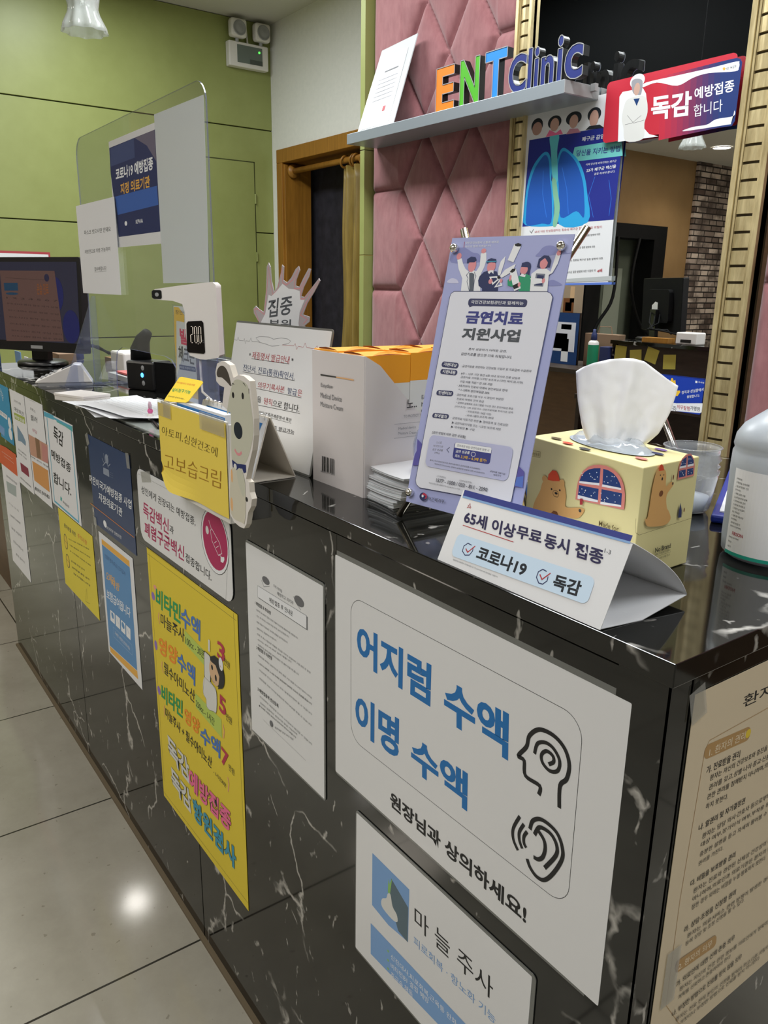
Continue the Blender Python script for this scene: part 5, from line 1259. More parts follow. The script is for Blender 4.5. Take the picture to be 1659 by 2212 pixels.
# pink upholstered panels
def tuft(name, x0, x1, z0, z1, zn, cols, label, pitch=0.215, step=0.007):
    y0 = 1.80
    def dist(x, z):
        cx = (cols[1] if cols else x0)
        ds = []
        if cols:
            a = (x - cols[1]) / (cols[2] - cols[0]); b = (z - zn) / (2 * pitch)
            L = 1 / math.hypot(1 / (cols[2] - cols[0]), 1 / (2 * pitch))
            half = (cols[2] - cols[1]) / 2
            inside = cols[0] <= x <= cols[2]
            # diamond seams between neighbouring tuft nodes
            p = (x - cols[1]) / half + (z - zn) / pitch; q = (x - cols[1]) / half - (z - zn) / pitch
            LL = 1 / math.hypot(1 / half, 1 / pitch)
            if inside:
                dp = abs(((p + 1) % 2) - 1); dq = abs(((q + 1) % 2) - 1)
                # nodes are where p,q are both even
                ds += [dp * LL, dq * LL]
            else:
                xe = cols[0] if x < cols[0] else cols[2]
                kz = round((z - zn - (pitch if round((xe - cols[1]) / half) % 2 else 0)) / (2 * pitch))
                zz = zn + (pitch if round((xe - cols[1]) / half) % 2 else 0) + kz * 2 * pitch
                ds += [abs(z - zz), math.hypot(x - xe, z - zz)]
        else:
            k = round((z - zn) / (pitch)); ds.append(abs(z - (zn + k * pitch)))
        ds += [x - x0, x1 - x, z - z0, z1 - z]
        return max(0, min(ds))
    nx = int((x1 - x0) / step); nz = int((z1 - z0) / step); vs = []
    for k in range(nz + 1):
        for i in range(nx + 1):
            x = x0 + (x1 - x0) * i / nx; z = z0 + (z1 - z0) * k / nz; d_ = dist(x, z)
            h = 0.026 * (1 - math.exp(-d_ / 0.012)) + 0.012 * (1 - math.exp(-d_ / 0.06)) + 0.002 * noise.noise(Vector((x * 9, z * 9, 1)))
            vs.append((x, y0 - 0.004 - h, z))
    fs = [(k * (nx + 1) + i, k * (nx + 1) + i + 1, (k + 1) * (nx + 1) + i + 1, (k + 1) * (nx + 1) + i) for k in range(nz) for i in range(nx)]
    mb = MB(); mb.add(vs, fs, M_PINK)
    mb.box(x0, x1, y0 - 0.003, y0, z0, z1, M_PINK)
    o = mb.build(name, smooth=True); return tag(o, label, 'wall panel')
# nodes: columns every 0.149 m, rows every 0.215 m
tuft('tufted_wall_panel', -2.925, -1.995, 0.1, 1.9, 1.668, (-2.70, -2.404, -2.108), 'pink velvet wall panel with diamond tufting below the grey shelf')
tuft('tufted_wall_panel', -2.925, -1.995, 1.9, 3.08, 2.15, (-2.70, -2.415, -2.125), 'pink velvet wall panel with diamond tufting above the grey shelf')
tuft('tufted_wall_panel', -0.985, 0.2, 0.1, 3.0, 1.277, None, 'pink velvet wall panel with level seams right of the gold mirror frame', pitch=0.458, step=0.011)

# the mirror in its ribbed gold frame
t = thing('framed_mirror', 'large wall mirror in a ribbed champagne gold frame', 'mirror', (-1.56, 1.78, 0.3))
mb = MB(); mb.box(-1.93, -1.07, 1.77, 1.785, 0.36, 2.95, M_MIRROR); mb.build('mirror_glass', t)
def frame_side(xa, xb, z0=0.3, z1=3.0):
    m_ = MB(); m_.box(xa, xb, 1.764, 1.8, z0, z1, M_GOLDD)
    wd = xb - xa
    m_.box(xa, xa + wd * 0.16, 1.75, 1.79, z0, z1, M_GOLD); m_.box(xa + wd * 0.175, xa + wd * 0.24, 1.756, 1.79, z0, z1, M_GOLD)
    m_.box(xb - wd * 0.16, xb, 1.75, 1.79, z0, z1, M_GOLD); m_.box(xb - wd * 0.24, xb - wd * 0.175, 1.756, 1.79, z0, z1, M_GOLD)
    z = z0 + 0.01
    while z < z1:
        n = 5; P = [(xa + wd * 0.25 + (wd * 0.5) * i / n, 1.759 - 0.005 * math.sin(math.pi * i / n)) for i in range(n + 1)]
        vs = [(x, y, zz) for x, y in P for zz in (z, z + 0.0385)] + [(xa + wd * 0.25, 1.768, z), (xa + wd * 0.25, 1.768, z + 0.0385), (xb - wd * 0.25, 1.768, z), (xb - wd * 0.25, 1.768, z + 0.0385)]
        fs = [(2 * i, 2 * i + 2, 2 * i + 3, 2 * i + 1) for i in range(n)] + [tuple(2 * i for i in range(n + 1)) + (2 * n + 4, 2 * n + 2)[0:0]]
        fs = fs[:-1] + [tuple([2 * i + 1 for i in range(n + 1)] + [2 * n + 5, 2 * n + 3]), tuple([2 * i for i in range(n, -1, -1)] + [2 * n + 2, 2 * n + 4])]
        m_.add(vs, fs, M_GOLD); z += 0.0462
    return m_
frame_side(-2.013, -1.935).build('frame_side', t)
frame_side(-1.101, -1.0).build('frame_side', t)
mb = MB(); mb.box(-2.013, -1.0, 1.745, 1.8, 0.28, 0.37, M_GOLD); mb.build('frame_bottom', t, bevel=0.004)
mb = MB(); mb.box(-2.013, -1.0, 1.745, 1.8, 2.95, 3.04, M_GOLD); mb.build('frame_top', t, bevel=0.004)
sheet('lung', 'lung_poster', M_GLOSSP, 'blue vaccination poster with glowing lungs taped to the mirror', 'poster', off=0)
sheet('fluvac', 'flu_vaccination_sign', mat('sign_crimson', S('c22a3c'), 0.4), 'red and navy flu vaccination sign with a doctor, high on the mirror', 'sign', r=0.016, t=0.002, off=0, outline=None)
sheet('bcard', 'payment_sticker', mat('sticker_blue', S('1f3fa8'), 0.35), 'small blue sticker with a yellow hand, low on the mirror', 'sticker', r=0.006, off=0)

# floating shelf with letters and certificate
t = thing('wall_shelf', 'long silver grey shelf above the pink panel', 'shelf', (-2.2, 1.7, 1.85))
mb = MB(); mb.box(-2.87, -1.622, 1.6, 1.765, 1.847, 1.8875, M_SHELF); mb.build('shelf_board', t, bevel=0.001)
mb = MB(); mb.box(-1.622, -1.619, 1.6, 1.765, 1.849, 1.886, M_GPL); mb.build('end_cap', t)
mb = MB(); mb.box(-1.619, -1.60, 1.72, 1.735, 1.868, 1.89, M_GPL); mb.build('bracket', t)
def letter(ch, col, x0, x1, z0, z1, lab, y=1.62, th=0.028, wt=0.03, rim=True):
    vs, fs = text_mesh(ch, wt, 4)
    # outline of the glyph mesh -> walls
    cnt = {}
    for f in fs:
        for a, b in zip(f, f[1:] + f[:1]): cnt[(a, b)] = 1
    bd = [(a, b) for (a, b) in cnt if (b, a) not in cnt]
    W = x1 - x0; H = z1 - z0
    P = lambda q, yy: (x0 + q[0] * W, yy, z0 + q[1] * H)
    n = len(vs)
    mb = MB()
    mb.add([P(v, y) for v in vs], fs, ink(col))
    mb.add([P(v, y + 0.001) for v in vs] + [P(v, y + th) for v in vs], [(a, b, b + n, a + n) for a, b in bd] + [tuple(k + n for k in reversed(f)) for f in fs], M_BLK)
    o = mb.build('sign_letter'); tag(o, lab, 'letter', 'letters on the shelf')
    # silver rim part
    r = MB()
    for a, b in bd:
        pa, pb = Vector(P(vs[a], y - 0.0015)), Vector(P(vs[b], y - 0.0015)); d = pb - pa
        if d.length < 1e-5: continue
        nn = Vector((d.z, 0, -d.x)).normalized() * 0.0022
        r.add([pa - nn * 0.3, pb - nn * 0.3, pb + nn, pa + nn], [(0, 1, 2, 3)], M_GPL)
    r.build('letter_rim', o)
    return o
L_ = [('E', 'or', -2.285, -2.18, 1.888, 2.038, 'orange letter E on the grey shelf'), ('N', 'gn2', -2.148, -2.045, 1.888, 2.04, 'green letter N on the grey shelf'),
      ('T', 'b', -2.015, -1.908, 1.888, 2.04, 'light blue letter T on the grey shelf'), ('C', 'nv4', -1.895, -1.812, 1.888, 2.005, 'navy capital C, wide and round, on the shelf'),
      ('l', 'nv4', -1.806, -1.788, 1.888, 2.012, 'navy letter l, plain bar right after the capital C'), ('i', 'nv4', -1.776, -1.757, 1.888, 2.01, 'navy letter i right before the letter n'),
      ('n', 'nv4', -1.745, -1.69, 1.888, 1.975, 'navy letter n between the two letters i'), ('i', 'nv4', -1.676, -1.655, 1.888, 2.022, 'navy letter i right before the last c'),
      ('c', 'nv4', -1.643, -1.57, 1.888, 1.985, 'navy small letter c ending the row at the shelf end')]
PC['lgn'] = '4fae22'; PC['lor'] = 'ee8019'; PC['lbl'] = '1f86e0'; PC['lnv'] = '1c2a72'
for (ch, c, a, b, z0, z1, lab), cc in zip(L_, ['lor', 'lgn', 'lbl'] + ['lnv'] * 6): letter(ch, cc, a, b, z0, z1, lab, wt=0.05 if ch in 'ENT' else 0.04)
t = MB(); lean = math.radians(0)
cert = MB()
C4 = [Vector((-2.835, 1.63, 1.889)), Vector((-2.545, 1.61, 1.889)), Vector((-2.55, 1.73, 2.235)), Vector((-2.81, 1.74, 2.225))]
u = (C4[1] - C4[0]); n_ = u.cross(C4[3] - C4[0]).normalized()
cert.add([p for p in C4] + [p - n_ * 0.004 for p in C4], [(0, 1, 2, 3), (7, 6, 5, 4), (0, 4, 5, 1), (1, 5, 6, 2), (2, 6, 7, 3), (3, 7, 4, 0)], M_FROST)
co = cert.build('framed_certificate'); tag(co, 'white printed certificate in a grey plastic sleeve leaning at the left of the shelf', 'certificate')
def quadpt(a, b): return (C4[0] * (1 - a) + C4[1] * a) * (1 - b) + (C4[3] * (1 - a) + C4[2] * a) * b + n_ * 0.001
pg = MB(); pg.add([quadpt(*q) for q in ((0.06, 0.03), (0.86, 0.03), (0.84, 0.88), (0.1, 0.88))], [(0, 1, 2, 3)], M_PAPER)
for i, (a, b, c, hh) in enumerate([(0.32, 0.7, 0.68, 0.016)] + [(0.2, 0.74, 0.6 - 0.05 * k, 0.006) for k in range(6)]):
    pg.add([quadpt(a, c) + n_ * 0.0005, quadpt(b, c) + n_ * 0.0005, quadpt(b, c + hh) + n_ * 0.0005, quadpt(a, c + hh) + n_ * 0.0005], [(0, 1, 2, 3)], ink('g1' if i == 0 else 'g3'))
pg.add([quadpt(*q) + n_ * 0.0006 for q in ((0.58, 0.19), (0.65, 0.19), (0.65, 0.25), (0.58, 0.25))], [(0, 1, 2, 3)], ink('rd'))
pg.build('certificate_page', co)

# emergency light on the green wall
t = thing('emergency_light', 'white twin head emergency light high on the green wall', 'emergency light', (-5.59, 2.49, 2.77))
mb = MB(); mb.box(-5.59, -5.53, 2.336, 2.652, 2.772, 2.935, M_WPL); mb.build('housing', t, bevel=0.008)
mb = MB(); mb.box(-5.531, -5.527, 2.4, 2.60, 2.80, 2.915, mat('grey_window', S('6d7670'), 0.3)); mb.box(-5.5275, -5.5255, 2.5, 2.60, 2.80, 2.83, mat('grey_window_dark', S('4c524e'), 0.3)); mb.build('display_window', t)
mb = MB(); mb.lathe([(0, 0.004), (0.007, 0.003), (0.008, 0)], mat('green_led', (0, 0.3, 0.02), 0.3, emit=(0.1, 1.0, 0.1), es=2.0), n=14); mb.v = [(-5.526 + z, 2.575 + x, 2.885 + y) for x, y, z in mb.v]; mb.build('indicator_led', t)
for yc in (2.405, 2.595):
    mb = MB(); mb.box(-5.56, -5.49, yc - 0.062, yc + 0.062, 2.955, 3.075, M_WPL); h = mb.build('lamp_head', t, bevel=0.02, seg=3)
    mb = MB(); mb.lathe([(0, 0.006), (0.025, 0.004), (0.042, 0.0), (0.045, 0.008), (0.05, 0.0)], M_GPL, n=24); mb.v = [(-5.489 + z, yc + x, 3.012 + y) for x, y, z in mb.v]; mb.build('reflector', h, smooth=True)
    mb = MB(); mb.tube([(-5.54, yc, 2.93), (-5.54, yc, 2.965)], 0.013, M_GPL, 10); mb.build('swivel_joint', t)
mb = MB(); mb.tube([(-5.58, 2.49, 3.1), (-5.575, 2.50, 3.0), (-5.57, 2.505, 2.93)], 0.007, M_WPL, 8); mb.build('power_cord', t)

# crystal pendant
t = thing('pendant_lamp', 'crystal glass pendant lamp with fluted shade at the top left', 'lamp', (-2.26, 0.31, 1.925))
wob = lambda a, z: 0.06 * math.cos(9 * a + 14 * z) * (1.2 if z < 0.03 else 0.7)
mb = MB(); mb.lathe([(0.062, 0.0), (0.058, 0.015), (0.044, 0.045), (0.040, 0.06), (0.046, 0.09), (0.058, 0.13), (0.064, 0.16), (0.05, 0.18), (0.02, 0.19)], M_CRYST, (-2.26, 0.31, 1.93), 72, wob=wob)
o = mb.build('glass_shade', t, smooth=True); md = o.modifiers.new('s', 'SOLIDIFY'); md.thickness = 0.004
mb = MB(); mb.tube([(-2.26, 0.31, 2.11), (-2.26, 0.31, 3.1)], 0.0018, M_BLKM, 8); mb.lathe([(0.05, 0), (0.05, 0.02), (0, 0.03)], M_BLKM, (-2.26, 0.31, 3.07), 20); mb.build('hanging_rod', t)
mb = MB(); mb.lathe([(0.0, 0), (0.02, 0.01), (0.024, 0.04), (0.018, 0.07), (0, 0.08)], M_GPL, (-2.26, 0.31, 2.04), 16); mb.build('bulb_socket', t, smooth=True)

# ceiling downlights
for nm, (x, y, z), lab in (('a', (-2.72, -0.36, 2.42), 'round white downlight beside the dark bulkhead'), ('b', (-3.91, -2.5, 2.42), 'round white downlight over the far waiting area'), ('c', (-3.81, -0.694, 2.42), 'bright round downlight over the far end of the counter')):
    t = thing('ceiling_downlight', lab, 'downlight', (x, y, z - 0.012))
    mb = MB(); mb.lathe([(0.085, 0.0), (0.075, -0.006), (0.07, 0.0)], M_WPL, (x, y, z - 0.004), 32); mb.build('trim_ring', t, smooth=True)
    mb = MB(); mb.lathe([(0.0, 0), (0.07, 0)], mat('lamp_diffuser' if nm != 'c' else 'bright_diffuser', (0.9, 0.9, 0.9), 0.5, emit=(1, 0.97, 0.92), es=14 if nm != 'c' else 70), (x, y, z - 0.006), 32); mb.build('diffuser', t)
    l = bpy.data.lights.new('downlight_lamp', 'SPOT'); l.energy = 22; l.spot_size = 2.3; l.spot_blend = 0.6; l.shadow_soft_size = 0.07; l.color = (1, 0.95, 0.88)
    lo = bpy.data.objects.new('downlight_lamp', l); COL.objects.link(lo); lo.location = (x, y, z - 0.02)

# ================================================================== THE COUNTER
H = 0.990
t = thing('reception_counter', 'long reception counter clad in polished black marble with white veins', 'counter', (-1.4, 0.2, 0))
mb = MB()
for a, b in ((-2.56, -1.70), (-1.697, -0.94), (-0.937, -0.001)): mb.box(a, b, 0.0, 0.03, 0.0, H - 0.02, M_MARBLE)
mb.build('front_panel', t, bevel=0.0008)
mb = MB(); mb.box(-0.03, 0.0, 0.0315, 0.7, 0.0, H - 0.02, M_MARBLE); mb.build('end_panel', t, bevel=0.0008)
mb = MB(); mb.box(-2.56, -2.53, 0.0315, 0.4, 0.0, H - 0.02, M_MARBLE); mb.build('end_panel', t, bevel=0.0008)
mb = MB(); mb.box(-0.045, 0.0015, -0.0015, 0.0, 0.0, H - 0.02, M_MARBLE); mb.box(0.0, 0.0015, -0.0015, 0.022, 0.0, H - 0.02, M_MARBLE); mb.build('corner_strip', t)
mb = MB()
P = [(-2.56, -0.003), (0.004, -0.003), (0.004, 0.72), (-0.62, 0.72), (-0.62, 0.42), (-2.56, 0.42)]
mb.add([(x, y, z) for z in (H - 0.0195, H) for x, y in P], [(5, 4, 3, 2, 1, 0), (6, 7, 8, 9, 10, 11)] + [(i, (i + 1) % 6, (i + 1) % 6 + 6, i + 6) for i in range(6)], M_MARBLE)
mb.build('worktop', t, bevel=0.0009)
mb = MB(); mb.box(-0.62, -0.45, -0.0014, 0.0, 0.94, 0.9685, M_MARBLE); mb.box(-2.56, -0.002, -0.0012, 0.0, 0.948, 0.9685, M_MARBLE); mb.build('edge_strip', t)
mb = MB(); mb.box(-2.52, -0.035, 0.36, 0.4, 0.0, H - 0.021, M_DWOOD); mb.box(-0.62, -0.6, 0.4, 0.68, 0, H - 0.021, M_DWOOD); mb.box(-0.6, -0.035, 0.66, 0.69, 0, H - 0.021, M_DWOOD); mb.build('back_panel', t)
mb = MB(); mb.box(-2.56, 0.0, -0.009, 0.0, 0, 0.006, mat('brown_strip', S('6d604a'), 0.6)); mb.box(0, 0.009, 0, 0.7, 0, 0.006, MATS['brown_strip']); mb.build('foot_strip', t)  # thin brown strip along the foot of the counter
# low brown cabinet beyond the counter and the desk behind
t = thing('side_cabinet', 'low brown wooden cabinet at the far end of the counter', 'cabinet', (-3.1, 0.3, 0))
mb = MB(); mb.box(-3.7, -2.565, 0.095, 0.5, 0.0, 0.80, M_CABW); mb.build('cabinet_body', t, bevel=0.002)
mb = MB(); mb.box(-3.72, -2.565, 0.085, 0.55, 0.80, 0.825, M_DWOOD); mb.build('cabinet_top', t, bevel=0.002)
t = thing('reception_desk', 'dark brown receptionist desk behind the counter', 'desk', (-1.6, 0.7, 0))
mb = MB(); mb.box(-2.5, -0.66, 0.405, 0.75, 0.70, 0.725, M_DWOOD); mb.build('desk_top', t, bevel=0.002)
for x in (-2.48, -1.6, -0.68):
    mb = MB(); mb.box(x - 0.012, x + 0.012, 0.42, 0.74, 0.0, 0.70, M_DWOOD); mb.build('side_panel', t)

# ================================================================== SIGNS ON THE COUNTER FRONT
o = sheet('big', 'laminated_sign', M_GLOSSP, 'large white laminated sign with blue lettering and head and ear symbols', 'sign', lam=(0.002, 0.006, 0.003, 0.006))
o = sheet('garlic', 'laminated_sign', M_GLOSSP, 'white laminated sign with a garlic bulb picture below the large sign', 'sign', lam=(0.002, 0.005, 0.003, 0.004))
o = sheet('notice', 'laminated_notice', M_GLOSSP, 'white laminated sheet of small black print between yellow poster and large sign', 'notice', lam=(0.0015, 0.003, 0.003, 0.004))
o = sheet('yellow', 'handmade_poster', mat('yellow_card', S('e2cb3a'), 0.7), 'tall yellow handmade poster with colourful hand lettering and a nurse drawing', 'poster')
o = sheet('adult', 'vaccine_sticker', M_GLOSSP, 'rounded white sign with magenta syringe disc above the yellow poster', 'sign', r=0.022, t=0.0008, off=0.0012)
tape(o, 0.05, 0.13, 0.05, 0.02, 0.2, 0.0011)
o = sheet('navy', 'clinic_designation_sign', mat('navy_print', S('223a66'), 0.4), 'dark navy sign with a sun hand emblem and white lettering', 'sign')
for a in ((0.0, 0.19, 0.02, 0.025, 0.4), (0.262, 0.19, 0.018, 0.03, 0.1), (0.006, 0.006, 0.02, 0.02, 0)): tape(o, *a)
sheet('flu', 'flu_vaccine_poster', M_PAPER, 'white poster with light blue border and large black flu lettering', 'poster')
sheet('photo', 'skin_care_poster', M_PAPER, 'white poster with four skin photographs beside the blue bordered one', 'poster')
sheet('grn', 'health_leaflet', M_PAPER, 'narrow white leaflet with a green heading and blue sketch', 'leaflet')
sheet('blue', 'blue_leaflet', mat('leaflet_blue', S('3b97c4'), 0.5), 'bright blue leaflet at the left end of the counter', 'leaflet')
sheet('orange', 'price_list', M_PAPER, 'long off-white price list with an orange header at the counter end', 'notice')
sheet('ynote', 'yellow_notice', mat('yellow_paper', S('e0cf45'), 0.7), 'plain yellow notice with two round symbols below the blue bordered poster', 'notice')
sheet('insure', 'insurance_poster', M_PAPER, 'blue poster with orange bands and four icons below the navy sign', 'poster')
o = sheet('rights', 'patient_rights_poster', mat('beige_paper', S('d8c8ac'), 0.6), 'beige poster with dense black print on the end of the counter', 'poster')
tape(o, 0.004, 0.36, 0.02, 0.03, 0.3); tape(o, 0.02, 0.09, 0.02, 0.06, 0)
# ================================================================== THINGS ON THE COUNTER
# smoking-cessation poster on a chrome easel
t = thing('easel_stand', 'small chrome easel with crossed rods holding the lilac poster', 'easel', (-0.35, 0.12, H))
O, u, v, n = frame_of(SIGNS['easel'])
EP = lambda a, b, c: O + u * a + v * b + n * c
def rod(p, q, r=0.0042): 
    m_ = MB(); m_.tube([p, q], r, M_BRASS, 12); return m_
A = Vector((-0.405, 0.056, H + 0.004)); B = EP(0.151, 0.296, -0.014)
rod(A, B).build('rod', t, smooth=True)
A2 = Vector((-0.225, 0.085, H + 0.004)); B2 = EP(0.001, 0.2975, -0.014)
rod(A2, B2).build('rod', t, smooth=True)
rod(EP(0.075, 0.15, -0.018), Vector((-0.30, 0.16, H + 0.004))).build('rear_leg', t, smooth=True)
for a, b in ((0.0075, 0.273), (0.138, 0.273), (0.0055, 0.011), (0.139, 0.011)):
    mb = MB(); c = EP(a, b, 0.0); q = n
    mb.tube([c - q * 0.012, c + q * 0.002, c + q * 0.005, c + q * 0.0075, c + q * 0.0085], [0.0025, 0.0045, 0.0048, 0.0035, 0.0008], M_CHROME, 16); mb.build('screw', t, smooth=True)
sheet('easel', 'quit_smoking_poster', mat('lilac_paper', S('a7addb'), 0.5), 'tall lilac poster with cheering doctors and scissors on a chrome easel', 'poster', off=0, t=0.0012)

# tent sign
sg = SIGNS['tent']; O, u, v, n = frame_of(sg)
t = tag(raw(MB().prism([(0, 0), (sg['W'] / 1000, 0), (sg['W'] / 1000, sg['H'] / 1000), (0, sg['H'] / 1000)], ID, -0.0005, 0, M_GLOSSP), 'tent_sign'), 'white folded tent sign with navy top edge at the counter edge', 'sign')
place(t, sg); mb = MB(); draw(mb, sg, 0.00025); p = raw(mb, 'printed_face'); p.parent = t
MI = sign_matrix(sg).inverted()
W_, H_ = sg['W'] / 1000, sg['H'] / 1000
TL, TR_, BL, BR = O + v * H_, O + u * W_ + v * H_, O.copy(), O + u * W_
bx = []
for i in range(13):                          # curved back flap and floor flap
    s_ = i / 12
    z = TL.z + (H + 0.008 - TL.z) * s_; y = TL.y + 0.016 * math.sin(s_ * math.pi * 0.8) + 0.066 * s_
    bx.append((y, z))
vs = []
for x in (TL.x, TR_.x): vs += [(x + 0.004 * (i / 12) * (1 if x > -0.2 else -1), y, z) for i, (y, z) in enumerate(bx)]
mb = MB(); mb.add([MI @ Vector(q) for q in vs], [(i, i + 1, i + 14, i + 13) for i in range(12)], M_PAPER)
p = raw(mb, 'back_flap'); p.parent = t
for q in p.data.polygons: q.use_smooth = True
md = p.modifiers.new('s', 'SOLIDIFY'); md.thickness = 0.0006
fl = [(BL.x, BL.y + .001, H + 0.0008), (BR.x, BR.y + .001, H + 0.0015), (BR.x + 0.006, BR.y + 0.045, H + 0.0006), (BR.x + 0.004, bx[-1][0] , bx[-1][1]), (BL.x - 0.004, bx[-1][0], bx[-1][1]), (BL.x, BL.y + 0.045, H + 0.0006)]
mb = MB(); mb.add([MI @ Vector(q) for q in fl], [(0, 1, 2, 5), (5, 2, 3, 4)], M_PAPER)
p = raw(mb, 'floor_flap'); p.parent = t; md = p.modifiers.new('s', 'SOLIDIFY'); md.thickness = 0.0006

# tissue box
CREAM = mat('cream_card', S('e0d69c'), 0.55)
F = frame_of(SIGNS['tfront']); G = frame_of(SIGNS['tright'])
p0 = F[0]; p1 = F[0] + F[1] * SIGNS['tfront']['W'] / 1000; p2 = p1 + G[1] * SIGNS['tright']['W'] / 1000; p3 = p0 + (p2 - p1)
t = thing('tissue_box', 'cream tissue box with bears and snowy windows printed on it', 'tissue box', (p1 + p3) / 2)
mb = MB(); hb = 0.1075
mb.add([(q.x, q.y, z) for z in (H + 0.0005, H + hb) for q in (p0, p1, p2, p3)], [(3, 2, 1, 0), (4, 5, 6, 7), (0, 1, 5, 4), (1, 2, 6, 5), (2, 3, 7, 6), (3, 0, 4, 7)], CREAM)
b = mb.build('carton', t, bevel=0.001)
def child_print(key, parent, name, off):
    m_ = MB(); draw(m_, SIGNS[key], 0.0002); o_ = raw(m_, name); O_, u_, v_, n__ = frame_of(SIGNS[key])
    M_ = Matrix(((u_.x, v_.x, n__.x, O_.x + n__.x * off), (u_.y, v_.y, n__.y, O_.y + n__.y * off), (u_.z, v_.z, n__.z, O_.z + n__.z * off), (0, 0, 0, 1)))
    o_.parent = parent; base = parent.location.copy(); q_ = parent
    while q_.parent: q_ = q_.parent; base += q_.location
    o_.matrix_local = Matrix.Translation(-base) @ M_
    return o_
child_print('tfront', b, 'printed_bear_side', 0.0008); child_print('tright', b, 'printed_window_side', 0.0008)
ctr = (p0 + p1 + p2 + p3) / 4; ex = (p1 - p0).normalized(); ey = (p3 - p0).normalized()
top = MB(); TP = lambda a, b_, z=0.0: (ctr.x + ex.x * a + ey.x * b_, ctr.y + ex.y * a + ey.y * b_, H + hb + 0.0012 + z)
top.add([TP(0.058 * math.cos(a), 0.026 * math.sin(a)) for a in [2 * math.pi * i / 40 for i in range(40)]], [tuple(range(40))], mat('slot_film', S('c4ccd4'), 0.15))
for i, (a, b_) in enumerate(((0.055, 0.012), (0.045, 0.03), (-0.03, -0.036), (-0.055, -0.03), (0.0, -0.04), (0.06, -0.02))):
    top.add([TP(a + 0.008 * math.cos(k), b_ + 0.004 * math.sin(k), 0.0002) for k in [2 * math.pi * j / 12 for j in range(12)]], [tuple(range(12))], ink(['nv', 'pu', 'red', 'br', 'k2', 'pkw'][i]))
top.build('top_opening', b)
mb = MB(); n1 = 24
vs = []
for k in range(7):
    for i in range(n1):
        a = 2 * math.pi * i / n1; rr = 1 - 0.5 * (k / 6) ** 1.5
        vs.append(TP(0.054 * rr * math.cos(a), 0.025 * rr * math.sin(a), 0.009 * math.sin(k / 6 * 1.5) + 0.0015 * math.sin(5 * a + k)))
mb.add(vs, [(k * n1 + i, k * n1 + (i + 1) % n1, (k + 1) * n1 + (i + 1) % n1, (k + 1) * n1 + i) for k in range(6) for i in range(n1)], clear('plastic_film', (0.93, 0.95, 0.97), haze=0.35, hazecol=(0.75, 0.8, 0.84), rough=0.05))
mb.build('plastic_film', b, smooth=True)
# the tissue: a fanned sheet
Q0 = Vector(TP(0, 0)); FX = Vector((0.81, 0.586, 0)).normalized()      # broad side of the sheet
FY = Vector((0, 0, 1)).cross(FX)
sil_l = [(-0.034, 0.0), (-0.044, 0.012), (-0.052, 0.03), (-0.058, 0.048), (-0.0625, 0.060), (-0.0635, 0.067), (-0.058, 0.069)]
rows = 26; cols_ = 46; vs = []
def outl(s_):
    # silhouette of the fan as (left,right,top) control; s_ = height fraction
    pass
LFT = [(0, -0.022), (0.14, -0.0268), (0.27, -0.0298), (0.59, -0.0354), (0.84, -0.0385), (1.0, -0.0402)]
RGT = [(0, 0.034), (0.13, 0.0413), (0.2, 0.0451), (0.37, 0.0493), (0.56, 0.0533), (0.82, 0.0567), (1.0, 0.0584)]
TOPZ = [(0, 0.0697), (0.06, 0.0739), (0.166, 0.0787), (0.314, 0.0826), (0.46, 0.0843), (0.547, 0.0843), (0.656, 0.0814), (0.79, 0.0723), (0.9, 0.0648), (1.0, 0.0594)]
def ip(T, s_):
    for (a, b_), (c, d_) in zip(T, T[1:]):
        if s_ <= c: return b_ + (d_ - b_) * (s_ - a) / (c - a)
    return T[-1][1]
for k in range(rows + 1):
    for i in range(cols_ + 1):
        a = i / cols_; s_ = k / rows
        z = ip(TOPZ, a) * s_; xl = ip(LFT, s_); xr = ip(RGT, s_)
        x = xl + (xr - xl) * a
        fold = 0.006 * math.sin(a * 4.6 + 0.5 + s_ * 0.8) + 0.004 * math.sin(a * 23 + s_ * 2) * (1 - s_) ** 1.5 + 0.006 * math.exp(-((a - 0.46 - 0.1 * s_) / 0.07) ** 2) * (1 - 0.5 * s_)
        fold += 0.0012 * noise.noise(Vector((a * 12, s_ * 9, 3)))
        p = Q0 + FX * x + FY * (-fold + 0.012 * s_ * s_) + Vector((0, 0, z + 0.001))
        vs.append(p)
mb = MB(); mb.add(vs, [(k * (cols_ + 1) + i, k * (cols_ + 1) + i + 1, (k + 1) * (cols_ + 1) + i + 1, (k + 1) * (cols_ + 1) + i) for k in range(rows) for i in range(cols_)], mat('tissue_paper', S('fbfbfc'), 0.9, sheen=0.2))
o = mb.build('tissue', None, smooth=True); md = o.modifiers.new('s', 'SOLIDIFY'); md.thickness = 0.0006
tag(o, 'white paper tissue pulled up out of the cream box', 'tissue')

# sanitiser bottle
bc = (-0.0885, 0.291)
t = thing('sanitizer_bottle', 'large translucent white plastic bottle at the right edge', 'bottle', (bc[0], bc[1], H))
pr = [(0.0, 0.001), (0.042, 0.001), (0.0475, 0.006), (0.0485, 0.02), (0.0485, 0.075), (0.049, 0.09), (0.0485, 0.107), (0.047, 0.11), (0.0485, 0.114), (0.047, 0.124), (0.041, 0.134), (0.031, 0.142), (0.022, 0.149), (0.0175, 0.156), (0.0165, 0.163), (0.0165, 0.167)]
mb = MB(); mb.lathe(pr, mat('translucent_pe', S('bfc6cd'), 0.35, trans=0.25), (bc[0], bc[1], H), 48); mb.build('bottle_body', t, smooth=True)
mb = MB(); mb.lathe([(0.019, 0.0), (0.019, 0.02), (0.013, 0.022), (0.008, 0.05), (0.0, 0.05)], M_WPL, (bc[0], bc[1], H + 0.166), 24); mb.build('pump_collar', t, smooth=True)
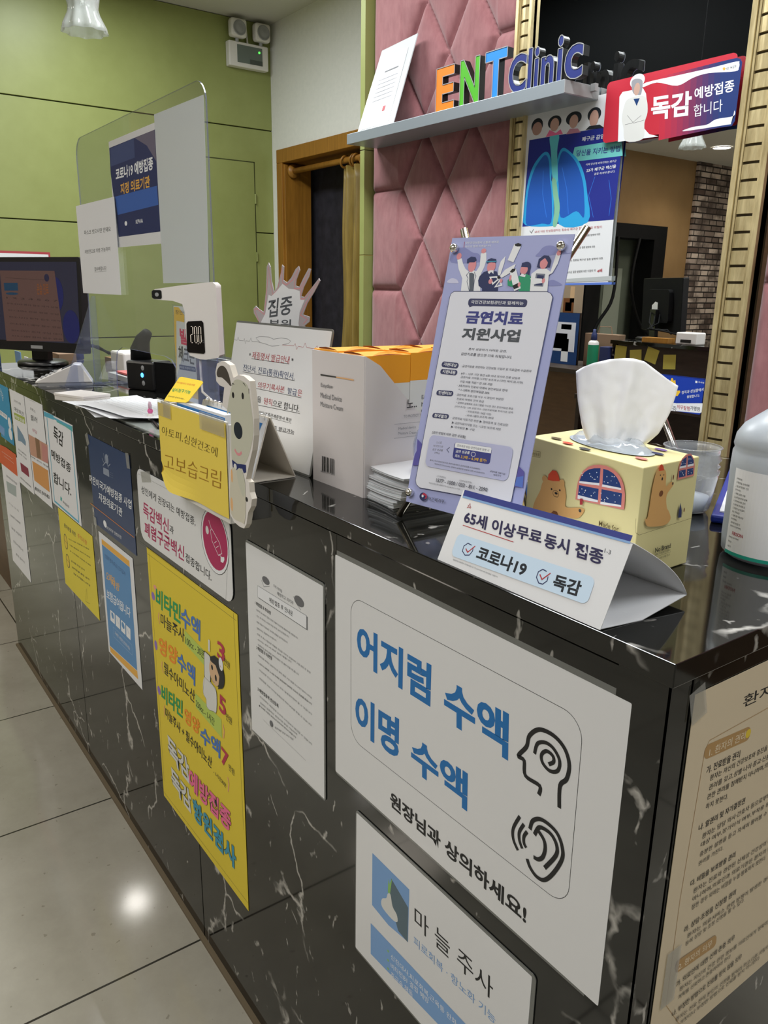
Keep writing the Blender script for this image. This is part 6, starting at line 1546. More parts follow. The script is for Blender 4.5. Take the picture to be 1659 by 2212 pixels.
mb = MB(); mb.box(bc[0] - 0.012, bc[0] + 0.03, bc[1] - 0.008, bc[1] + 0.008, H + 0.215, H + 0.228, M_WPL); mb.build('pump_head', t, bevel=0.004)
vs = []; a0, a1 = math.radians(-121), math.radians(-20)
for i in range(25):
    a = a0 + (a1 - a0) * i / 24
    for z in (0.006, 0.0095, 0.093): vs.append((bc[0] + 0.0494 * math.cos(a), bc[1] + 0.0494 * math.sin(a), H + z))
mb = MB(); mb.add(vs, [(3 * i + 1, 3 * i + 4, 3 * i + 5, 3 * i + 2) for i in range(24)], M_PAPER); mb.add(vs, [(3 * i, 3 * i + 3, 3 * i + 4, 3 * i + 1) for i in range(24)], mat('teal_band', S('1f9a86'), 0.4))
def wrap(m_, body, c, s0, z0, hh, wt=0.0, ww=None):
    v_, f_ = text_mesh(body, wt, 2); ww = ww or hh * 0.62 * len(body)
    m_.add([(bc[0] + 0.0497 * math.cos(a0 + (s0 + x * ww) / 0.0497), bc[1] + 0.0497 * math.sin(a0 + (s0 + x * ww) / 0.0497), H + z0 + y * hh) for x, y in v_], f_, ink(c))
for k, s_ in enumerate(['[사용방법]', '1. 적당량을 손에 취해', '2. 골고루 문질러 건조', '[주의사항]', '1. 외용으로만 사용', '2. 눈에 들어가지 않게', '3. 상처에 사용 금지', '4. 화기에 주의할 것', '5. 어린이 손이 닿지', '않는 곳에 보관', '6. 밀폐 용기에 보관', '[보관방법]', '실온에서 보관할 것', '[제조사 및 연락처]']):
    wrap(mb, s_, 'k2', 0.004, 0.082 - k * 0.0037, 0.0021)
mb2 = mb; wrap(mb, 'FIRSON', 'rd', 0.0085, 0.0265, 0.0036, 0.03); wrap(mb, '(주)퍼슨 주식회사', 'k', 0.004, 0.0225, 0.0022); wrap(mb, '제조번호', 'k2', 0.004, 0.018, 0.002); wrap(mb, '사용기한', 'k2', 0.004, 0.013, 0.002)
mb.build('label_sticker', t)

# plastic cup
t = thing('clear_jar', 'clear plastic jar with screw rim behind the tissue box', 'jar', (-0.243, 0.374, H))
mb = MB(); mb.lathe([(0.0, 0.002), (0.024, 0.002), (0.027, 0.006), (0.0325, 0.045), (0.034, 0.052), (0.031, 0.054), (0.034, 0.058), (0.031, 0.061), (0.0345, 0.066), (0.032, 0.069), (0.032, 0.078), (0.0345, 0.08), (0.0325, 0.081)], clear('jar_plastic', (0.93, 0.94, 0.95), haze=0.22, hazecol=(0.8, 0.83, 0.86)), (-0.243, 0.374, H), 40); o = mb.build('jar_body', t, smooth=True); md = o.modifiers.new('s', 'SOLIDIFY'); md.thickness = 0.001
mb = MB(); mb.lathe([(0.0, 0.003), (0.02, 0.003), (0.024, 0.02), (0.0, 0.022)], mat('cotton_white', S('dfe3e8'), 0.9), (-0.243, 0.374, H), 24, wob=lambda a, z: 0.05 * math.sin(3 * a)); mb.build('cotton', t, smooth=True)
# chromed tube standing behind the counter
t = thing('chrome_tube_stand', 'thin chrome tube rising behind the tissue box', 'stand', (-0.48, 0.76, 0))
mb = MB(); mb.tube([(-0.40, 0.76, 0.02), (-0.47, 0.76, 0.89), (-0.521, 0.76, 0.975), (-0.596, 0.76, 1.102)], 0.006, M_CHROME, 14); mb.build('tube', t, smooth=True)
mb = MB(); mb.lathe([(0, 0), (0.14, 0), (0.14, 0.012), (0.02, 0.025), (0, 0.025)], M_STEEL, (-0.40, 0.90, 0), 30); mb.bar((-0.40, 0.76, 0.012), (-0.40, 0.9, 0.012), 0.03, 0.012, M_STEEL); mb.build('base', t)
# clipboard with form
ax = Vector((0.46, -0.888, 0)).normalized(); ay = Vector((0.888, 0.46, 0)).normalized(); c0 = Vector((-0.34, 0.632, H + 0.0105))
def cb(a, b_, z): return tuple(c0 + ax * a + ay * b_ + Vector((0, 0, z)))
t = thing('clipboard', 'blue edged clipboard with printed forms lying behind the bottle', 'clipboard', c0)
mb = MB(); mb.add([cb(a, b_, z) for z in (-0.01, 0.0) for a, b_ in ((0, 0), (0.32, 0), (0.32, 0.235), (0, 0.235))], [(3, 2, 1, 0), (4, 5, 6, 7), (0, 1, 5, 4), (1, 2, 6, 5), (2, 3, 7, 6), (3, 0, 4, 7)], mat('navy_folder', S('1c2f8c'), 0.35)); mb.build('board', t, bevel=0.003)
mb = MB(); mb.add([cb(a, b_, z) for z in (0.0003, 0.002) for a, b_ in ((0.02, 0.008), (0.305, 0.008), (0.305, 0.225), (0.02, 0.225))], [(4, 5, 6, 7), (0, 1, 5, 4), (1, 2, 6, 5), (2, 3, 7, 6), (3, 0, 4, 7)], M_PAPER)
mb.add([cb(a, b_, 0.0022) for a, b_ in ((0.115, 0.008), (0.15, 0.008), (0.14, 0.12), (0.105, 0.12))], [(0, 1, 2, 3)], ink('rd2'))
for k in range(11):
    a = 0.16 + k * 0.013; mb.add([cb(a + q, b_, 0.0022) for q, b_ in ((0, 0.02), (0.002, 0.02), (0.002, 0.2 - 0.03 * (k % 3)), (0, 0.2 - 0.03 * (k % 3)))], [(0, 1, 2, 3)], ink('g3' if k != 2 else 'ye'))
mb.build('form', t)
mb = MB(); mb.tube([cb(0.008, 0.03, 0.008), cb(0.008, 0.2, 0.008)], 0.004, M_CHROME, 10); mb.tube([cb(0.02, 0.03, 0.006), cb(0.02, 0.2, 0.006)], 0.0025, M_CHROME, 8); mb.tube([cb(0.0, 0.09, 0.004), cb(0.03, 0.11, 0.012), cb(0.0, 0.13, 0.004)], 0.003, M_CHROME, 8); mb.build('clip', t, smooth=True)
mb = MB(); a_ = [(0.1, 0.005), (0.1, 0.032), (0.125, 0.034), (0.125, 0.006)]; mb.add([cb(a, b_, z) for z in (0.0024, 0.008) for a, b_ in a_], [(4, 5, 6, 7), (0, 1, 5, 4), (1, 2, 6, 5), (2, 3, 7, 6), (3, 0, 4, 7)], M_BLK); mb.build('magnet', t)

# booklets
random.seed(3)
first = None; z = H + 0.0006
NB = 13
def booklet(th):
    t_ = thing('booklet', None, 'booklet', (-0.49, 0.16, 0), 'white booklets stacked beside the easel')
    W2, D2 = 0.105, 0.19; n_ = 8
    def leaf(z0, z1, m_, nm, ins=0.0):
        m2 = MB(); vs = []
        for i in range(n_ + 1):
            f = i / n_; x = -W2 / 2 + ins + (W2 - 2 * ins) * f; dz = 0.0022 * math.sin(f * math.pi) * -1 + 0.003 * (1 - f) ** 2
            for y in (-D2 / 2 + ins, D2 / 2 - ins):
                for zz in (z0, z1): vs.append((-0.49 + x, 0.16 + y, zz + dz))
        fs = []
        for i in range(n_):
            b0 = i * 4; fs += [(b0 + 1, b0 + 5, b0 + 7, b0 + 3), (b0, b0 + 2, b0 + 6, b0 + 4), (b0, b0 + 4, b0 + 5, b0 + 1), (b0 + 2, b0 + 3, b0 + 7, b0 + 6)]
        fs += [(0, 1, 3, 2), (n_ * 4, n_ * 4 + 2, n_ * 4 + 3, n_ * 4 + 1)]
        m2.add(vs, fs, m_); return m2.build(nm, t_, at=(-0.49, 0.16, 0), smooth=False)
    leaf(0, th * 0.12, M_GLOSSP, 'cover'); leaf(th * 0.14, th * 0.84, mat('page_edges', S('cdd3d6'), 0.8), 'pages', 0.0012); leaf(th * 0.86, th, M_GLOSSP, 'cover')
    return t_
protos = {}
order = ['lowest white booklet of the stack beside the easel', 'second booklet from the bottom of the white stack', 'third booklet from the bottom of the white stack', 'fourth booklet from the bottom of the white stack', 'fifth booklet from the bottom of the white stack', 'sixth booklet from the bottom of the white stack', 'middle booklet of the white stack beside the easel', 'sixth booklet from the top of the white stack', 'fifth booklet from the top of the white stack', 'fourth booklet from the top of the white stack', 'third booklet from the top of the white stack', 'second booklet from the top of the white stack', 'topmost white booklet with blue cover print, beside the easel']
ths = [0.0042, 0.0028, 0.003, 0.0028, 0.0028, 0.0042, 0.0028, 0.003, 0.0028, 0.003, 0.0028, 0.003, 0.0024]
p = booklet(0.003)
for i in range(NB):
    if i == 0: o = p
    else:
        o = p.copy(); COL.objects.link(o)
        for ch in list(p.children):
            c = ch.copy(); COL.objects.link(c); c.parent = o
    o.location = (-0.478 + random.uniform(-0.004, 0.003) + (0.008 if i > 7 else 0) - (0.006 if i < 2 else 0), 0.176 + random.uniform(-0.006, 0.004) + (0.004 if i > 6 else -0.004), z)
    o.rotation_euler.z = math.radians(random.uniform(-3, 3) - 3); o.scale = (1, 1, ths[i] / 0.003 * 1.0); z += ths[i]; o['label'] = order[i]
bz = z
mb = MB(); TPp = lambda a, b_: (-0.476 + a, 0.17 + b_, bz + 0.0042)
mb.add([TPp(-0.02, -0.01), TPp(0.045, -0.02), TPp(0.045, 0.08), TPp(-0.01, 0.08)], [(0, 1, 2, 3)], ink('b5')); mb.add([TPp(0.0, 0.0), TPp(0.03, -0.01), TPp(0.035, 0.03), TPp(0.01, 0.04)], [(0, 1, 2, 3)], ink('w'))
mb.add([TPp(-0.045, -0.07), TPp(-0.02, -0.075), TPp(-0.02, -0.073), TPp(-0.045, -0.068)], [(0, 1, 2, 3)], ink('nv'))
q = mb.build('cover_print', None, at=tuple(o.location)); q.parent = o; q.location = (0, 0, 0); q.scale = (1, 1, 1)

# clear dish beside the easel
t = thing('clear_cup', 'small clear plastic cup standing on the booklets behind the poster', 'cup', (-0.452, 0.15, bz + 0.005))
mb = MB(); mb.lathe([(0.0, 0.0), (0.012, 0.0), (0.016, 0.004), (0.021, 0.016), (0.024, 0.032), (0.0225, 0.036)], M_CLEARB, (0, 0, 0), 32)
R_ = Matrix.Rotation(math.radians(38), 3, 'Y'); mb.v = [tuple(R_ @ Vector(v_) + Vector((-0.462, 0.135, bz + 0.012))) for v_ in mb.v]
o = mb.build('cup_body', t, smooth=True); md = o.modifiers.new('s', 'SOLIDIFY'); md.thickness = 0.0015

# display tray of cream cartons
DW = mat('display_white', S('d9d3d2'), 0.6)
x0, x1, y0, y1, zt = -0.6258, -0.504, 0.074, 0.36, 1.167
t = thing('display_tray', 'tall white display tray for cream boxes with slanted side', 'display box', (-0.565, 0.2, H))
mb = MB(); mb.box(x0, x1, y0 - 0.0015, y0, H, zt, DW); o = mb.build('front_wall', t); child_print('dfront', o, 'printed_text', 0.0006)
side = [(y0, H), (y1, H), (y1, 1.03), (0.155, 1.095), (y0 + 0.022, 1.155), (y0, zt)]
def sidewall(x, nm):
    m_ = MB(); m_.add([(x + d, y, z_) for d in (0, 0.0015) for y, z_ in side], [(0, 1, 2, 3, 4, 5), (11, 10, 9, 8, 7, 6)] + [(i, (i + 1) % 6, (i + 1) % 6 + 6, i + 6) for i in range(6)], DW); return m_.build(nm, t)
o = sidewall(x1, 'side_wall'); child_print('dside', o, 'printed_text', 0.002); sidewall(x0 - 0.0015, 'side_wall')
mb = MB(); mb.box(x0, x1, y0, y1, H + 0.0003, H + 0.002, DW); mb.box(x0, x1, y1, y1 + 0.0015, H, 1.03, DW); mb.build('tray_base', t)
ORG = mat('orange_card', S('f0a020'), 0.5); CWH = mat('carton_white', S('dcdcd8'), 0.5)
def carton():
    t_ = thing('cream_carton', None, 'carton', (0, 0, 0), 'orange topped cream cartons in the display tray')
    m_ = MB(); m_.box(-0.0295, 0.0295, -0.035, 0.035, 0, 0.142, CWH); m_.box(-0.0296, 0.0296, -0.0351, 0.0351, 0.1395, 0.175, ORG); m_.build('carton_body', t_, bevel=0.0006, at=(0, 0, 0))
    m_ = MB()
    for k, s_ in enumerate(('EASYDEW', 'Medical', 'Device', 'Cream')):
        v_, f_ = text_mesh(s_, 0.0, 2); m_.add([(0.0298, -0.016 + x * 0.006 * len(s_) * 0.75, 0.115 - k * 0.0095 + y * 0.0055) for x, y in v_], f_, ink('g1'))
    m_.build('printed_text', t_, at=(0, 0, 0))
    m_ = MB(); m_.add([(-0.024 + 0.004, -0.033, 0.1753), (0.024, -0.033, 0.1753), (0.018, -0.0345, 0.177), (0.0, -0.035, 0.1785), (-0.018, -0.0345, 0.177)], [(0, 1, 2, 3, 4)], mat('slot_dark', S('8c4a0c'), 0.8))
    m_.add([(0.0297, -0.024, 0.1752), (0.0297, 0.024, 0.1752), (0.026, 0.012, 0.1785), (0.0255, 0.0, 0.1795), (0.026, -0.012, 0.1785)], [(0, 1, 2, 3, 4)], ORG); m_.add([(0.0299, -0.022, 0.1753), (0.0299, 0.022, 0.1753), (0.029, 0.0, 0.1765)], [(0, 1, 2)], MATS['slot_dark'])
    m_.build('top_flap', t_, at=(0, 0, 0))
    return t_
names = [[f'{a} cream carton in the {b}' for b in ('row by the easel side', 'row by the far side')] for a in ('front', 'second', 'third', 'rearmost')]
pc = carton(); fst = True
for i in range(4):
    for j in range(2):
        if fst: o = pc; fst = False
        else:
            o = pc.copy(); COL.objects.link(o)
            for ch in list(pc.children):
                c = ch.copy(); COL.objects.link(c); c.parent = o
        o.location = (-0.5345 - j * 0.0598, 0.1095 + i * 0.0705, H + 0.0022 + 0.0006 * ((i * 7 + j * 3) % 4)); o['label'] = names[i][j] + (', orange top' if i else ', orange top behind the tray front')

# certificate notice on acrylic stand
sg = SIGNS['cert']; o = sheet('cert', 'laminated_notice', M_GLOSSP, 'white laminated notice with a heartbeat line, leaning on the counter', 'notice', lam=(0.001, 0.004, 0.003, 0.003), off=0)
mb = MB(); mb.box(0.02, 0.27, 0.0, 0.12, -0.004, -0.001, M_BLK); mb.add([(0.27, 0.002, -0.004), (0.274, 0.002, -0.004), (0.276, -0.018, -0.075), (0.27, -0.018, -0.075), (0.274, 0.12, -0.004), (0.27, 0.12, -0.004)], [(0, 1, 2, 3), (1, 4, 2), (0, 3, 5)], M_BLK); p = raw(mb, 'support_stand'); p.parent = o
sheet('burst', 'starburst_card', mat('burst_clear', S('b9b0b4'), 0.35), 'hand cut starburst card with pink pencil rim and black lettering', 'card', off=0, t=0.001)
mb = MB(); mb.box(-0.885, -0.835, 0.163, 0.185, H, H + 0.02, M_CLEAR); o = mb.build('card_holder'); tag(o, 'small clear block holding the starburst card', 'card holder')

# desk calendar
t = thing('desk_calendar', 'blue and white triangular desk calendar seen end on', 'calendar', (-0.73, 0.02, H))
yb0, yb1, ya, zaa = -0.009, 0.056, 0.018, 1.0765; xL, xR = -0.86, -0.648
def slab(p, q, m_, nm, par, th=0.0016, x0=xL, x1=xR):
    d = Vector((0, q[0] - p[0], q[1] - p[1])).normalized(); nn = Vector((0, -d.z, d.y)) * th
    vs = [(x, *pt) for x in (x0, x1) for pt in ((p[0], p[1]), (q[0], q[1]), (q[0] + nn.y, q[1] + nn.z), (p[0] + nn.y, p[1] + nn.z))]
    m2 = MB(); m2.add(vs, [(0, 1, 2, 3), (7, 6, 5, 4), (0, 4, 5, 1), (1, 5, 6, 2), (2, 6, 7, 3), (3, 7, 4, 0)], m_); return m2.build(nm, par)
slab((yb0, H + 0.001), (ya, zaa), M_CARD, 'front_board', t); slab((yb1, H + 0.001), (ya + 0.001, zaa), M_CARD, 'back_board', t, -0.0016); slab((yb0, H + 0.0005), (yb1, H + 0.0005), M_CARD, 'base_board', t)
pg = slab((yb0 + 0.001, H + 0.006), (ya - 0.0005, zaa - 0.001), M_GLOSSP, 'calendar_pages', t, 0.003, xL + 0.002, xR - 0.001)
mb = MB(); fy = lambda f: (yb0 + (ya - yb0) * f - 0.0042, H + 0.004 + (zaa - H - 0.006) * f)
def onf(x, f): y_, z_ = fy(f); return (x, y_, z_)
mb.add([onf(x, f) for x, f in ((-0.70, 0.93), (-0.656, 0.93), (-0.66, 0.78), (-0.664, 0.62), (-0.672, 0.48), (-0.682, 0.46), (-0.68, 0.62), (-0.678, 0.72), (-0.684, 0.82))], [tuple(range(9))], ink('b')); mb.add([onf(x, f) for x, f in ((-0.69, 0.24), (-0.672, 0.3), (-0.676, 0.12), (-0.69, 0.08))], [(0, 1, 2, 3)], ink('b'))
mb.add([onf(x, f) for x, f in ((-0.84, 0.95), (-0.72, 0.95), (-0.72, 0.90), (-0.84, 0.90))], [(0, 1, 2, 3)], ink('b')); mb.build('blue_print', pg)
mb = MB()
for k in range(14):
    xx = xL + 0.012 + k * 0.015; mb.tube([(xx, ya - 0.004 + 0.004 * math.cos(a) + 0.003, zaa - 0.001 + 0.0045 * math.sin(a)) for a in [2 * math.pi * j / 10 for j in range(11)]], 0.0006, M_STEEL, 5)
mb.build('binding_rings', t)

# leaflet holder with yellow sheet and dog cut-out
t = thing('leaflet_holder', 'white leaflet box with a yellow handwritten sheet taped to its front', 'leaflet holder', (-0.79, -0.01, 0.925))
HW = mat('holder_white', S('d9d6ce'), 0.5)
for nm, a in (('front_wall', (-0.911, -0.672, -0.0335, -0.0305, 0.93, 1.072)), ('side_wall', (-0.911, -0.908, -0.0305, -0.001, 0.93, 1.068)), ('side_wall', (-0.675, -0.672, -0.0305, -0.001, 0.93, 1.068)), ('back_wall', (-0.911, -0.672, -0.0045, -0.0035, 0.93, 1.06))):
    mb = MB(); mb.box(*a, HW); mb.build(nm, t, bevel=0.0008)
mb = MB(); mb.box(-0.86, -0.69, -0.027, -0.014, 0.94, 1.078, M_GLOSSP); mb.box(-0.858, -0.69, -0.0275, -0.027, 1.068, 1.0745, ink('b')); q = mb.build('leaflets'); tag(q, 'bundle of white leaflets with a blue stripe inside the holder', 'leaflets', kind='stuff')
# yellow sheet with a curling lower edge
sg = SIGNS['ysheet']; Wm, Hm = sg['W'] / 1000, sg['H'] / 1000
def bend(x, y): 
    lx = max(0, 0.03 - y); return 0.012 * (lx / 0.03) ** 2 * math.exp(-((x - 0.06) / 0.05) ** 2) + 0.001 * (1 + math.sin(x * 40)) + 0.003 * max(0, 1 - x / 0.05)
mb = MB(); nx, ny = 30, 16; YP = mat('yellow_sheet', S('ecd256'), 0.75)
vs = [(Wm * i / nx + (0.012 * (1 - j / 4.0) if (i == 0 and j < 4) else 0), (0.028 * max(0, 1 - i / 7) ** 2 * max(0, 1 - j / 5)) + (Hm - 0.004) * j / ny, bend(Wm * i / nx, Hm * j / ny)) for j in range(ny + 1) for i in range(nx + 1)]
mb.add(vs, [(j * (nx + 1) + i, j * (nx + 1) + i + 1, (j + 1) * (nx + 1) + i + 1, (j + 1) * (nx + 1) + i) for j in range(ny) for i in range(nx)], YP)
draw(mb, sg, 0.0005, bend=bend)
o = raw(mb, 'yellow_sheet'); O_, u_, v_, n__ = frame_of(sg)
o.parent = t; o.matrix_local = Matrix.Translation(-t.location) @ Matrix(((u_.x, v_.x, n__.x, O_.x), (u_.y, v_.y, n__.y, O_.y), (u_.z, v_.z, n__.z, O_.z), (0, 0, 0, 1)))
mb = MB(); mb.box(-0.912, -0.86, -0.0385, -0.0375, 1.05, 1.077, M_TAPE); mb.build('tape', t)
mb = MB(); mb.box(-0.75, -0.67, -0.0385, -0.0375, 1.052, 1.077, M_TAPE); mb.build('tape', t)
o = sheet('dog', 'dog_cutout', M_WPL, 'white cut-out board of a cartoon puppy with one black ear', 'cut-out', off=-0.0075, t=0.0075, side=M_CARD)
o = sheet('card', 'yellow_card', mat('yellow_card_bright', S('efcf36'), 0.6), 'small yellow card leaning back from the top of the leaflet holder', 'card', off=0.0, t=0.0008)

# thermometer on clear stand
t = thing('forehead_thermometer', 'white wall thermometer with long nose and dark digital screen on clear stand', 'thermometer', (-1.0, 0.11, H))
O = Vector((-1.0, 0.1, 1.117)); ut = Vector((0.64, 0.768, 0)).normalized(); vt = Vector((0, 0, 1)); nt_ = ut.cross(vt)
prof = [(-0.043, 0.012), (-0.026, 0.006), (-0.015, 0.0055), (0.007, 0.009), (0.0089, 0.013), (0.008, 0.084), (0.0076, 0.116), (0.0074, 0.13), (0.0018, 0.135), (-0.0197, 0.133), (-0.0507, 0.129), (-0.074, 0.1255), (-0.097, 0.122), (-0.1013, 0.12), (-0.103, 0.111), (-0.1015, 0.1053), (-0.086, 0.104), (-0.0675, 0.103), (-0.052, 0.098), (-0.048, 0.085), (-0.0485, 0.05), (-0.046, 0.02)]
mb = MB(); mb.prism(prof, (O, ut, vt, nt_), -0.034, 0.0, M_WPL); mb.build('body', t, bevel=0.004, seg=3)
sp = [(-0.0458, 0.066), (-0.043, 0.0695), (-0.0195, 0.071), (-0.0165, 0.068), (-0.0157, 0.018), (-0.018, 0.0155), (-0.045, 0.0175), (-0.0473, 0.021)]
mb = MB(); mb.prism(sp, (O, ut, vt, nt_), 0.0003, 0.0012, mat('dark_screen', S('14100f'), 0.12)); scr = mb.build('screen', t)
def seg7(m_, ox, oy, w_, h_, segs, tk=0.0011):
    mid = oy + h_ / 2
    D = dict(a=[(ox + tk, oy + h_), (ox + w_ - tk, oy + h_)], b=[(ox + w_, oy + h_ - tk), (ox + w_, mid + tk * .5)], c=[(ox + w_, mid - tk * .5), (ox + w_, oy + tk)], d=[(ox + tk, oy), (ox + w_ - tk, oy)], e=[(ox, mid - tk * .5), (ox, oy + tk)], f=[(ox, oy + h_ - tk), (ox, mid + tk * .5)], g=[(ox + tk, mid), (ox + w_ - tk, mid)])
    for s_ in segs:
        vs, fs = strip(D[s_], tk); m_.add([O + ut * a + vt * b_ + nt_ * 0.0014 for a, b_ in vs], fs, mat('led_digit', (0.5, 0.45, 0.4), 0.4, emit=S('c9bba8'), es=0.8))
mb = MB(); seg7(mb, -0.0395, 0.034, 0.0042, 0.0275, 'abged'); seg7(mb, -0.0325, 0.034, 0.0042, 0.0275, 'abcdef'); seg7(mb, -0.0255, 0.034, 0.0042, 0.0275, 'abcdef')
mb.prism([(-0.0275, 0.0315), (-0.0265, 0.0315), (-0.0265, 0.033), (-0.0275, 0.033)], (O, ut, vt, nt_), 0.0013, 0.0014, MATS['led_digit'])
vs_, fs_ = text_mesh('℃', 0, 3); mb.add([O + ut * (-0.0198 + a * 0.003) + vt * (0.034 + b_ * 0.005) + nt_ * 0.0014 for a, b_ in vs_], fs_, ink('g1')); mb.build('digits', scr)
mb = MB(); mb.prism(rrect(-0.1025, -0.0865, 0.1058, 0.1205, 0.003), (O, ut, vt, nt_), 0.0002, 0.001, M_BLK); mb.prism(rrect(-0.032, -0.002, 0.107, 0.119, 0.003), (O + ut * -0.1035, nt_, vt, ut), -0.001, 0.0005, M_BLK); nz_ = mb.build('sensor_window', t)
mb = MB(); c_ = O + ut * -0.0945 + vt * 0.113 + nt_ * 0.001; mb.tube([c_, c_ + nt_ * 0.0006], 0.0033, M_GPL, 16); mb.build('sensor_lens', nz_)
mb = MB(); mb.prism([(-0.045, -0.125), (0.012, -0.125), (0.008, 0.06), (-0.04, 0.06)], (O + nt_ * -0.037, ut, vt, nt_), -0.003, 0, M_CLEARB); mb.prism([(-0.05, -0.06), (0.03, -0.06), (0.03, 0.01), (-0.05, 0.01)], (Vector((O.x, O.y, H + 0.0005)), ut, nt_, vt), 0, 0.0015, M_CLEARB)
mb.prism([(-0.0285, -0.125), (0.004, -0.125), (0.005, 0.005), (-0.0285, 0.005)], (O + nt_ * -0.004, ut, vt, nt_), -0.002, 0, M_CLEARB); mb.build('clear_stand', t)
mb = MB(); mb.tube([O + ut * -0.028 - nt_ * 0.01 + vt * z_ for z_ in (0.004, -0.02)] + [O + ut * -0.024 + vt * -0.05, O + ut * 0.0 + vt * -0.072, O + ut * 0.04 + vt * -0.09, O + ut * 0.09 + vt * -0.1, O + ut * 0.12 + vt * -0.121], 0.0022, M_WPL, 8); mb.build('cable', t, smooth=True)
o = sheet('fever', 'fever_check_card', M_GLOSSP, 'white and yellow fever check card behind the thermometer', 'card', off=0, outline=[(-0.095, 0.165), (-0.045, 0.165), (0.0, 0.13), (0.01, -0.035), (-0.101, -0.035)])
mb = MB(); mb.prism([(-0.1, -0.012), (0.01, -0.012), (0.01, 0.014), (-0.1, 0.014)], ID, 0.0006, 0.0009, ink('ye2')); p = raw(mb, 'yellow_band'); p.parent = o
mb = MB(); mb.prism([(-0.103, -0.05), (0.012, -0.05), (0.012, 0.132), (-0.045, 0.168), (-0.098, 0.168)], ID, 0.0012, 0.0026, M_CLEAR); p = raw(mb, 'acrylic_pocket'); p.parent = o

# papers, pen, box on the counter
t = thing('paper_forms', 'loose white printed forms spread at the counter edge', 'papers', (-1.4, 0.08, H))
def page(pts, nm, par, zz, curl=0.0, lines=True):
    P = [Vector((x, y, zz)) for x, y in pts]; m_ = MB(); k = 12; vs = []
    for j in range(k + 1):
        for i in range(k + 1):
            a, b_ = i / k, j / k; q_ = (P[0] * (1 - a) + P[1] * a) * (1 - b_) + (P[3] * (1 - a) + P[2] * a) * b_
            vs.append((q_.x, q_.y, q_.z + curl * (max(0, 1 - b_ * 3)) ** 2 + 0.002 * math.sin(a * 3) * (1 - b_)))
    m_.add(vs, [(j * (k + 1) + i, j * (k + 1) + i + 1, (j + 1) * (k + 1) + i + 1, (j + 1) * (k + 1) + i) for j in range(k) for i in range(k)], M_PAPER)
    if lines:
        for r in range(9):
            b_ = 0.3 + r * 0.065; m_.add([tuple((P[0] * (1 - a) + P[1] * a) * (1 - bb) + (P[3] * (1 - a) + P[2] * a) * bb + Vector((0, 0, 0.0028))) for a, bb in ((0.1, b_), (0.85, b_), (0.85, b_ + 0.006), (0.1, b_ + 0.006))], [(0, 1, 2, 3)], ink('g3'))
    o_ = m_.build(nm, par, smooth=True); return o_
page([(-1.50, -0.035), (-1.22, -0.02), (-1.15, 0.145), (-1.47, 0.15)], 'sheet', t, H + 0.008, 0.002)
page([(-1.42, -0.028), (-1.19, 0.0), (-1.12, 0.14), (-1.42, 0.15)], 'sheet', t, H + 0.012, 0.003)
page([(-1.54, 0.0), (-1.28, -0.03), (-1.24, 0.14), (-1.56, 0.15)], 'sheet', t, H + 0.004)
mb = MB(); mb.prism([(-1.29, 0.008), (-1.045, 0.008), (-1.045, 0.14), (-1.29, 0.14)], (Vector((0, 0, H)), Vector((1, 0, 0)), Vector((0, 1, 0)), Vector((0, 0, 1))), 0.0, 0.0022, clear('desk_sheet', (0.95, 0.97, 0.95), haze=0.55, hazecol=(0.72, 0.78, 0.74), rough=0.05)); o = mb.build('writing_mat'); tag(o, 'clear plastic writing mat with paper under it on the marble', 'mat')
t = thing('bunny_pen', 'pen with a tiny pink rabbit topper lying on the papers', 'pen', (-1.2, 0.07, H))
mb = MB(); mb.tube([(-1.19, 0.05, H + 0.006), (-1.10, 0.03, H + 0.005)], 0.003, M_BLK, 8); mb.build('barrel', t)
mb = MB(); mb.lathe([(0, -0.008), (0.005, -0.006), (0.0065, 0), (0.005, 0.006), (0, 0.008)], M_WPL, (-1.195, 0.05, H + 0.011), 16); mb.lathe([(0, 0), (0.004, 0.002), (0.0055, 0.006), (0.004, 0.010), (0, 0.012)], mat('pink_rubber', S('e0609c'), 0.5), (-1.195, 0.05, H + 0.016), 16); mb.build('rabbit_topper', t, smooth=True)
for dx in (-0.003, 0.003):
    mb = MB(); mb.tube([(-1.195 + dx, 0.05, H + 0.026), (-1.195 + dx * 1.2, 0.05, H + 0.034), (-1.195 + dx, 0.05, H + 0.04)], [0.002, 0.0026, 0.001], mat('pale_pink', S('d8b8c8'), 0.5), 8); mb.build('rabbit_ear', t, smooth=True)
t = thing('small_box', 'flat white cardboard box on the counter before the screen', 'box', (-1.62, 0.02, H))
R2 = Matrix.Translation((-1.555, 0.03, H)) @ Matrix.Rotation(math.radians(20), 4, 'Z') @ Matrix.Diagonal((0.85, 1, 0.8, 1))
mb = MB(); mb.box(-0.075, 0.05, -0.035, 0.035, 0.0005, 0.013, mat('box_white', S('dbd6d0'), 0.7), mx=R2); mb.build('box_base', t, bevel=0.0008)
mb = MB(); mb.box(-0.076, 0.051, -0.036, 0.036, 0.013, 0.02, mat('box_lid_white', S('e2dcd8'), 0.7), mx=R2); mb.build('box_lid', t, bevel=0.0008)
